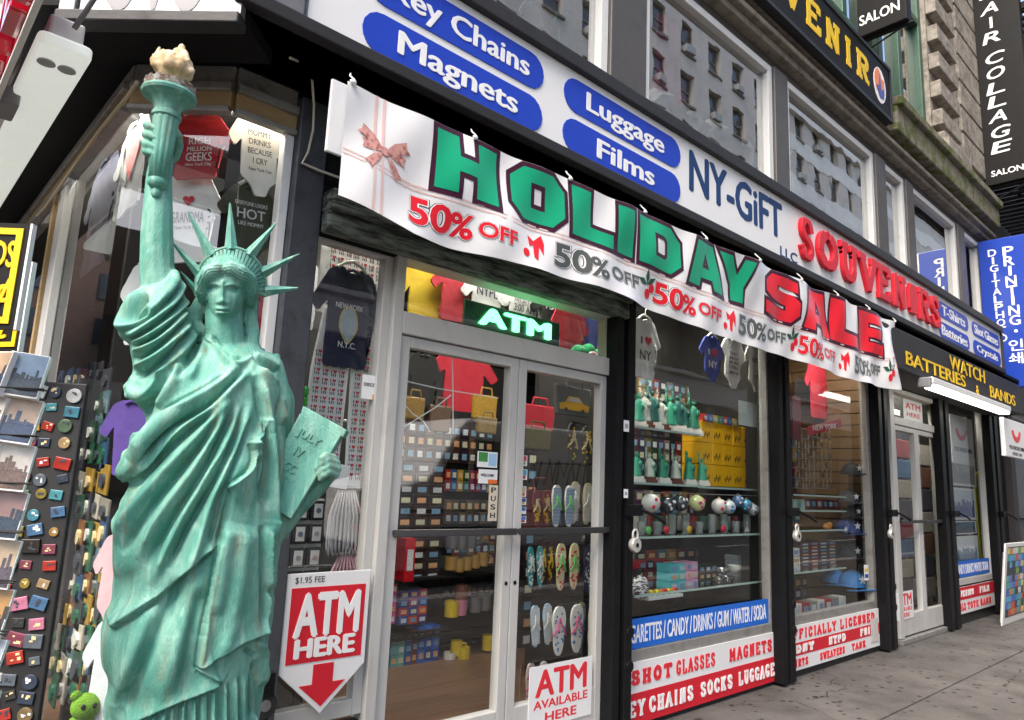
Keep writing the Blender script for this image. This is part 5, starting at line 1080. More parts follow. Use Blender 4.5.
for j in range(3):
    for i in range(6):
        bw, bq = w/6, h/3; M = F @ Matrix.Translation((-w/2+bw*(i+.5), -h/2+bq*j, 0)) @ Matrix.Rotation(rs.uniform(-.02, .02), 4, 'Y')
        t = thing('toy_taxi_box', 'bright yellow toy taxi box in the stack on the display shelf', 'toy box', M, 'yellow toy taxi boxes'); G().box(-bw*.485, bw*.485, .001, bq*.985, -.16, .03).build('carton', TX_, t, bevel=.003)
        g = G()
        for q in range(4): g.box(-bw*.3+q*bw*.15, -bw*.22+q*bw*.15, bq*(.22+.1*(q % 2)), bq*(.42+.1*(q % 2)), .03, .031)
        g.build('checker_print', BLK, t)
a0, a1, _ = shelf('glass shelf under the yellow toy taxi boxes', 698, 487, 764, 489, .2, .55)
F, w, h = box_px(('F', .14), 739, 402, 757, 426); tag(G().prism(rect(-w/2, w/2, -h/2, h/2), -.002, 0).build('paper_sheet', mat('paper_pale', (.66, .72, .69), .7), None, F), 'pale paper sheet taped to the glass above the yellow boxes', 'paper')
for k in range(3):
    F, w, h = box_px(('F', .3), 762, 454+k*11, 771, 463+k*11); t = thing('photo_frame', 'small white photo frame in the column right of the yellow boxes', 'photo frame', F, 'small white photo frames'); g = bars(-w/2, w/2, -h/2, h/2, .018, -.006, .006); g.v = [(x, z, y) for x, y, z in g.v]; g.build('frame', WHITEF, t); slab_part(t, 'picture', mat('picture_grey', (.12, .13, .14), .4), rect(-w/2+.017, w/2-.017, -h/2+.017, h/2-.017), -.004, 0)
for k, (u, v, r, c, lab) in enumerate(((651, 503, 8.2, 'd8d4d0', 'white bauble with a red heart print'), (667, 505, 7.6, '30343c', 'black bauble with white letters'), (680, 503, 7.4, '3a3e46', 'dark grey bauble with white letters'), (697, 503, 7.4, 'dcd8a0', 'white bauble with yellow and pink swirls'), (719, 506, 7.2, 'e0d8d4', 'white bauble with a small red print'), (729, 507, 6.6, 'c8d0d8', 'pale bauble hanging between two white ones'), (738, 501, 6, '5878a0', 'blue and white bauble, highest of the cluster'), (746, 505, 6, '48a0c8', 'blue and orange bauble'), (753, 510, 6, 'd0d4dc', 'white bauble at the right end of the row'))):
    p = on_y(u, v, .2); R_ = r*.0086; t = thing('bauble', lab+' hanging over the glassware', 'bauble', Matrix.Translation(p))
    G().ell((0, 0, 0), (R_,)*3, 20, 14).build('ball', mat('bauble_'+c, c, .15, .12, 24, coat=.6), t, smooth=True)
    G().lathe([(.012, R_*.95), (.012, R_*1.15), (.004, R_*1.2)], seg=10).build('cap', mat('cap_gold', (.5, .4, .2), .3, metal=.6), t)
    g = G(); mm = (INKR, TXW, TXW, INKP, INKR, INKB, TXW, mat('ink_orange', (.6, .2, .03), .5), INKB)[k]
    for q in range(4): g.ell((R_*.5*math.cos(q*1.7+k)-.2*R_, -R_*.86, R_*.42*math.sin(q*2.1+k)), (R_*.24, R_*.12, R_*.22), 8, 6)
    g.build('print', mm, t, smooth=True)
tag(G().tube([tuple(on_y(636, 492, .2)), tuple(on_y(764, 496, .2))], .004, 6).build('display_wire', ALUD), 'thin wire holding the row of baubles', 'wire')
a0, a1, zsh = shelf('glass shelf of shot glasses below the baubles', 634, 536, 768, 534, .14, .5)
CG = mat('clear_glassware', (.75, .82, .80), .08, .05, trans=.75); 
for k in range(20):
    x = a0+.06+(a1-a0-.1)*k/19; hh_ = .09 if k % 3 else .15
    o = G().lathe([(.018, 0), (.028, .002), (.033, hh_), (.030, hh_), (.022, .015), (.002, .012)], (0, 0, 0), 14).build('shot_glass', CG, None, Matrix.Translation((x, .26+.06*(k % 2), zsh+.001)), auto=50)
    tag(o, '%s clear souvenir glass on the shelf below the baubles' % ('tall' if k % 3 == 0 else 'short'), 'glass', ('tall' if k % 3 == 0 else 'short')+' glasses below the baubles')
for k, (u, c) in enumerate(((663, INKR), (720, INKR), (645, INKG), (686, YM))):
    p = on_y(u, 530, .2); tag(G().lathe([(.004, -.008), (.028, -.008), (.030, 0), (.028, .008), (.004, .008)], (0, 0, -.01), 14, ax='y').build('fridge_magnet', c, None, Matrix.Translation((p[0], .17, zsh+.05)), smooth=True), '%s rounded trinket among the shot glasses' % ('round red', 'small red', 'green', 'yellow')[k], 'trinket')
a0, a1, zsh = shelf('lowest glass shelf of gift boxes and crockery', 634, 596, 766, 580, .14, .62)
stock('gift_box', 'teal checked gift box in the front of the lowest shelf', 'gift box', 'teal boxes on the lowest shelf', 671, 564, 687, 590, .26, 2, 3, ['48b0b8', '58c0c8'])
stock('gift_box', 'pink checked gift box right of the teal boxes', 'gift box', 'pink boxes on the lowest shelf', 687, 562, 699, 588, .26, 2, 3, ['d890b0', 'e0a0bc'])
stock('gift_box', 'dark patterned gift box right of the pink boxes', 'gift box', 'dark boxes on the lowest shelf', 700, 565, 718, 587, .3, 3, 3, ['1c2420', '283830', '302018'])
stock('gift_box', 'red patterned gift box at the back of the lowest shelf', 'gift box', 'red boxes on the lowest shelf', 640, 560, 670, 588, .45, 4, 3, ['8a1420', 'a01828', '301418'])
stock('white_carton', 'plain white carton in the stack by the window frame', 'carton', 'white cartons by the window frame', 751, 558, 762, 580, .3, 1, 5, ['d0d0cc'])
stock('grey_carton', 'grey carton in the stack right of the silver bowls', 'carton', 'grey cartons on the lowest shelf', 738, 555, 756, 583, .36, 1, 5, ['8a8f90', '787c80'])
SIL = mat('silverware', (.5, .5, .5), .2, .1, metal=.9)
for k, (u, v) in enumerate(((719, 584), (727, 583), (722, 575), (734, 572))):
    p = on_y(u, v, .26); tag(G().lathe([(.03, 0), (.055, .03), (.062, .055), (.057, .055), (.05, .03), (.005, .008)], seg=18).build('bowl', SIL if k < 3 else WM, None, Matrix.Translation(p), auto=50), ('small silver bowl front left in the crockery', 'small silver bowl right of the first', 'small silver bowl stacked above the other two', 'white bowl on the grey cartons')[k], 'bowl')
p = on_y(640, 598, .18); t = thing('toy_bag', 'black and white zebra purse at the left end of the lowest shelf', 'purse', Matrix.Translation(p)); G().ell((0, 0, .07), (.08, .05, .085)).build('purse', mat('zebra', (.7, .7, .7), .6, .05, 8, col2=(.01, .01, .01), mix2=(.49, .52), stretch=(2, 2, 6)), t, smooth=True); G().tube([(-.05, 0, .13), (-.03, 0, .2), (.03, 0, .2), (.05, 0, .13)], .008, 6).build('handle', BLK, t)
F, w, h = box_px(('F', .2), 644, 592, 678, 600); t = thing('tray', 'white tray of small toy cars at the front of the lowest shelf', 'tray', F); G().box(-w/2, w/2, -.012, .012, -.08, .05).build('base', WHITE, t, bevel=.004)
for k in range(6):
    M = F @ Matrix.Translation((-w/2+w*(k+.5)/6, .013, .0)); o = thing('toy_car', '%s toy car parked in the white tray' % ('yellow', 'red')[k % 2 if k > 2 else 0], 'toy car', M, ('yellow', 'red')[k % 2 if k > 2 else 0]+' toy cars in the tray'); mm = (YM, RED)[k % 2 if k > 2 else 0]
    g = G(); g.prism([(-.04, 0), (.04, 0), (.042, .018), (.024, .021), (.014, .036), (-.02, .036), (-.03, .02), (-.042, .018)], -.02, .02); g.build('body', mm, o, bevel=.003)
    for xx in (-.024, .024): G().lathe([(.003, .02), (.010, .02), (.010, .026), (.003, .026)], (xx, .004, 0), 10).build('wheel', BLK, o)
garment('tee', ('F', .14), (629, 318, 662, 378), CWH, 'white T-shirt with a red heart at the top left of the display window', [('I', -.12, .12, .05, .12, TXT), ('NY', .0, -.12, .34, .16, TXT)], [(.08, .12, .20)])
garment('onesie', ('F', .14), (701, 336, 725, 382), CBLU, 'blue baby onesie with a red heart under the banner', [('I', -.16, .14, .06, .13, TXW), ('NY', .0, -.12, .36, .15, TXW)], [(.06, .12, .24)])
garment('onesie', ('F', .16), (721, 338, 747, 388), CWH, 'white baby onesie with five lines of small lettering', [('THEY', 0, .18, .3, .06, TXT), ('SHOOK', 0, .09, .34, .06, TXT), ('ME AND', 0, 0, .36, .06, TXT), ('I FELL', 0, -.09, .34, .06, TXT), ('NEW YORK', 0, -.2, .34, .05, TXT)])
garment('onesie', ('F', .14), (746, 342, 768, 392), CL('stone', (.52, .52, .49)), 'stone grey baby onesie with an arched police print at the right of the window', [('NYPD', 0, .12, .42, .11, CNAVY), ('CITY', 0, -.2, .3, .06, TXT)])
garment('tee', ('F', .5), (738, 340, 762, 392), CPINK, 'dusty pink T-shirt behind the small baby onesies', hanger=False)
# ---- cap window ----
garment('tee', ('F', .5), (806, 362, 832, 418), CRED, 'dark red T-shirt high in the cap window', hanger=False); garment('tee', ('F', .42), (840, 372, 862, 416), CL('kelly', (.015, .16, .07)), 'green T-shirt high in the cap window', [('NY', 0, .1, .3, .2, TXW)], hanger=False); garment('tee', ('F', .55), (824, 366, 846, 412), CBLK, 'black T-shirt between the red and green ones in the cap window', hanger=False)
F, w, h = box_px(('F', .2), 808, 420, 842, 434); t = thing('pennant', 'red felt pennant with white lettering in the cap window', 'pennant', F @ Matrix.Rotation(.12, 4, 'Z')); slab_part(t, 'felt', CRED, [(-w/2, -h*.5), (w/2, -h*.1), (w/2, h*.5), (-w/2, h*.1)], -.006, 0); text_part(t, 'lettering', TXW, [('NEW YORK', 0, 0, w*.7, h*.4, .01)], .001, .0)
F, w, h = box_px(('F', .4), 840, 416, 866, 440); tag(G().prism(rect(-w/2, w/2, -h/2, h/2), -.05, 0).build('snack_bag', mat('snack_yellow', (.55, .36, .05), .4, .3, 20), None, F, bevel=.02), 'yellow packet hanging high on the slatted wall', 'packet')
F, w, h = box_px(('F', .24), 793, 396, 801, 440); tag(G().prism(rect(-w/2, w/2, -h/2, h/2), -.012, 0).build('poster_strip', mat('poster_maroon', (.12, .02, .035), .5, .7, 24), None, F), 'dark maroon printed strip at the left edge of the cap window', 'poster')
KM = mat('key_ring_metal', (.38, .30, .22), .3, .4, 30, metal=.5)
for (u0, u1) in ((793, 810), (811, 832)):
    F, w, h = box_px(('F', .3), u0, 428, u1, 488); t = thing('key_ring_rack', '%s wire rack of key rings in the cap window' % ('left' if u0 < 800 else 'right'), 'rack', F); g = G()
    for j in range(7): g.box(-w/2, w/2, h/2-j*h/6-.004, h/2-j*h/6+.004, -.01, 0)
    g.build('bar', ALUD, t)
    for j in range(6):
        for i in range(5):
            M = F @ Matrix.Translation((-w/2+w*(i+.5)/5, h/2-j*h/6-.01, .006)); o = G().tube([(0, 0, 0), (.004, -.03, .004)], .003, 5).prism([(-.014, -.085), (.014, -.085), (.016, -.035), (-.016, -.035)], -.002, .004).build('key_ring', KM if (i+j) % 3 else SIL, None, M); tag(o, 'metal key ring hanging on the %s wire rack' % ('left' if u0 < 800 else 'right'), 'key ring', 'key rings on the %s rack' % ('left' if u0 < 800 else 'right'))
for k, (v0, v1) in enumerate(((497, 494), (512, 509), (532, 528), (574, 566))): shelf('%s glass shelf in the cap window' % ('top', 'second', 'third', 'lowest')[k], 793, v0, 846, v1, .18, .8)
stock('souvenir_box', 'small red or dark souvenir box on the second shelf of the cap window', 'gift box', 'boxes on the second cap window shelf', 806, 499, 840, 509, .35, 6, 1, ['6a2020', '282828', '803028'])
stock('souvenir_box', 'pale green souvenir box at the left of the second cap window shelf', 'gift box', 'pale boxes on the second shelf', 794, 499, 806, 510, .3, 3, 1, ['a8c0a8', '98b090'])
stock('souvenir_box', 'thin red and grey case in the tall stacks of the cap window', 'gift box', 'stacked cases in the cap window', 802, 542, 838, 572, .34, 4, 9, ['5a3c3c', '7a2c2c', '4a4444', '684a48'])
stock('souvenir_box', 'white and red carton left of the stacked cases', 'gift box', 'white cartons in the cap window', 793, 548, 801, 574, .26, 1, 3, ['d8d0c8', 'c04030'])
stock('souvenir_box', 'white or red carton along the floor of the cap window', 'gift box', 'cartons on the cap window floor', 796, 600, 848, 612, .22, 7, 1, ['d0ccc4', 'a03030', '888078'])
def cap(label, u, v, y, m, s=1.0, star=None, turn=-.5):
    p = on_x(u, v, 7.9);  t = thing('baseball_cap', label, 'cap', Matrix.Translation(p) @ Matrix.Rotation(turn, 4, 'Z')); g = G()
    prof = [(.105*s*math.cos(a), .105*s*math.sin(a)*1.05) for a in [i*math.pi/2/8 for i in range(9)]]; prof[-1] = (.002, prof[-1][1]); g.lathe(prof, seg=24); g.ell((0, 0, .112*s), (.010*s, .010*s, .006*s), 8, 6); g.build('crown', m, t, auto=50)
    g = G(); pts = [(.10*s*math.sin(a), -.06*s-.13*s*max(0, math.cos(a))) for a in [math.radians(-90+i*15) for i in range(13)]]; g.prism(pts, -.004, .006); 
    g.v = [(x, y_, z-2.2*x*x/s) for x, y_, z in g.v]; g.build('brim', m, t)
    if star is not None:
        q = G(); q.add([(.035*s*math.sin(i*math.pi/5)*(1 if i % 2 == 0 else .42), -.095*s+abs(.5*.035*math.cos(i*math.pi/5))*.2-.012, .055*s+.035*s*math.cos(i*math.pi/5)*(1 if i % 2 == 0 else .42)) for i in range(10)], [tuple(range(10))]); q.build('badge', star, t)
    return t
NVC = CL('capnavy', (.02, .045, .16)); LBC = CL('capblue', (.03, .17, .42))
cap('black cap with a pale badge, highest on the slatted wall', 852, 474, .5, CBLK, 1.1, TXW); cap('dark grey cap on the slatted wall above the navy cap', 849, 502, .45, CL('capgrey', (.05, .05, .055)), 1.1, TXW); cap('black cap with a silver badge in the second row', 852, 516, .45, CBLK, 1.0, TXW); cap('navy cap with a white star badge', 849, 532, .38, NVC, 1.3, TXW); cap('black cap with a grey badge below the navy cap', 850, 556, .42, CBLK, 1.15, CGREY); cap('bright blue cap with a white star badge near the floor', 853, 586, .30, LBC, 1.45, TXW); cap('bright blue cap tilted left of the starred blue one', 834, 582, .45, LBC, 1.25, None, -.9)
for k, (u, v, c) in enumerate(((864, 458, (.7, .06, .32)), (855, 535, (.7, .12, .04)), (860, 590, (.72, .10, .34)))):
    F, w, h = box_px(('F', .2), u-4, v-4, u+4, v+4); tag(G().prism(rect(-w/2, w/2, -h/2, h/2), -.002, 0).build('price_tag', mat('tag_%d' % k, c, .6), None, F @ Matrix.Rotation(-.2, 4, 'Z')), ('pink price tag beside the highest cap', 'orange price tag on the navy cap', 'pink price tag on the bright blue cap')[k], 'price tag')
p = on_y(827, 530, .3); t = thing('toy_figure', 'orange and red ornament beside the navy cap', 'ornament', Matrix.Translation(p)); G().ell((0, 0, .03), (.07, .04, .04)).ell((.06, 0, .05), (.03, .03, .03)).build('body', mat('ornament_orange', (.6, .2, .03), .4, .5, 20), t, smooth=True)
# ---- far door and the window of prints ----
for k in range(8):
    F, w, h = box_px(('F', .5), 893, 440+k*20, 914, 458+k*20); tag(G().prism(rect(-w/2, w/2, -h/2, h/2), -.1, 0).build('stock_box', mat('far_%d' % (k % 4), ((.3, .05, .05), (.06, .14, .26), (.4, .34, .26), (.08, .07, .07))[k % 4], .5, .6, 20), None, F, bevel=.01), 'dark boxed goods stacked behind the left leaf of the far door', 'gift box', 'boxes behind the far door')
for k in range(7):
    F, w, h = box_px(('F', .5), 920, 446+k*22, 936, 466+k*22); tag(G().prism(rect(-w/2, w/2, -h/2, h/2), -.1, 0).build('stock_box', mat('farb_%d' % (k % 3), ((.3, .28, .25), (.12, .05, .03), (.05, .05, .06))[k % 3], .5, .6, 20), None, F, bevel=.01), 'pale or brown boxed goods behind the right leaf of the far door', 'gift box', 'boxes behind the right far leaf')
for k, (u0, v0, u1, v1, c1, c2, lab) in enumerate(((951, 456, 976, 486, 'b8b8b0', '8a8c88', 'grey skyline print at the top of the far window'), (951, 488, 976, 520, 'c0c8d0', '284a80', 'blue skyline print below the grey one'), (952, 521, 977, 534, '2a5a70', '1c3a4a', 'dark blue bridge print in the far window'), (953, 536, 979, 566, 'd0d8dc', '58809a', 'pale city print above the blue strip'))):
    F, w, h = box_px(('F', .1), u0, v0, u1, v1); t = thing('framed_print', lab, 'picture', F); slab_part(t, 'frame', WHITEF, rect(-w/2, w/2, -h/2, h/2), -.02, 0, bevel=.004)
    slab_part(t, 'sky', mat('print_'+c1, c1, .4, .15, 6), rect(-w*.44, w*.44, -h*.1, h*.42), 0, .002); b = slab_part(t, 'skyline', mat('print_'+c2, c2, .4, .4, 20), rect(-w*.44, w*.44, -h*.42, -h*.1), 0, .002); g = G()
    for q in range(14): g.box(-w*.44+q*w*.063, -w*.39+q*w*.063, -h*.1, -h*.1+h*(.05+.22*rs.random()), .002, .003)
    g.build('towers', mat('print_'+c2, c2), t)
F, w, h = box_px(('F', .3), 977, 470, 987, 560); tag(G().prism([(-w*.3, -h/2), (w*.3, -h/2), (w/2, h*.4), (0, h/2), (-w/2, h*.4)], -.03, 0).build('scarf', CL('scarfyellow', (.42, .40, .03)), None, F, bevel=.01), 'yellow-green scarf hanging at the right of the far window', 'scarf')
for k, (u, v, c) in enumerate(((1004, 478, (.02, .35, .25)), (1008, 500, (.55, .02, .03)), (1006, 492, (.03, .4, .05)), (1010, 520, (.6, .03, .03)), (1006, 514, (.03, .4, .08)))):
    F, w, h = box_px(('F', .16), u-5, v-6, u+6, v+6); tag(G().prism(rect(-w/2, w/2, -h/2, h/2), -.03, 0).build('packet', mat('packet_%d' % k, c, .4, .3, 10), None, F, bevel=.012), ('teal packet at the top of the neighbouring window', 'red packet beside the neighbouring door post', 'green packet above the red one next door', 'lower red packet in the neighbouring window', 'lower green packet in the neighbouring window')[k], 'packet')
p = on_y(262, 704, -.16); t = thing('castor', 'black rubber castor at the foot of the window right of the statue', 'castor', Matrix.Translation(p)); G().lathe([(.01, -.03), (.05, -.03), (.056, -.02), (.056, .02), (.05, .03), (.01, .03)], seg=20, ax='y').build('wheel', mat('rubber', (.02, .02, .02), .6), t, auto=45); G().lathe([(.004, -.034), (.022, -.034), (.022, -.031), (.004, -.031)], seg=14, ax='y').build('hub', GREYM, t)
p2 = float(p[2]); G().box(-.03, .03, -.035, .035, .03, .12).box(-.02, .02, -.02, .02, -p2, -.05).build('bracket', IRON, t)
# ---- upper windows ----
F, w, h = box_px(('F', .25), 652, 18, 682, 98); t = thing('hanging_cloth', 'pink cloth hanging behind the second upper window', 'cloth', F); g = G()
g.grid(lambda a, b: ((a-.5)*w*(1-.25*b)+.02*math.sin(b*9), (b-.5)*h, .03*math.sin(a*14+b*3)), 24, 10); g.build('cloth', CL('hotpink', (.75, .10, .26)), t, smooth=True)
for k in range(12):
    u = 655+k*9; v = 104+k*5.2-rs.uniform(4, 20); p = on_y(u, v, .3); t = thing('crumpled_bag', '%s crumpled packet heaped along the sill of the second upper window' % ('white', 'grey', 'dark green')[k % 3], 'packet', Matrix.Translation((p[0], .3+.1*(k % 2), 4.17)), ('white', 'grey', 'dark green')[k % 3]+' packets on the upper sill')
    hgt = max(.12, float(p[2])-4.17); g = G(); g.lathe([(.12, 0), (.17, hgt*.3), (.11, hgt*.65), (.15, hgt*.8), (.03, hgt)], seg=9, fn=lambda a, i: 1+.3*math.sin(a*3+i*2+k)); g.build('wrapper', (CWH, CGREY, COLV)[k % 3], t)
for k, (u0, v0, u1, v1, m, lab) in enumerate(((520, 2, 545, 40, CWH, 'white garment hanging behind the first upper window'), (555, 8, 580, 58, CL('tealish', (.1, .3, .28)), 'teal garment hanging behind the first upper window'), (790, 150, 806, 196, CWH, 'white garment low behind the third upper window'))):
    garment('tee', ('F', .4), (u0, v0, u1, v1), m, lab, hanger=False)
# fuller stock at the back of the windows
garment('tee', ('F', .8), (700, 392, 748, 446), CRED, 'dark red T-shirt at the back of the display window above the yellow boxes', hanger=False)
PK = ['5a1c20', '28344a', '6a5028', '24402c', '4a2448', '706860', '20242c', '7a3018', '385a68', '8a7440']
stock('souvenir_pack', 'small carded souvenir hanging at the back between the statuette shelves', 'souvenir pack', 'carded souvenirs between the statuette shelves', 634, 440, 700, 474, .9, 11, 3, PK, .03)
stock('souvenir_pack', 'small carded souvenir hanging behind the lower statuettes', 'souvenir pack', 'carded souvenirs behind the lower statuettes', 640, 382, 700, 414, .9, 9, 3, PK[::-1], .03)
stock('souvenir_pack', 'small boxed souvenir behind the baubles', 'souvenir pack', 'boxed souvenirs behind the baubles', 634, 492, 766, 516, .85, 17, 2, PK[3:]+PK[:3], .05)
stock('souvenir_pack', 'dark boxed souvenir in the row behind the teal and pink boxes', 'souvenir pack', 'boxed souvenirs behind the teal and pink boxes', 634, 548, 766, 568, .8, 15, 2, PK[5:]+PK[:5], .05)
stock('souvenir_pack', 'small carded souvenir hanging on the slatted wall', 'souvenir pack', 'carded souvenirs on the slatted wall', 796, 500, 846, 566, .85, 8, 6, PK[2:]+PK[:2], .03)
stock('souvenir_pack', 'small souvenir pack low on the slatted wall', 'souvenir pack', 'souvenir packs low on the slatted wall', 796, 574, 846, 596, .8, 8, 2, PK[4:]+PK[:4], .03)
stock('souvenir_pack', 'carded souvenir hanging high on the slatted wall behind the key rings', 'souvenir pack', 'carded souvenirs behind the key rings', 796, 426, 846, 490, .87, 8, 5, PK[1:]+PK[:1], .03)
stock('gift_box', 'boxed souvenir in the tall stacks at the back of the left door', 'gift box', 'tall stacks at the back of the left door', 446, 530, 496, 580, DY+.36, 7, 4, PK, .1)
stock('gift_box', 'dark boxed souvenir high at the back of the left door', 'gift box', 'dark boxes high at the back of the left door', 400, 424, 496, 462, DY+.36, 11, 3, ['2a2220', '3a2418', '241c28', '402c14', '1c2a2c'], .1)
stock('gift_box', 'boxed souvenir on the floor shelf behind the mugs', 'gift box', 'floor shelf boxes behind the mugs', 442, 640, 496, 668, DY+.34, 6, 3, ['28303a', '3a3020', '302a38'], .1)
sandals('pink and white flip-flops low at the right of the right door', (574, 658, 594, 700), .36, FFP, FFW, (TXW, 'dot')); sandals('turquoise flip-flops beside the dark sandals', (527, 546, 543, 588), .5, mat('sole_turq', (.05, .3, .32), .6, .3, 20), FFW, (TXW, 'dot'), .05)
sandals('maroon flip-flops left of the striped white pair', (532, 490, 550, 526), .5, mat('sole_maroon', (.2, .03, .04), .6, .3, 20), FFC, (YEL, 'dot'), .05)
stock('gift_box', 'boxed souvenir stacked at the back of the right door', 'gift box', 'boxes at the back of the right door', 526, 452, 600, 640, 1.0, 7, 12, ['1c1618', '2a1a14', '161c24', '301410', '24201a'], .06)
# clutter hung inside the side street window
PC2 = ['8a8478', '2a4a3a', '6a2028', '284868', '9a7a30', '3a3a40', '58707a', '7a5030', 'b0a898', '205840']
for j in range(13):
    for i in range(7):
        u = 60+i*7.6+rs.uniform(-1, 1)-j*.6; v = 378+j*26+rs.uniform(-3, 3); p = on_x(u, v, .90+.02*(i % 3)); M = frame(tuple(p), (0, -1, 0)) @ Matrix.Rotation(rs.uniform(-.1, .1), 4, 'Z'); c = rs.choice(PC2)
        t = thing('souvenir_pack', 'small carded souvenir hanging inside the side street window', 'souvenir pack', M, 'carded souvenirs inside the side window'); ww = rs.uniform(.05, .09); hh_ = rs.uniform(.05, .075)
        slab_part(t, 'card', mat('pack_'+c, c, .35, .5, 30), rect(-ww, ww, -hh_, hh_), -.01, 0, bevel=.002)
        slab_part(t, 'item', rs.choice((LENS, DARKP, LITEP, SIL, WM)), circle(0, -hh_*.1, ww*.55, hh_*.5, 10), 0, .012)
stock('souvenir_pack', 'carded souvenir hanging behind the glass of the far door', 'souvenir pack', 'carded souvenirs behind the far door', 894, 440, 938, 606, .62, 6, 12, PK, .03)
stock('gift_box', 'small bright box in the row along the top shelf of the display window', 'gift box', 'bright boxes along the top shelf', 704, 416, 738, 424, .3, 7, 1, ['b03030', '3058a0', 'c0a030', '308050'], .06)
for k, u in enumerate(range(640, 762, 11)):
    x = X(u, 532, .4); o = G().lathe([(.03, 0), (.04, .01), (.042, .12), (.038, .12), (.034, .02), (.003, .014)], seg=14).build('tumbler', mat('tumbler_%d' % (k % 4), ((.5, .52, .5), (.35, .06, .06), (.1, .22, .16), (.42, .38, .3))[k % 4], .2, .3, 40), None, Matrix.Translation((x, .42, Zp(640, 536, .14)+.001)), auto=50)
    tag(o, '%s printed tumbler at the back of the shelf below the baubles' % ('grey', 'red', 'green', 'tan')[k % 4], 'tumbler', ('grey', 'red', 'green', 'tan')[k % 4]+' tumblers below the baubles')
for k, (u0, v0, u1, v1, m, lab) in enumerate(((300, 262, 320, 330, CGREY, 'grey T-shirt behind the corner post edge of the pyjama bay'), (196, 246, 226, 300, CPINK, 'pink T-shirt hanging low behind the crown rays'), (138, 232, 168, 290, CWH, 'white T-shirt hanging beside the raised forearm'))):
    garment('tee', ('C', .3) if u0 < 250 else ('F', .5), (u0, v0, u1, v1), m, lab, hanger=False)
# ------------------------------------------------------------------ the statue
PXM = 1/348.0                                   # metres per traced unit on the statue's own plane
SB = CAM + ray(205, 430)*2.05
SF = CAM[:2]-SB[:2]; SF = np.array([*(SF/np.linalg.norm(SF)), 0.0])
SR = np.cross(-SF, [0, 0, 1.0])
def sp(u, v, d=0.0): return on_plane(u, v, SB+SF*d, SF)
def seg_dist(P, poly, closed=False):
    """Distance of points to a polyline, which side they lie on, and position along it (0 to 1)."""
    poly = np.array(poly, float); n = len(poly)
    best = np.full(len(P), 1e9); side = np.zeros(len(P)); tt = np.zeros(len(P))
    L = np.r_[0, np.cumsum(np.hypot(*np.diff(np.vstack([poly, poly[:1]]) if closed else poly, axis=0).T))]
    for i in range(n if closed else n-1):
        a = poly[i]; b = poly[(i+1) % n]; ab = b-a; l2 = ab@ab+1e-9
        t = np.clip(((P-a)@ab)/l2, 0, 1); q = P-(a+t[:, None]*ab); d = np.hypot(q[:, 0], q[:, 1])
        k = d < best; best[k] = d[k]; side[k] = (ab[0]*(P[k, 1]-a[1])-ab[1]*(P[k, 0]-a[0])); tt[k] = (L[i]+t[k]*(L[i+1]-L[i]))/L[-1]
    return best, side, tt
def inside(P, poly):
    poly = np.array(poly, float); c = np.zeros(len(P), bool); j = len(poly)-1
    for i in range(len(poly)):
        a = poly[i]; b = poly[j]
        k = ((a[1] > P[:, 1]) != (b[1] > P[:, 1])) & (P[:, 0] < (b[0]-a[0])*(P[:, 1]-a[1])/(b[1]-a[1]+1e-12)+a[0])
        c ^= k; j = i
    return c
def smooth_poly(poly, it=2, closed=True):
    P = [np.array(p, float) for p in poly]
    for _ in range(it):
        Q = []
        n = len(P)
        for i in range(n if closed else n-1):
            a, b = P[i], P[(i+1) % n]; Q += [a*.75+b*.25, a*.25+b*.75]
        P = Q if closed else [P[0]]+Q+[P[-1]]
    return [tuple(p) for p in P]
def inflate(g, poly, d0, tf, tb, R, step=1.5):
    """A closed outline given volume: thickness rises from its rim to the middle."""
    poly = smooth_poly(poly, 2); A = np.array(poly); lo = A.min(0)-step; hi = A.max(0)+step
    us = np.arange(lo[0], hi[0]+step, step); vs = np.arange(lo[1], hi[1]+step, step)
    U, V = np.meshgrid(us, vs); P = np.stack([U.ravel(), V.ravel()], 1)
    ins = inside(P, poly); D = seg_dist(P, poly, True)[0]
    pr = np.sqrt(np.maximum(0, 1-(1-np.clip(D/R, 0, 1))**2))
    nu, nv = len(us), len(vs); I = ins.reshape(nv, nu)
    cell = I[:-1, :-1] & I[1:, :-1] & I[:-1, 1:] & I[1:, 1:]
    used = {}; vl = []; fl = []
    def vid(j, i):
        k = j*nu+i
        if k not in used:
            used[k] = len(vl)//2
            dd = d0(P[k][0], P[k][1]) if callable(d0) else d0
            vl.append(sp(P[k][0], P[k][1], dd+tf*pr[k]+.0005)); vl.append(sp(P[k][0], P[k][1], dd-tb*pr[k]-.0005))
        return used[k]
    ec = {}
    for j, i in zip(*np.nonzero(cell)):
        q = [vid(j, i), vid(j, i+1), vid(j+1, i+1), vid(j+1, i)]
        fl.append(tuple(2*x for x in q[::-1])); fl.append(tuple(2*x+1 for x in q))
        for a, b in zip(q, q[1:]+q[:1]): ec[(a, b)] = 1
    for a, b in ec:
        if (b, a) not in ec: fl.append((2*a, 2*b, 2*b+1, 2*a+1))
    g.add(vl, fl)
def chain(g, pts, seg=12):
    """Tapered limb through (u, v, d, radius in traced units)."""
    P = [sp(u, v, d) for u, v, d, r in pts]; R = [r*PXM for *_, r in pts]
    g.tube(P, R, seg)
    for p, r in zip(P, R): g.ell(p, (r*.995,)*3, seg, 8)
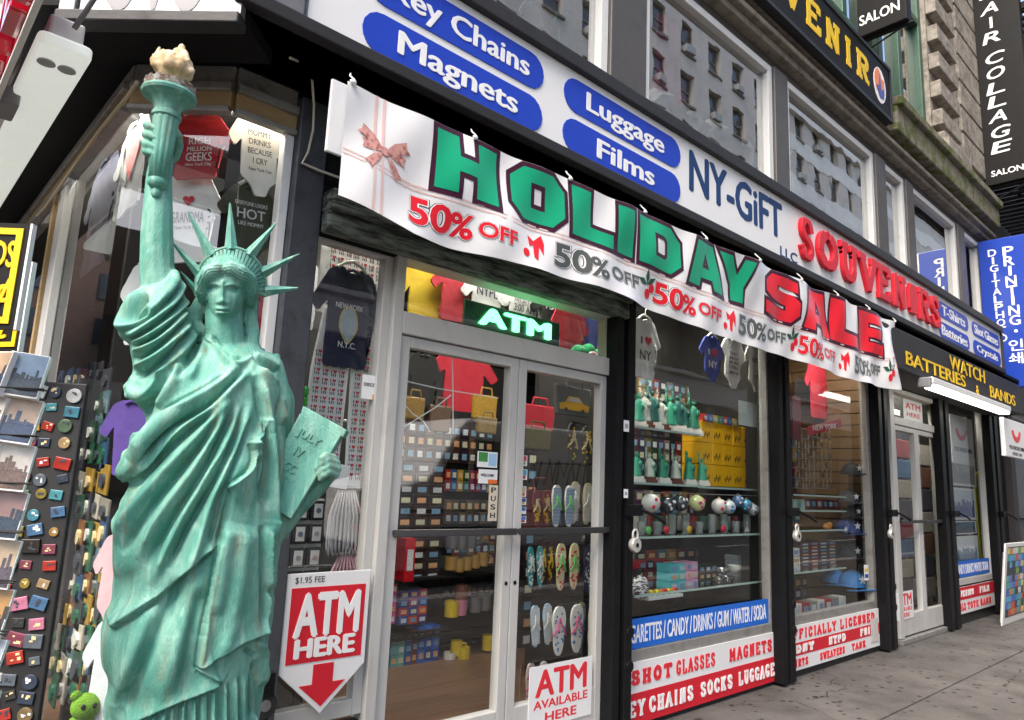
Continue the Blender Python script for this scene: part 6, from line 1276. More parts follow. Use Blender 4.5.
def remesh(g, vox):
    me = bpy.data.meshes.new('figure'); me.from_pydata(g.v, [], g.f)
    bm = bmesh.new(); bm.from_mesh(me); bmesh.ops.recalc_face_normals(bm, faces=bm.faces); bm.to_mesh(me); bm.free()
    o = bpy.data.objects.new('figure', me); COL.objects.link(o)
    md = o.modifiers.new('r', 'REMESH'); md.mode = 'VOXEL'; md.voxel_size = vox; md.adaptivity = 0
    sm = o.modifiers.new('s', 'SMOOTH'); sm.iterations = 5; sm.factor = .5
    dg = bpy.context.evaluated_depsgraph_get(); out = bpy.data.meshes.new_from_object(o.evaluated_get(dg))
    bpy.data.objects.remove(o); bpy.data.meshes.remove(me); return out
def Z1(p): return [(100+x/4.5, 220+y/4.5) for x, y in p]
def Z2(p): return [(100+x/4, 360+y/4) for x, y in p]
def Z3(p): return [(90+x/3.6, 520+y/3.6) for x, y in p]
def Z4(p): return [(170+x/7.2, 240+y/7.2) for x, y in p]
g = G()
# robe: the column of the gown from shoulders to the plinth
robe = [(186, 352), (200, 342), (224, 338), (252, 342), (266, 350), (278, 364), (284, 384), (287, 420), (288, 460), (286, 500), (283, 540), (278, 570),
        (273, 610), (268, 650), (266, 690), (256, 730), (254, 790), (254, 860), (98, 860), (98, 800), (102, 740), (106, 700), (109, 650), (111, 620), (112, 570), (114, 530), (121, 505), (132, 484), (138, 450), (146, 418), (146, 390), (152, 370)]
inflate(g, robe, lambda u, v: .0+.018*math.sin((v-340)/90.), .145, .15, 78, 2.0)
inflate(g, [(104, 760), (250, 760), (262, 900), (90, 900)], 0, .17, .17, 60, 2.5)
# bust and thigh under the cloth
for u, v, r, d in ((186, 394, 30, .05), (246, 396, 30, .045), (172, 630, 60, .0), (222, 480, 52, .025)):
    g.ell(sp(u, v, d), (r*PXM, r*PXM, r*1.15*PXM), 18, 12)
# mantle carried across the body, hanging low under the raised arm
inflate(g, Z2([(600, 20), (480, 75), (380, 125), (280, 180), (200, 240), (130, 320), (55, 430), (48, 470), (90, 496), (150, 470), (260, 350), (430, 230), (560, 120), (640, 60)]), lambda u, v: .085-.045*max(0, (150-u)/40), .065, .09, 22)
inflate(g, Z2([(250, 300), (130, 470), (60, 600), (40, 760), (50, 900), (330, 900), (420, 600), (480, 300)]), .05, .085, .1, 34)
# sleeve gathered round the raised arm
inflate(g, Z1([(350, 200), (386, 330), (392, 410), (430, 470), (440, 640), (380, 760), (140, 760), (150, 660), (128, 590), (135, 555), (95, 545), (74, 510), (74, 440), (130, 340), (200, 285), (290, 260)]), .0, .1, .1, 30)
inflate(g, [(131, 370), (170, 360), (190, 380), (180, 410), (150, 425), (138, 404), (126, 399), (124.5, 390), (131, 381)], -.005, .1, .09, 22)
# raised arm
chain(g, [(170, 350, .0, 22), (161, 300, .0, 18), (157, 270, .0, 16.5), (157, 235, .0, 15.5), (158, 205, .0, 14), (159, 178, -.012, 12.5), (162, 158, -.03, 11)])
# palm and fingers round the torch
inflate(g, [(149, 172), (147, 150), (150, 128), (158, 118), (172, 120), (180, 130), (180, 146), (174, 162), (168, 174)], -.045, .02, .022, 9, 1.0)
for fv, lift in ((125, 0), (134, 1.0), (143.5, 1.5), (151, .5)):
    chain(g, [(153, fv+4, -.035, 4.4), (147-lift, fv+1, -.012, 4.4), (146.5-lift, fv, .018, 4.2), (151-lift, fv+1.5, .042, 3.9), (157-lift, fv+4, .052, 3.4)], 10)
chain(g, [(174, 158, -.03, 5.2), (179, 146, -.008, 4.8), (178.5, 136, .016, 4.2), (174, 128, .036, 3.6)], 10)
# left arm: sleeve, forearm behind the tablet, hand over its edge
chain(g, [(268, 368, .0, 17), (278, 400, .0, 15), (279, 440, .0, 13), (278, 485, .0, 13), (279, 520, .0, 14)])
chain(g, [(279, 526, .0, 14), (296, 508, .0, 10.5), (318, 488, .015, 8.5), (333, 471, .035, 7.5)])
inflate(g, Z2([(720, 50), (742, 200), (752, 262), (735, 320), (712, 356), (690, 300), (690, 120)]), .03, .05, .06, 12)
inflate(g, [(322, 478), (325, 462), (333, 454), (341, 462), (338, 474), (330, 482)], .05, .025, .02, 8, 1.0)
for (a, b, c) in (((334, 458), (325.5, 455), (318, 463)), ((337, 463), (327, 459.5), (317, 468)), ((338, 469), (328, 465.5), (318.5, 474)), ((336, 475), (328, 472), (320.5, 479))):
    chain(g, [(*a, .06, 4.2), (*b, .085, 4.1), ((b[0]+c[0])/2, (b[1]+c[1])/2-.6, .088, 3.8), (*c, .075, 3.2)], 10)
# neck and head
chain(g, [(225, 368, -.01, 27), (224.5, 346, .005, 20), (224, 326, .012, 18.5), (224, 306, .0, 19)])
g.ell(sp(226, 281, -.015), (27*PXM, 31*PXM, 33*PXM), 24, 16)
inflate(g, [(205, 270), (204, 284), (205.5, 297), (208, 309), (212.5, 318), (218, 322.5), (224, 323.5), (231, 322), (238.5, 316), (243.5, 306), (246.5, 295), (247, 280), (243, 268), (224, 258)], .015, .078, .05, 21, 1.0)
# hair: two waves parted over the brow, locks behind the neck
chain(g, [(223.5, 269.5, .086, 5.5), (217, 269, .086, 7.6), (209.5, 272.5, .076, 8.4), (203.5, 280, .058, 7.6), (201.5, 290, .04, 6.8), (203, 299, .02, 5.5)], 12)
chain(g, [(223.5, 269.5, .086, 5.5), (231, 268.5, .086, 7.6), (240, 272, .078, 8.4), (248.5, 279.5, .06, 8.2), (252, 290, .04, 7.6), (251.5, 301, .02, 6)], 12)
chain(g, [(252, 298, -.01, 6), (250, 312, -.01, 7), (252, 330, -.005, 7.5), (254, 352, .02, 6)], 10)
chain(g, [(202, 300, -.02, 7), (197, 312, -.03, 9), (194, 324, -.03, 8.5), (203, 336, -.02, 8)], 10)
g.ell(sp(244.5, 301, .0), (3.2*PXM, 5*PXM, 6.5*PXM), 10, 8)
fig = remesh(g, .0034)
n = len(fig.vertices); V = np.empty(n*3); fig.vertices.foreach_get('co', V); V = V.reshape(-1, 3)
def normals():
    Nn = np.empty(n*3); fig.vertices.foreach_get('normal', Nn); return Nn.reshape(-1, 3)
PP = project(V)
E = np.empty(len(fig.edges)*2, int); fig.edges.foreach_get('vertices', E); E = E.reshape(-1, 2)
deg = np.bincount(E.ravel(), minlength=n).astype(float)
def relax(V, wgt, it):
    """Even out the rough union of volumes where wgt allows."""
    for _ in range(it):
        S = np.stack([np.bincount(E[:, 0], V[E[:, 1], k], n)+np.bincount(E[:, 1], V[E[:, 0], k], n) for k in range(3)], 1)/deg[:, None]
        V = V+(S-V)*(wgt*.6)[:, None]
    return V
wg = np.clip((PP[:, 1]-338)/24, 0, 1)*np.clip((298-PP[:, 0])/10, 0, 1)
wg = np.maximum(wg, np.clip((PP[:, 1]-290)/24, 0, 1)*np.clip((196-PP[:, 0])/6, 0, 1)*.6)
V = relax(V, wg, 60); fig.vertices.foreach_set('co', V.ravel()); fig.update()
NR = normals(); PP = project(V)
toward = (CAM-V)/np.linalg.norm(CAM-V, axis=1)[:, None]
face = np.clip((np.einsum('ij,ij->i', NR, toward)-.02)/.35, 0, 1)
depth = (V-SB) @ SF
DISP = np.zeros(n); FDISP = np.zeros(n)
def sel(poly, pad):
    A = np.array(poly); lo = A.min(0)-pad; hi = A.max(0)+pad
    return np.nonzero((PP[:, 0] > lo[0]) & (PP[:, 0] < hi[0]) & (PP[:, 1] > lo[1]) & (PP[:, 1] < hi[1]))[0]
def fold(poly, amp, wid, taper=.12):
    """A pressed fold: positive stands out, negative is a valley."""
    poly = smooth_poly(poly, 2, False); k = sel(poly, wid*3); d, s, t = seg_dist(PP[k], poly)
    e = np.clip(np.minimum(t, 1-t)/taper, 0, 1) if taper else 1
    DISP[k] += 1.7*amp*np.exp(-(d/wid)**2)*e
def hem(poly, amp, fall, sgn):
    """The edge of a layer of cloth lying on another: high on one side, nothing on the other."""
    poly = smooth_poly(poly, 2, False); k = sel(poly, fall*3); d, s, t = seg_dist(PP[k], poly)
    s = np.sign(s)*sgn; e = np.clip(np.minimum(t, 1-t)/.04, 0, 1)
    DISP[k] += 1.3*e*np.where(s > 0, amp*np.exp(-d/fall)*np.clip(d/1.0+.3, 0, 1), -.45*amp*np.exp(-(d/3.0)**2))
def push(u, v, ru, rv, amp):
    k = sel([(u, v)], 3*max(ru, rv)); q = ((PP[k, 0]-u)/ru)**2+((PP[k, 1]-v)/rv)**2; FDISP[k] += amp*np.exp(-q)
def crease(poly, amp, wid, taper=.1):
    poly = smooth_poly(poly, 1, False); k = sel(poly, wid*3); d, s, t = seg_dist(PP[k], poly)
    FDISP[k] += amp*np.exp(-(d/wid)**2)*(np.clip(np.minimum(t, 1-t)/taper, 0, 1) if taper else 1)
# sleeve folds
for pts, a, w_ in (
    ([(348, 205), (338, 290), (270, 385), (165, 465), (100, 485), (84, 450), (95, 400), (140, 340), (195, 300)], .012, 4.5),
    ([(215, 330), (160, 385), (125, 440), (150, 450), (230, 400)], -.02, 4.5),
    ([(372, 250), (355, 340), (280, 425), (190, 488), (110, 520)], .011, 3.2), ([(360, 235), (345, 320), (270, 405), (175, 478), (95, 500)], -.010, 2.2),
    ([(386, 330), (370, 400), (300, 465), (210, 530), (140, 552)], .012, 3.2), ([(380, 290), (360, 375), (290, 445), (200, 510), (120, 540)], -.010, 2.2),
    ([(392, 400), (350, 460), (280, 530), (210, 575), (140, 588)], .012, 3.4), ([(388, 380), (350, 435), (285, 500), (205, 555), (140, 572)], -.011, 2.2),
    ([(410, 460), (340, 530), (260, 605), (180, 655), (148, 668)], .012, 3.6), ([(396, 440), (340, 500), (270, 570), (190, 620), (140, 628)], -.012, 2.6),
    ([(430, 490), (385, 570), (310, 660), (250, 720)], .010, 4), ([(420, 480), (360, 550), (290, 632), (205, 690), (150, 712)], -.012, 2.8),
    ([(455, 500), (440, 560), (380, 660), (340, 720)], -.008, 3), ([(470, 520), (470, 580), (430, 660), (400, 720)], .006, 4),
    ([(480, 515), (540, 600), (600, 655), (650, 645), (690, 610)], .007, 2.6), ([(500, 520), (545, 580), (600, 625), (650, 620)], -.006, 2.2),
    ([(520, 560), (560, 640), (640, 690)], .006, 3), ([(665, 612), (690, 660), (740, 700), (800, 740)], .008, 3.2), ([(680, 610), (740, 650), (800, 690)], -.008, 2.4), ([(690, 605), (760, 640), (805, 670)], .008, 3)):
    fold(Z1(pts), a, w_)
for pts, a, w_ in (
    ([(30, 20), (80, 90), (120, 140)], -.008, 3), ([(135, 40), (110, 110), (150, 150), (210, 120), (270, 20)], .010, 5), ([(290, 10), (250, 80), (190, 180), (180, 230)], -.014, 4), ([(330, 10), (300, 70), (230, 190)], .009, 5),
    ([(590, 25), (520, 95), (445, 172), (375, 215), (300, 262), (225, 335), (150, 430)], -.017, 3.2),
    ([(560, 30), (470, 95), (380, 150), (290, 205), (200, 290), (110, 400)], .013, 7), ([(520, 50), (420, 120), (320, 165), (230, 225)], -.008, 2.6), ([(600, 35), (500, 140), (440, 200), (370, 245), (290, 300), (230, 360), (130, 480)], .011, 4),
    ([(460, 205), (380, 265), (300, 330), (210, 420), (120, 520)], -.012, 3.2), ([(540, 110), (470, 225), (380, 325), (280, 430), (180, 540), (90, 650), (60, 740)], .013, 5.5),
    ([(500, 190), (420, 320), (330, 430), (230, 550), (140, 680), (90, 780)], -.015, 3.8), ([(520, 160), (460, 300), (380, 440), (290, 560), (205, 680), (150, 800)], .013, 5),
    ([(545, 170), (490, 300), (410, 450), (320, 590), (240, 720), (190, 830)], -.015, 3.8), ([(560, 170), (505, 330), (425, 480), (345, 600), (280, 740), (210, 900)], .012, 5),
    ([(580, 175), (535, 330), (470, 465), (400, 580), (335, 690), (270, 840)], -.017, 3.8), ([(603, 160), (565, 280), (505, 430), (445, 560), (400, 720), (340, 880)], .013, 5),
    ([(600, 230), (560, 360), (500, 500), (455, 640), (430, 760)], -.011, 3), ([(640, 50), (668, 200), (688, 400), (700, 600), (702, 720)], .013, 4.5), ([(620, 60), (650, 200), (668, 340), (672, 480), (658, 600)], -.016, 4),
    ([(712, 120), (715, 300), (712, 500), (715, 700)], -.010, 2.6), ([(620, 40), (690, 90), (725, 180), (735, 260)], .009, 4), ([(650, 40), (715, 110), (730, 160)], -.007, 2.4),
    ([(655, 225), (648, 290), (605, 325), (640, 350)], .012, 3), ([(630, 380), (640, 470), (655, 580)], -.01, 3.5), ([(520, 500), (500, 620), (470, 740)], -.010, 3.4)):
    fold(Z2(pts), a, w_)
hem(Z2([(598, 330), (618, 380), (600, 440), (555, 475), (503, 508)]), .016, 10, -1)
hem(Z2([(660, 235), (652, 292), (598, 330)]), .01, 6, -1)
for pts, a, w_ in (
    ([(330, 200), (270, 330), (190, 520), (110, 720)], -.014, 7), ([(420, 160), (350, 340), (300, 520), (240, 680)], .008, 10), ([(250, 300), (180, 440), (120, 600), (90, 720)], .009, 9), ([(400, 240), (360, 420), (330, 600)], -.008, 6),
    ([(560, 20), (540, 200), (500, 400), (450, 500)], .008, 8), ([(615, 20), (620, 200), (615, 400)], -.013, 3), ([(640, 20), (640, 140), (637, 250)], .012, 3.4), ([(500, 20), (480, 160), (450, 340)], .006, 6),
    ([(640, 260), (625, 360), (622, 420)], .009, 3), ([(555, 465), (600, 490)], -.009, 2.5), ([(600, 430), (632, 480), (620, 600)], .010, 3.2), ([(595, 500), (590, 600), (585, 720)], -.012, 3)):
    fold(Z3(pts), a, w_)
hem(Z3([(455, 96), (400, 138), (300, 232), (200, 322), (80, 394)]), .017, 16, 1)
def panel(poly, edge, amp, fall):
    """A hanging flap: stands proud along its free edge and settles back into the robe behind."""
    k = sel(poly, 12); ins = inside(PP[k], poly); d, _, t = seg_dist(PP[k], edge); e = np.clip(t/.05, 0, 1)
    DISP[k] += e*np.where(ins, amp*(.35+.65*np.exp(-d/fall))*np.clip(d/1.0+.3, 0, 1), -.45*amp*np.exp(-(d/3.0)**2))
fe = Z3([(483, 0), (468, 75), (452, 150), (436, 235), (420, 320), (400, 425), (384, 526), (425, 508), (470, 486), (540, 442), (618, 410)])
panel(fe+Z3([(634, 300), (640, 0)]), fe, .024, 14)
hem(Z3([(382, 536), (430, 562), (476, 588)]), .012, 9, -1)
hem(Z3([(140, 740), (200, 712), (300, 662), (400, 622), (478, 590)]), .018, 16, -1)
hem(Z3([(672, 0), (664, 130), (660, 250)]), .008, 6, 1)
# pleats of the underskirt below the hems
k = np.nonzero((PP[:, 1] > 655) & (depth > -.02))[0]
below = np.clip((PP[k, 1]-(718-(PP[k, 0]-140)*.42))/8, 0, 1)*np.clip((PP[k, 0]-128)/12, 0, 1)
DISP[k] += below*(.010*np.sin(PP[k, 0]*.62+.8*np.sin(PP[k, 1]*.02))+.005*np.sin(PP[k, 0]*1.07))
# plain folds round the back, where nothing was traced
back = np.clip(-np.einsum('ij,ij->i', NR, toward)/.3, 0, 1)*(PP[:, 1] > 345)*(PP[:, 0] < 292)
DISP += back*.010*np.sin(PP[:, 0]*.42+1.6*np.sin(PP[:, 1]*.013))
# face: brow, eyes, nose, mouth, chin
fm = ((PP[:, 0] > 196) & (PP[:, 0] < 256) & (PP[:, 1] > 255) & (PP[:, 1] < 332))
crease([(222.5, 282), (222.3, 290), (222, 297), (221.8, 301.5)], .011, 2.3, 0)
push(221.8, 301, 3.6, 2.6, .0085); push(217.8, 302.3, 1.8, 1.5, .004); push(226, 302.5, 1.8, 1.5, .004)
push(213, 288.3, 5.2, 3.2, -.014); push(234.6, 289.2, 5.4, 3.2, -.014)
push(213.2, 289, 3.2, 1.7, .0065); push(234.4, 290, 3.3, 1.7, .0065)
crease([(206, 286.5), (211, 283.6), (218.5, 284.2), (221, 287)], .006, 1.4); crease([(224, 287), (227.5, 284.8), (236, 284.6), (243, 287.4)], .006, 1.4)
crease([(208.8, 289), (213, 287.9), (217.6, 289.6)], -.0022, .8); crease([(229.6, 290.4), (234.3, 288.8), (239.4, 290.2)], -.0022, .8)
crease([(208.8, 291), (213, 292), (217, 290.8)], -.002, .8); crease([(230, 291.5), (234.5, 292.8), (239, 291.4)], -.002, .8)
push(222, 311.5, 9, 7, .0055); push(221.5, 304.8, 6, 1.6, -.003)
crease([(215.2, 309.3), (219, 308.2), (222, 308.9), (225.4, 308.4), (229.3, 309.8)], .0045, 1.35); crease([(216.4, 312.3), (222, 313.2), (228, 312.6)], .0048, 1.5)
crease([(214.6, 310.3), (222, 310.9), (230, 310.8)], -.0055, .75); push(222.3, 315.4, 5, 1.3, -.0035); push(222.8, 319, 5, 2.8, .0045)
push(208.5, 300, 5, 7, .003); push(239, 301, 5.5, 7, .003); push(212.5, 306, 3, 5, -.003); push(233, 307, 3, 5, -.003)
# hair strands
hk = np.nonzero((PP[:, 1] > 262) & (PP[:, 1] < 352) & (PP[:, 0] > 186) & (PP[:, 0] < 262))[0]
hairm = np.zeros(n)
for pl, wd in (([(223.5, 270), (217, 270), (209, 274), (203.5, 281), (202, 290), (203.5, 299)], 6), ([(223.5, 270), (231, 269.5), (240, 273), (248, 280), (251.5, 290), (251, 300)], 6.5), ([(252, 298), (250, 312), (252, 330), (254, 352)], 6), ([(202, 300), (197, 312), (194, 324), (203, 336)], 8)):
    d, s, t = seg_dist(PP[hk], pl); q = np.where(s > 0, d, -d)
    DISP[hk] += (d < wd)*.0018*np.sin(q*2.2+3*np.sin(t*14))
# weathered surface: shallow hand-worked unevenness
DISP += .0005*np.sin(V[:, 0]*91+2*np.sin(V[:, 2]*37))*np.sin(V[:, 2]*63+V[:, 1]*71)
isface = fm & (depth > .03)
V2 = V+NR*(DISP*np.where(DISP == 0, 0, np.maximum(face, back)))[:, None]+toward*(FDISP*isface*face)[:, None]
fig.vertices.foreach_set('co', V2.ravel()); fig.update()
bm = bmesh.new(); bm.from_mesh(fig)
bmesh.ops.smooth_vert(bm, verts=[v for v, k in zip(bm.verts, isface) if not k], factor=.25, use_axis_x=True, use_axis_y=True, use_axis_z=True)
bm.to_mesh(fig); bm.free()
for p in fig.polygons: p.use_smooth = True
# copper-green paint with pale chalking and rusty runs
def verdigris():
    M = mat('verdigris', (.08, .282, .222), .66, .22, 7, .25, 160, col2=(.27, .49, .40), mix2=(.44, .8), stretch=(1.6, 1.6, .55))
    nt = M.node_tree; N = nt.nodes; L = nt.links; b = N['Principled BSDF']
    src = b.inputs['Base Color'].links[0].from_socket
    tc = N.new('ShaderNodeTexCoord'); mp = N.new('ShaderNodeMapping'); mp.inputs['Scale'].default_value = (30, 30, 2.4); L.new(tc.outputs['Object'], mp.inputs[0])
    nz = N.new('ShaderNodeTexNoise'); nz.inputs['Scale'].default_value = 1; nz.inputs['Detail'].default_value = 6; nz.inputs['Roughness'].default_value = .7; L.new(mp.outputs[0], nz.inputs['Vector'])
    rp = N.new('ShaderNodeValToRGB'); rp.color_ramp.elements[0].position = .54; rp.color_ramp.elements[1].position = .7; L.new(nz.outputs[0], rp.inputs[0])
    sc = N.new('ShaderNodeMath'); sc.operation = 'MULTIPLY'; sc.inputs[1].default_value = .75; L.new(rp.outputs[0], sc.inputs[0])
    mx = N.new('ShaderNodeMix'); mx.data_type = 'RGBA'; L.new(sc.outputs[0], mx.inputs[0]); L.new(src, mx.inputs[6]); mx.inputs[7].default_value = (.20, .16, .09, 1)
    n3 = N.new('ShaderNodeTexNoise'); n3.inputs['Scale'].default_value = 48; n3.inputs['Detail'].default_value = 4; m9 = N.new('ShaderNodeMapping'); m9.inputs['Scale'].default_value = (1, 1, .16); m9.inputs['Location'].default_value = (3, 7, 1); L.new(tc.outputs['Object'], m9.inputs[0]); L.new(m9.outputs[0], n3.inputs['Vector'])
    r3 = N.new('ShaderNodeValToRGB'); r3.color_ramp.elements[0].position = .56; r3.color_ramp.elements[1].position = .75; L.new(n3.outputs[0], r3.inputs[0])
    s3 = N.new('ShaderNodeMath'); s3.operation = 'MULTIPLY'; s3.inputs[1].default_value = .5; L.new(r3.outputs[0], s3.inputs[0])
    m3 = N.new('ShaderNodeMix'); m3.data_type = 'RGBA'; L.new(s3.outputs[0], m3.inputs[0]); L.new(mx.outputs[2], m3.inputs[6]); m3.inputs[7].default_value = (.36, .56, .46, 1)
    L.new(m3.outputs[2], b.inputs['Base Color']); return M
VG = verdigris()
base = sp(176, 860, 0)
ST = thing('statue', 'tall green statue of a robed crowned woman raising a torch before the corner window', 'statue', Matrix.Translation((base[0], base[1], 0)))
I = np.array([base[0], base[1], 0])
fo = bpy.data.objects.new('figure', fig); COL.objects.link(fo); fo.parent = ST; fig.materials.append(VG); KIDS.setdefault(ST.name, []).append(fo)
fig.vertices.foreach_get('co', V2.ravel()); 
co = np.empty(n*3); fig.vertices.foreach_get('co', co); co = (co.reshape(-1, 3)-I); fig.vertices.foreach_set('co', co.ravel()); fig.update()
# crown: ribbed diadem and seven rays
def ring(t, k):
    """Point on the diadem: t runs from one temple to the other, k from hairline to outer rim."""
    a = math.radians(192-t*204); ru, rv = 27.5+7.5*k, 25+15*k
    return sp(229.0+1.6*k+ru*math.cos(a), 288-rv*math.sin(a), .062*math.sin(max(0, min(math.pi, a)))-.004-.026*k)
c = G(); nr = 120
for i in range(nr):
    t0, t1 = i/nr, (i+1)/nr; dz = .006 if i % 4 else 0
    a = [np.array(ring(t0, 0)), np.array(ring(t1, 0)), np.array(ring(t1, 1)), np.array(ring(t0, 1))]
    c.hexa([p-SF*.02 for p in a], [p+SF*dz for p in a])
path = [ring(i/60, 1.0)+SF*.004 for i in range(61)]; c.tube(path, .0055, 8)
cr = c.build('crown', VG, ST, world=True, auto=40)
for t, tip, d in ((.035, (180, 271), -.03), (.17, (171, 241), -.01), (.335, (188, 212), .0), (.505, (230, 203), .01), (.66, (276, 223), .0), (.83, (299.5, 254), .0), (.965, (298, 288), .0)):
    b0 = np.array(ring(t, .9)); tp = np.array(sp(*tip, d)); e = (np.array(ring(min(1, t+.05), .9))-np.array(ring(max(0, t-.05), .9))); e = e/np.linalg.norm(e)*.019
    r_ = G(); q = [b0-e, b0-SF*.015, b0+e, b0+SF*.015]; tt = [tp+(x-b0)*.12 for x in q]
    r_.hexa(q, tt); r_.build('ray', VG, cr, world=True)
# torch: fluted handle, flared bowl with a pierced rim, gilded flame
def tz(v): return float(sp(162, v, .03)[2])
tb = sp(159.5, 168, .036); TX, TY = tb[0], tb[1]
def tl(prof, seg=40, fn=None): 
    q = G(); q.lathe([(r*PXM, tz(v)) for r, v in prof], (TX, TY, 0), seg, fn=fn); return q
to = tl([(3, 199), (4.6, 197), (5, 193.5), (3.6, 190.5), (6, 189.5), (9, 187), (9.4, 184), (9, 181)], 28).build('torch', VG, ST, world=True, auto=45)
tl([(9, 181), (10.6, 150), (12.2, 122), (12.6, 119)], 72, lambda a, i: 1-.07*max(0, math.cos(a*12))).build('handle', VG, to, world=True, smooth=True)
tl([(12.6, 119), (14, 118), (14, 114.5), (12.4, 113), (13, 108), (18, 101), (25.5, 97.5), (26.5, 95), (25.5, 92.5), (3, 92)], 48).build('bowl', VG, to, world=True, auto=40)
RUST = mat('rusty_rim', (.16, .1, .075), .8, .4, 40, .4, 90, col2=(.42, .4, .36))
q = G(); ns = 36
for i in range(ns):
    a0, a1 = i*2*math.pi/ns, (i+1)*2*math.pi/ns; hh = tz(84.5+1.6*(i % 2)); z0 = tz(92.6)
    pt = lambda a, r, z: (TX+r*PXM*math.cos(a), TY+r*PXM*math.sin(a), z)
    q.hexa([pt(a0, 23.4, z0), pt(a1, 23.4, z0), pt(a1, 22, z0), pt(a0, 22, z0)], [pt(a0, 24.6, hh), pt(a1, 24.6, hh), pt(a1, 23.2, hh), pt(a0, 23.2, hh)])
q.build('rim', RUST, to, world=True)
fl = G(); rs = random.Random(3)
fl.lathe([(r*PXM, tz(v)) for r, v in ((6, 95), (9, 88), (12.5, 80), (17, 72), (19, 66), (18, 60), (14, 56), (6, 53))], (TX, TY, 0), 30, fn=lambda a, i: 1+.16*math.sin(a*5+i*1.1)+.07*math.sin(a*9+i))
for k, (du, top, rad, dd) in enumerate(((-16, 47, 4.5, 0), (-11, 52, 6, .02), (-5, 50, 6.5, -.015), (1, 46, 6.5, .01), (6, 39, 7.5, .0), (11, 47, 6, .015), (15, 55, 5.5, -.01), (-2, 57, 7, .045), (7, 58, 6, .045), (18, 63, 4.5, .02), (-18, 61, 4.5, .02))):
    b_ = np.array([TX, TY, 0])+SR*du*PXM*.9+SF*dd
    fl.tube([(b_[0], b_[1], tz(70)), (b_[0]+SR[0]*du*.1*PXM, b_[1]+SR[1]*du*.1*PXM, tz((70+top)/2)), (b_[0]+SR[0]*du*.02*PXM, b_[1]+SR[1]*du*.02*PXM, tz(top+3)), (b_[0], b_[1], tz(top))], [rad*PXM, rad*.85*PXM, rad*.45*PXM, .001], 10)
    fl.ell((b_[0], b_[1], tz(70)), (rad*PXM,)*3, 10, 8)
fm_ = remesh(fl, .004)
GOLD = mat('old_gilding', (.60, .42, .20), .5, .3, 14, .3, 60, col2=(.80, .66, .48), mix2=(.45, .7))
fo2 = bpy.data.objects.new('flame', fm_); COL.objects.link(fo2); fo2.parent = ST
cc = np.empty(len(fm_.vertices)*3); fm_.vertices.foreach_get('co', cc); fm_.vertices.foreach_set('co', (cc.reshape(-1, 3)-I).ravel()); fm_.materials.append(GOLD)
for p in fm_.polygons: p.use_smooth = True
# tablet
def tp_(u, v, d=.13): return np.array(sp(u, v, d))
tl_, tr_, br_, bl_ = tp_(300, 413, .045), tp_(341, 436, .06), tp_(291, 519, .075), tp_(254, 497, .05)
xr = (tr_-tl_)/np.linalg.norm(tr_-tl_); up_ = (tl_-bl_); nrm = np.cross(xr, up_); nrm /= np.linalg.norm(nrm)
if nrm @ SF < 0: nrm = -nrm
offs = -nrm*.045+SR*.012
t = G(); t.hexa([p+offs for p in (bl_, br_, tr_, tl_)], [bl_, br_, tr_, tl_])
nk = [tp_(303, 405.5, .04), tp_(347, 430, .055), tp_(343, 437.5, .058), tp_(300.5, 414, .044)]
t.hexa([p+offs for p in nk], nk)
tab = t.build('tablet', VG, ST, world=True, bevel=.003)
o_ = (tl_+tr_)/2; FM = frame(tuple(o_), tuple(xr), tuple(up_/np.linalg.norm(up_))); 
if Vector(nrm) @ Vector(FM.col[2][:3]) < 0: FM = frame(tuple(o_), tuple(-xr), tuple(up_))
q = G(); q.text('JULY', -.01, -.052, .075, .03, 0, .004, .01); q.text('IV', -.012, -.1, .026, .027, 0, .004, .01); q.text('MDCC', -.03, -.15, .075, .027, 0, .004, .01); q.text('LXXVI', -.02, -.19, .1, .027, 0, .004, .01)
q.xf(FM); q.build('lettering', VG, tab, world=True)
# plinth under the robe
q = G(); z0 = float(sp(176, 855, 0)[2])
q.lathe([(.30, 0), (.30, .06), (.285, .075), (.27, z0-.07), (.29, z0-.05), (.295, z0-.005)], (base[0], base[1], 0), 8)
q.build('plinth', mat('plinth_paint', (.05, .11, .085), .6, .2, 8, .2, 80), ST, world=True, bevel=.006)
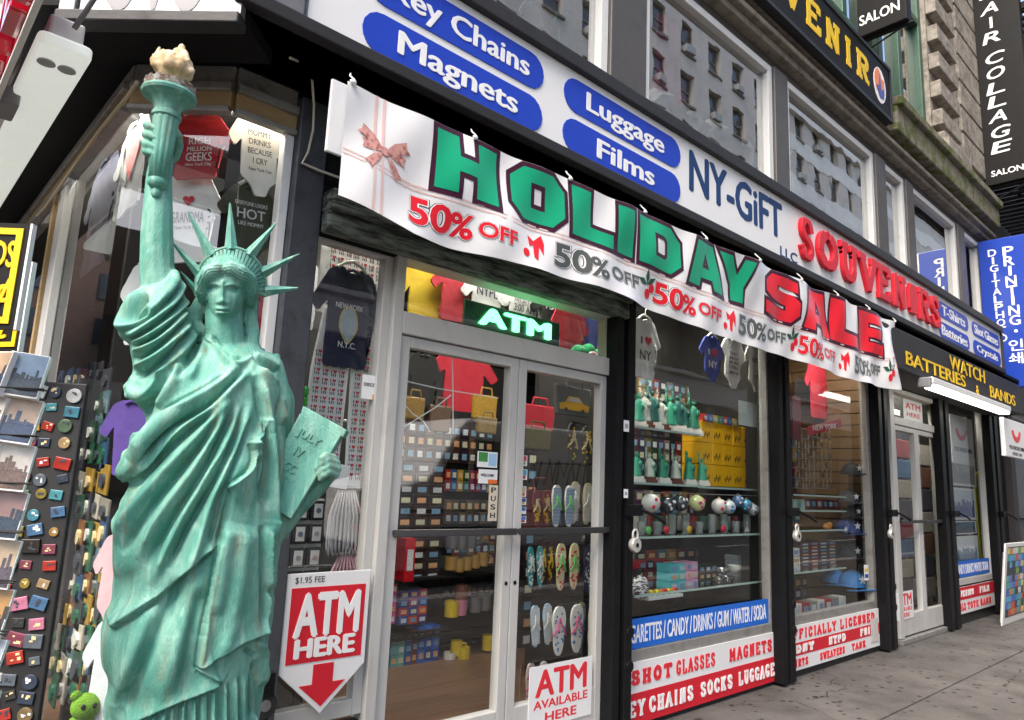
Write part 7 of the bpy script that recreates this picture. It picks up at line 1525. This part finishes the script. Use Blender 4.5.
# ------------------------------------------------------------------ pavement, road, the other side of the street
def struct(g, name, m, **k): return g.build(name, m, kind='structure', **k)
def concrete():
    M = mat('pavement_concrete', (.105, .097, .09), .9, .28, 1.2, .6, 45, col2=(.045, .041, .037), mix2=(.42, .75), spec=.2)
    nt = M.node_tree; N = nt.nodes; L = nt.links; b = N['Principled BSDF']; src = b.inputs['Base Color'].links[0].from_socket
    tc = N.new('ShaderNodeTexCoord')
    vo = N.new('ShaderNodeTexVoronoi'); vo.inputs['Scale'].default_value = 8.5; mp = N.new('ShaderNodeMapping'); mp.inputs['Scale'].default_value = (1, 1.3, 1); L.new(tc.outputs['Object'], mp.inputs[0]); L.new(mp.outputs[0], vo.inputs['Vector'])
    rp = N.new('ShaderNodeValToRGB'); rp.color_ramp.elements[0].position = .17; rp.color_ramp.elements[0].color = (1, 1, 1, 1); rp.color_ramp.elements[1].position = .25; rp.color_ramp.elements[1].color = (0, 0, 0, 1); L.new(vo.outputs['Distance'], rp.inputs[0])
    wn = N.new('ShaderNodeMath'); wn.operation = 'GREATER_THAN'; wn.inputs[1].default_value = .3; sx = N.new('ShaderNodeSeparateColor'); L.new(vo.outputs['Color'], sx.inputs[0]); L.new(sx.outputs[0], wn.inputs[0])
    mu = N.new('ShaderNodeMath'); mu.operation = 'MULTIPLY'; L.new(rp.outputs[0], mu.inputs[0]); L.new(wn.outputs[0], mu.inputs[1])
    m2 = N.new('ShaderNodeMath'); m2.operation = 'MULTIPLY'; m2.inputs[1].default_value = .8; L.new(mu.outputs[0], m2.inputs[0])
    mx = N.new('ShaderNodeMix'); mx.data_type = 'RGBA'; mx.inputs[7].default_value = (.018, .017, .016, 1); L.new(m2.outputs[0], mx.inputs[0]); L.new(src, mx.inputs[6])
    v2 = N.new('ShaderNodeTexVoronoi'); v2.feature = 'DISTANCE_TO_EDGE'; v2.inputs['Scale'].default_value = .55
    nn = N.new('ShaderNodeTexNoise'); nn.inputs['Scale'].default_value = 3.0; nn.inputs['Detail'].default_value = 6; L.new(tc.outputs['Object'], nn.inputs['Vector'])
    vm = N.new('ShaderNodeVectorMath'); vm.operation = 'MULTIPLY_ADD'; vm.inputs[1].default_value = (.35, .35, .35); L.new(nn.outputs['Color'], vm.inputs[0]); L.new(tc.outputs['Object'], vm.inputs[2]); L.new(vm.outputs[0], v2.inputs['Vector'])
    ck = N.new('ShaderNodeMath'); ck.operation = 'LESS_THAN'; ck.inputs[1].default_value = .0022; L.new(v2.outputs['Distance'], ck.inputs[0])
    n3 = N.new('ShaderNodeTexNoise'); n3.inputs['Scale'].default_value = 1.1; n3.inputs['Detail'].default_value = 3; L.new(tc.outputs['Object'], n3.inputs['Vector'])
    g3 = N.new('ShaderNodeMath'); g3.operation = 'GREATER_THAN'; g3.inputs[1].default_value = .5; L.new(n3.outputs[0], g3.inputs[0])
    c3 = N.new('ShaderNodeMath'); c3.operation = 'MULTIPLY'; L.new(ck.outputs[0], c3.inputs[0]); L.new(g3.outputs[0], c3.inputs[1])
    m3 = N.new('ShaderNodeMix'); m3.data_type = 'RGBA'; m3.inputs[7].default_value = (.02, .019, .018, 1); L.new(c3.outputs[0], m3.inputs[0]); L.new(mx.outputs[2], m3.inputs[6])
    L.new(m3.outputs[2], b.inputs['Base Color']); return M
CON = concrete()
g = G()
xs = [-12, -3.2, .05, 2.4, 4.9, 7.4, 9.9, 12.4, 15, 18, 22, 27, 33, 40, 60]; ys = [-4.6, -2.55, -.9, .02]
for i in range(len(xs)-1):
    for j in range(len(ys)-1):
        g.box(xs[i]+.006, xs[i+1]-.006, ys[j]+.006, ys[j+1]-.006, -.15, 0)
g.box(-3.19, .69, .026, 30, -.15, 0)
struct(g, 'pavement', CON, bevel=.008)
struct(G().box(-300, 300, -300, 300, -.4, -.165), 'ground', mat('joint_dirt', (.04, .037, .033), .95, .3, 2))
struct(G().add([(-300, -13.6, -.15), (300, -13.6, -.15), (300, -4.92, -.15), (-300, -4.92, -.15)], [(0, 1, 2, 3)]), 'road', mat('asphalt', (.05, .05, .052), .85, .25, 3, .5, 120))
struct(G().box(-12, 60, -4.9, -4.605, -.164, .002), 'kerb', mat('kerb_stone', (.25, .24, .23), .8, .2, 3, .4, 50), bevel=.02)
struct(G().box(-4, 60, -18.4, -13.6, -.164, 0), 'far_pavement', CON)
g = G()
for k in range(12): g.add([(-20+k*8, -9.3, -.146), (-17+k*8, -9.3, -.146), (-17+k*8, -9.15, -.146), (-20+k*8, -9.15, -.146)], [(0, 1, 2, 3)])
struct(g, 'road_markings', mat('road_paint', (.6, .6, .57), .7, .2))
# building opposite, seen mirrored in the glass
OPP = mat('opposite_stone', (.56, .50, .44), .85, .14, .5, .3, 10, col2=(.42, .37, .32), mix2=(.5, .75))
BAND = mat('opposite_band', (.78, .66, .54), .8, .08, .6)
DKW = mat('opposite_glass', (.03, .035, .045), .1, .3, .5); TRIM = mat('opposite_trim', (.16, .135, .115), .7)
OB = thing('apartment_building', 'beige stone apartment building across the street, mirrored in the upper windows', 'building', (0, -18.4, 0))
Y0 = -18.4
g = G(); x = -2.0
cols = [(1+k*2.8, 2.3+k*2.8) for k in range(21)]
rows = [(11.0+k*3.1, 12.9+k*3.1) for k in range(8)]
zz = 4.3
def opp(g, n, m, **k): return g.build(n, m, OB, world=True, **k)
edges_z = [9.9]+[z for r in rows for z in r]+[36]
for i in range(0, len(edges_z)-1, 2): g.box(-2, 170, Y0-.4, Y0, edges_z[i], edges_z[i+1])
for (z0, z1) in rows:
    xx = -2
    for a, b in cols: g.box(xx, a, Y0-.4, Y0, z0, z1); xx = b
    g.box(xx, 170, Y0-.4, Y0, z0, z1)
g.box(-2, 170, Y0-12, Y0-.8, 0, 36)
opp(g, 'wall', OPP)
g = G(); OPL = mat('opposite_pale', (.74, .70, .64), .85, .1, .5, .3, 10, col2=(.6, .56, .5), mix2=(.5, .75))
for z in (9.7, 15.6, 21.8, 28): g.box(44, 120, Y0+.002, Y0+.3, z, z+.4)
for i_ in range(0, len(edges_z)-1, 2): g.box(44.1, 170, Y0+.004, Y0+.03, edges_z[i_], edges_z[i_+1])
opp(g, 'pale_facing', OPL)
g = G()
for z in (9.5, 18.7): g.box(-2, 43.9, Y0+.002, Y0+.5, z, z+.35)
opp(g, 'cornice', TRIM)
g = G(); g.box(-2, 62, Y0-.1, Y0+.25, 6.2, 7.5); g.box(-2, 62, Y0-.1, Y0+.45, 7.502, 7.7); opp(g, 'stone_band', BAND, bevel=.03)
g = G()

for k in range(11): opp(G().box(-2+k*6, -1.1+k*6, Y0-.4, Y0+.1, 0, 6.198), 'pier', TRIM)
g = G(); g.box(-2, 62, Y0-.8, Y0-.4, 0, 9.9); opp(g, 'shop_window', DKW)
AC = mat('conditioner', (.33, .33, .31), .6, .1, 10); PINK = mat('pink_cloth', (.75, .12, .25), .8, .2, 3); BLUEC = mat('blue_curtain', (.2, .2, .42), .8)
k = 0; FW = G()
for r, (z0, z1) in enumerate(rows):
    for a, b in cols:
        k += 1
        if not 17 < b < 50:
            FW.box(a, b, Y0-.3, Y0-.25, z0, z1); continue
        wv = bars(a, b, z0, z1, .07, Y0-.3, Y0-.2, hor=(((z0+z1)/2-.04, (z0+z1)/2+.04),)).box(a-.1, b+.1, Y0-.2, Y0+.12, z0-.14, z0-.002).build('window', TRIM, OB, world=True)
        G().add([(a, Y0-.26, z0), (b, Y0-.26, z0), (b, Y0-.26, z1), (a, Y0-.26, z1)], [(0, 1, 2, 3)]).build('pane', DKW, wv, world=True)
        if k % 4 in (1, 3) and r > 1: G().box(a+.25, b-.25, Y0-.25, Y0+.3, z0, z0+.42).build('air_conditioner', AC, wv, world=True, bevel=.02)
tag(opp(FW, 'far_windows', DKW), kind='stuff')
# parked step van, mirrored in the door glass
VW = mat('van_white', (.86, .87, .88), .35, .06, 2, col2=(.5, .5, .5), mix2=(.6, .8)); TYRE = mat('tyre', (.02, .02, .02), .8); DG = mat('van_glass', (.015, .017, .02), .08)
def vy(v): return -6.2-v
VN = thing('delivery_van', 'white step van parked at the kerb, mirrored in the door glass', 'van', (8.6, -7.2, -.15))
pts = [(6.1, .45), (6.05, 1.35), (6.75, 1.55), (7.25, 2.3), (7.5, 2.55), (11.6, 2.55), (11.6, .4)]
g = G(); 
n = len(pts); g.add([(x, -6.2, z) for x, z in pts]+[(x, -8.2, z) for x, z in pts], [tuple(range(n)), tuple(range(2*n-1, n-1, -1))]+[(i, (i+1) % n, n+(i+1) % n, n+i) for i in range(n)])
g.build('body', VW, VN, world=True, bevel=.06, seg=3)
G().prism([(7.62, 1.42), (8.25, 1.42), (8.25, 2.2), (7.62, 2.2)], 0, .02).xf(frame((0, -6.17, 0))).build('side_window', DG, VN, world=True)
G().prism([(6.95, 1.5), (7.5, 1.5), (7.5, 2.28), (7.36, 2.28)], 0, .02).xf(frame((0, -6.175, 0))).build('quarter_window', DG, VN, world=True)
G().box(6.3, 11.4, -6.185, -6.165, 1.0, 1.05).build('rub_rail', mat('rub_rail', (.05, .05, .05), .5), VN, world=True)
for x in (6.95, 10.6):
    for y in (-6.35, -8.05):
        w = G().lathe([(.2, -.12), (.38, -.12), (.4, -.06), (.4, .06), (.38, .12), (.2, .12)], (x, y, .25), 24, ax='y').build('wheel', TYRE, VN, world=True, auto=40)
        G().lathe([(.05, -.125), (.2, -.125), (.2, .125), (.05, .125)], (x, y, .25), 20, ax='y').build('rim', AC, w, world=True)
q = G()
for k, xx in enumerate((8.9, 9.3, 9.6, 9.9, 10.3)): q.tube([(xx, -6.16, 1.5), (xx+.08+.05*(k % 2), -6.16, 1.95), (xx+.2, -6.16, 1.45+.1*(k % 3)), (xx+.32, -6.16, 1.9)], .018, 6)
q.build('scrawl', mat('black_spray', (.02, .02, .02), .5), VN, world=True)
for k, xx in enumerate((7.6, 7.9, 8.0, 8.5)): G().box(xx, xx+.06, -6.195, -6.17, 2.46, 2.49).build('marker_light', mat('red_lens', (.5, .03, .02), .3), VN, world=True)
# neighbouring front beyond the shop
NB = thing('neighbour_building', 'dark shopfront building past the shop at the far end of the row', 'building', (13.1, 0, 0))
DBR = mat('dark_front', (.035, .03, .03), .6, .3, 2, .3, 20)
g = G(); g.box(13.06, 120, .3, 12, 0, 13); g.box(13.06, 13.3, -.1, .3, 0, 4); g.box(16.4, 16.8, -.1, .3, 0, 4); g.box(13.06, 30, -.15, .3, 3.0, 4.0); g.build('wall', DBR, NB, world=True)
f = bars(13.3, 16.4, .3, 3.0, (.08, .08, .1, .1), .0, .1, mid=((14.8, 14.88),)).build('window', ALU, NB, world=True)
G().add([(13.38, .05, .4), (16.32, .05, .4), (16.32, .05, 2.9), (13.38, .05, 2.9)], [(0, 1, 2, 3)]).build('pane', GL, f, world=True)
G().box(13.3, 16.4, .0, .3, 0, .3).build('stall_riser', CHAR, NB, world=True)
# iron fire escape on the neighbouring front
FE = thing('fire_escape', 'black iron fire escape with slatted balconies at the top right', 'fire escape', (13.6, .2, 6.5))
for z in (6.7, 9.7):
    g = G()
    for k in range(16): g.box(13.2+k*.22, 13.28+k*.22, -1.0, .29, z, z+.04)
    for xx in (13.2, 16.6): g.box(xx, xx+.06, -1.0, .29, z-.08, z-.002)
    g.box(13.2, 16.7, -1.06, -1.0, z-.1, z+.06); g.build('balcony', IRON, FE, world=True)
    g = G()
    for zz in (.5, .95): g.box(13.2, 16.7, -1.05, -1.02, z+zz, z+zz+.03)
    for k in range(22): g.box(13.2+k*.16, 13.22+k*.16, -1.045, -1.025, z+.06, z+.95)
    g.build('railing', IRON, FE, world=True)
g = G()
for s in (0, .5): g.tube([(14.0, -.3-s, 6.7), (16.3, -.3-s, 9.7)], .03, 6)
for k in range(12): g.box(14.0+k*.19, 14.2+k*.19, -.8, -.3, 6.8+k*.245, 6.83+k*.245)
g.build('stair', IRON, FE, world=True)
# block closing the side street, mirrored in the corner glass
SB_ = thing('brick_building', 'brown brick building closing the side street, mirrored in the corner window', 'building', (-8, 70, 0))
BRK = mat('brown_brick', (.16, .10, .075), .9, .25, 1.5, .3, 20)
G().box(-60, 30, 70, 80, 0, 30).build('wall', BRK, SB_, world=True)
for j in range(6):
    for i in range(12): G().box(-40+i*5, -38.4+i*5, 69.9, 69.99, 4+j*4.2, 6.4+j*4.2).build('window', DKW, SB_, world=True)
WB_ = thing('office_building', 'dark office building on the far corner of the side street, mirrored in the corner window', 'building', (-16, 20, 0))
GST = mat('grey_front', (.085, .075, .068), .85, .3, .6)
G().box(-40, -16, 4, 69, 0, 18).build('wall', GST, WB_, world=True)
for j in range(5):
    for i in range(12): G().box(-16.0+.002, -15.9, 6+i*5, 8+i*5, 3.5+j*4, 6+j*4).build('window', DKW, WB_, world=True)
CB_ = thing('corner_building', 'low dark brick building on the far corner, mirrored in the chamfered window', 'building', (-44, -20, 0))
G().box(-56, -40, -50, 3.5, 0, 15).build('wall', BRK, CB_, world=True)
for j in range(3):
    for i in range(14): G().box(-40+.002, -39.9, -48+i*3.6, -46.4+i*3.6, 3.5+j*4, 6+j*4).build('window', DKW, CB_, world=True)
# ------------------------------------------------------------------ sky, sun, exposure
w = bpy.data.worlds.new('World'); SC.world = w; w.use_nodes = True
N = w.node_tree.nodes; L = w.node_tree.links
sky = N.new('ShaderNodeTexSky'); sky.sky_type = 'NISHITA'; sky.sun_disc = False
SUN_EL, SUN_AZ = math.radians(52), math.radians(259)
sky.sun_elevation = SUN_EL; sky.sun_rotation = SUN_AZ; sky.air_density = 1.0; sky.dust_density = 3.0; sky.ozone_density = 1.0
L.new(sky.outputs[0], N['Background'].inputs[0]); N['Background'].inputs[1].default_value = .15
sd = Vector((math.sin(SUN_AZ)*math.cos(SUN_EL), math.cos(SUN_AZ)*math.cos(SUN_EL), math.sin(SUN_EL)))
sun = bpy.data.objects.new('sun', bpy.data.lights.new('sun', 'SUN')); COL.objects.link(sun)
sun.data.energy = 1.6; sun.data.angle = math.radians(38); sun.data.color = (1, .97, .92)
sun.rotation_euler = sd.to_track_quat('Z', 'Y').to_euler()
SC.view_settings.view_transform = 'Standard'; SC.view_settings.look = 'None'; SC.view_settings.gamma = 1; SC.view_settings.exposure = 1.88
SC.render.engine = 'CYCLES'; SC.cycles.use_denoising = True; SC.cycles.max_bounces = 8; SC.cycles.transparent_max_bounces = 16
SC.cycles.caustics_reflective = False; SC.cycles.caustics_refractive = False
SC.view_settings.use_white_balance = True; SC.view_settings.white_balance_temperature = 6900; SC.view_settings.white_balance_tint = 10
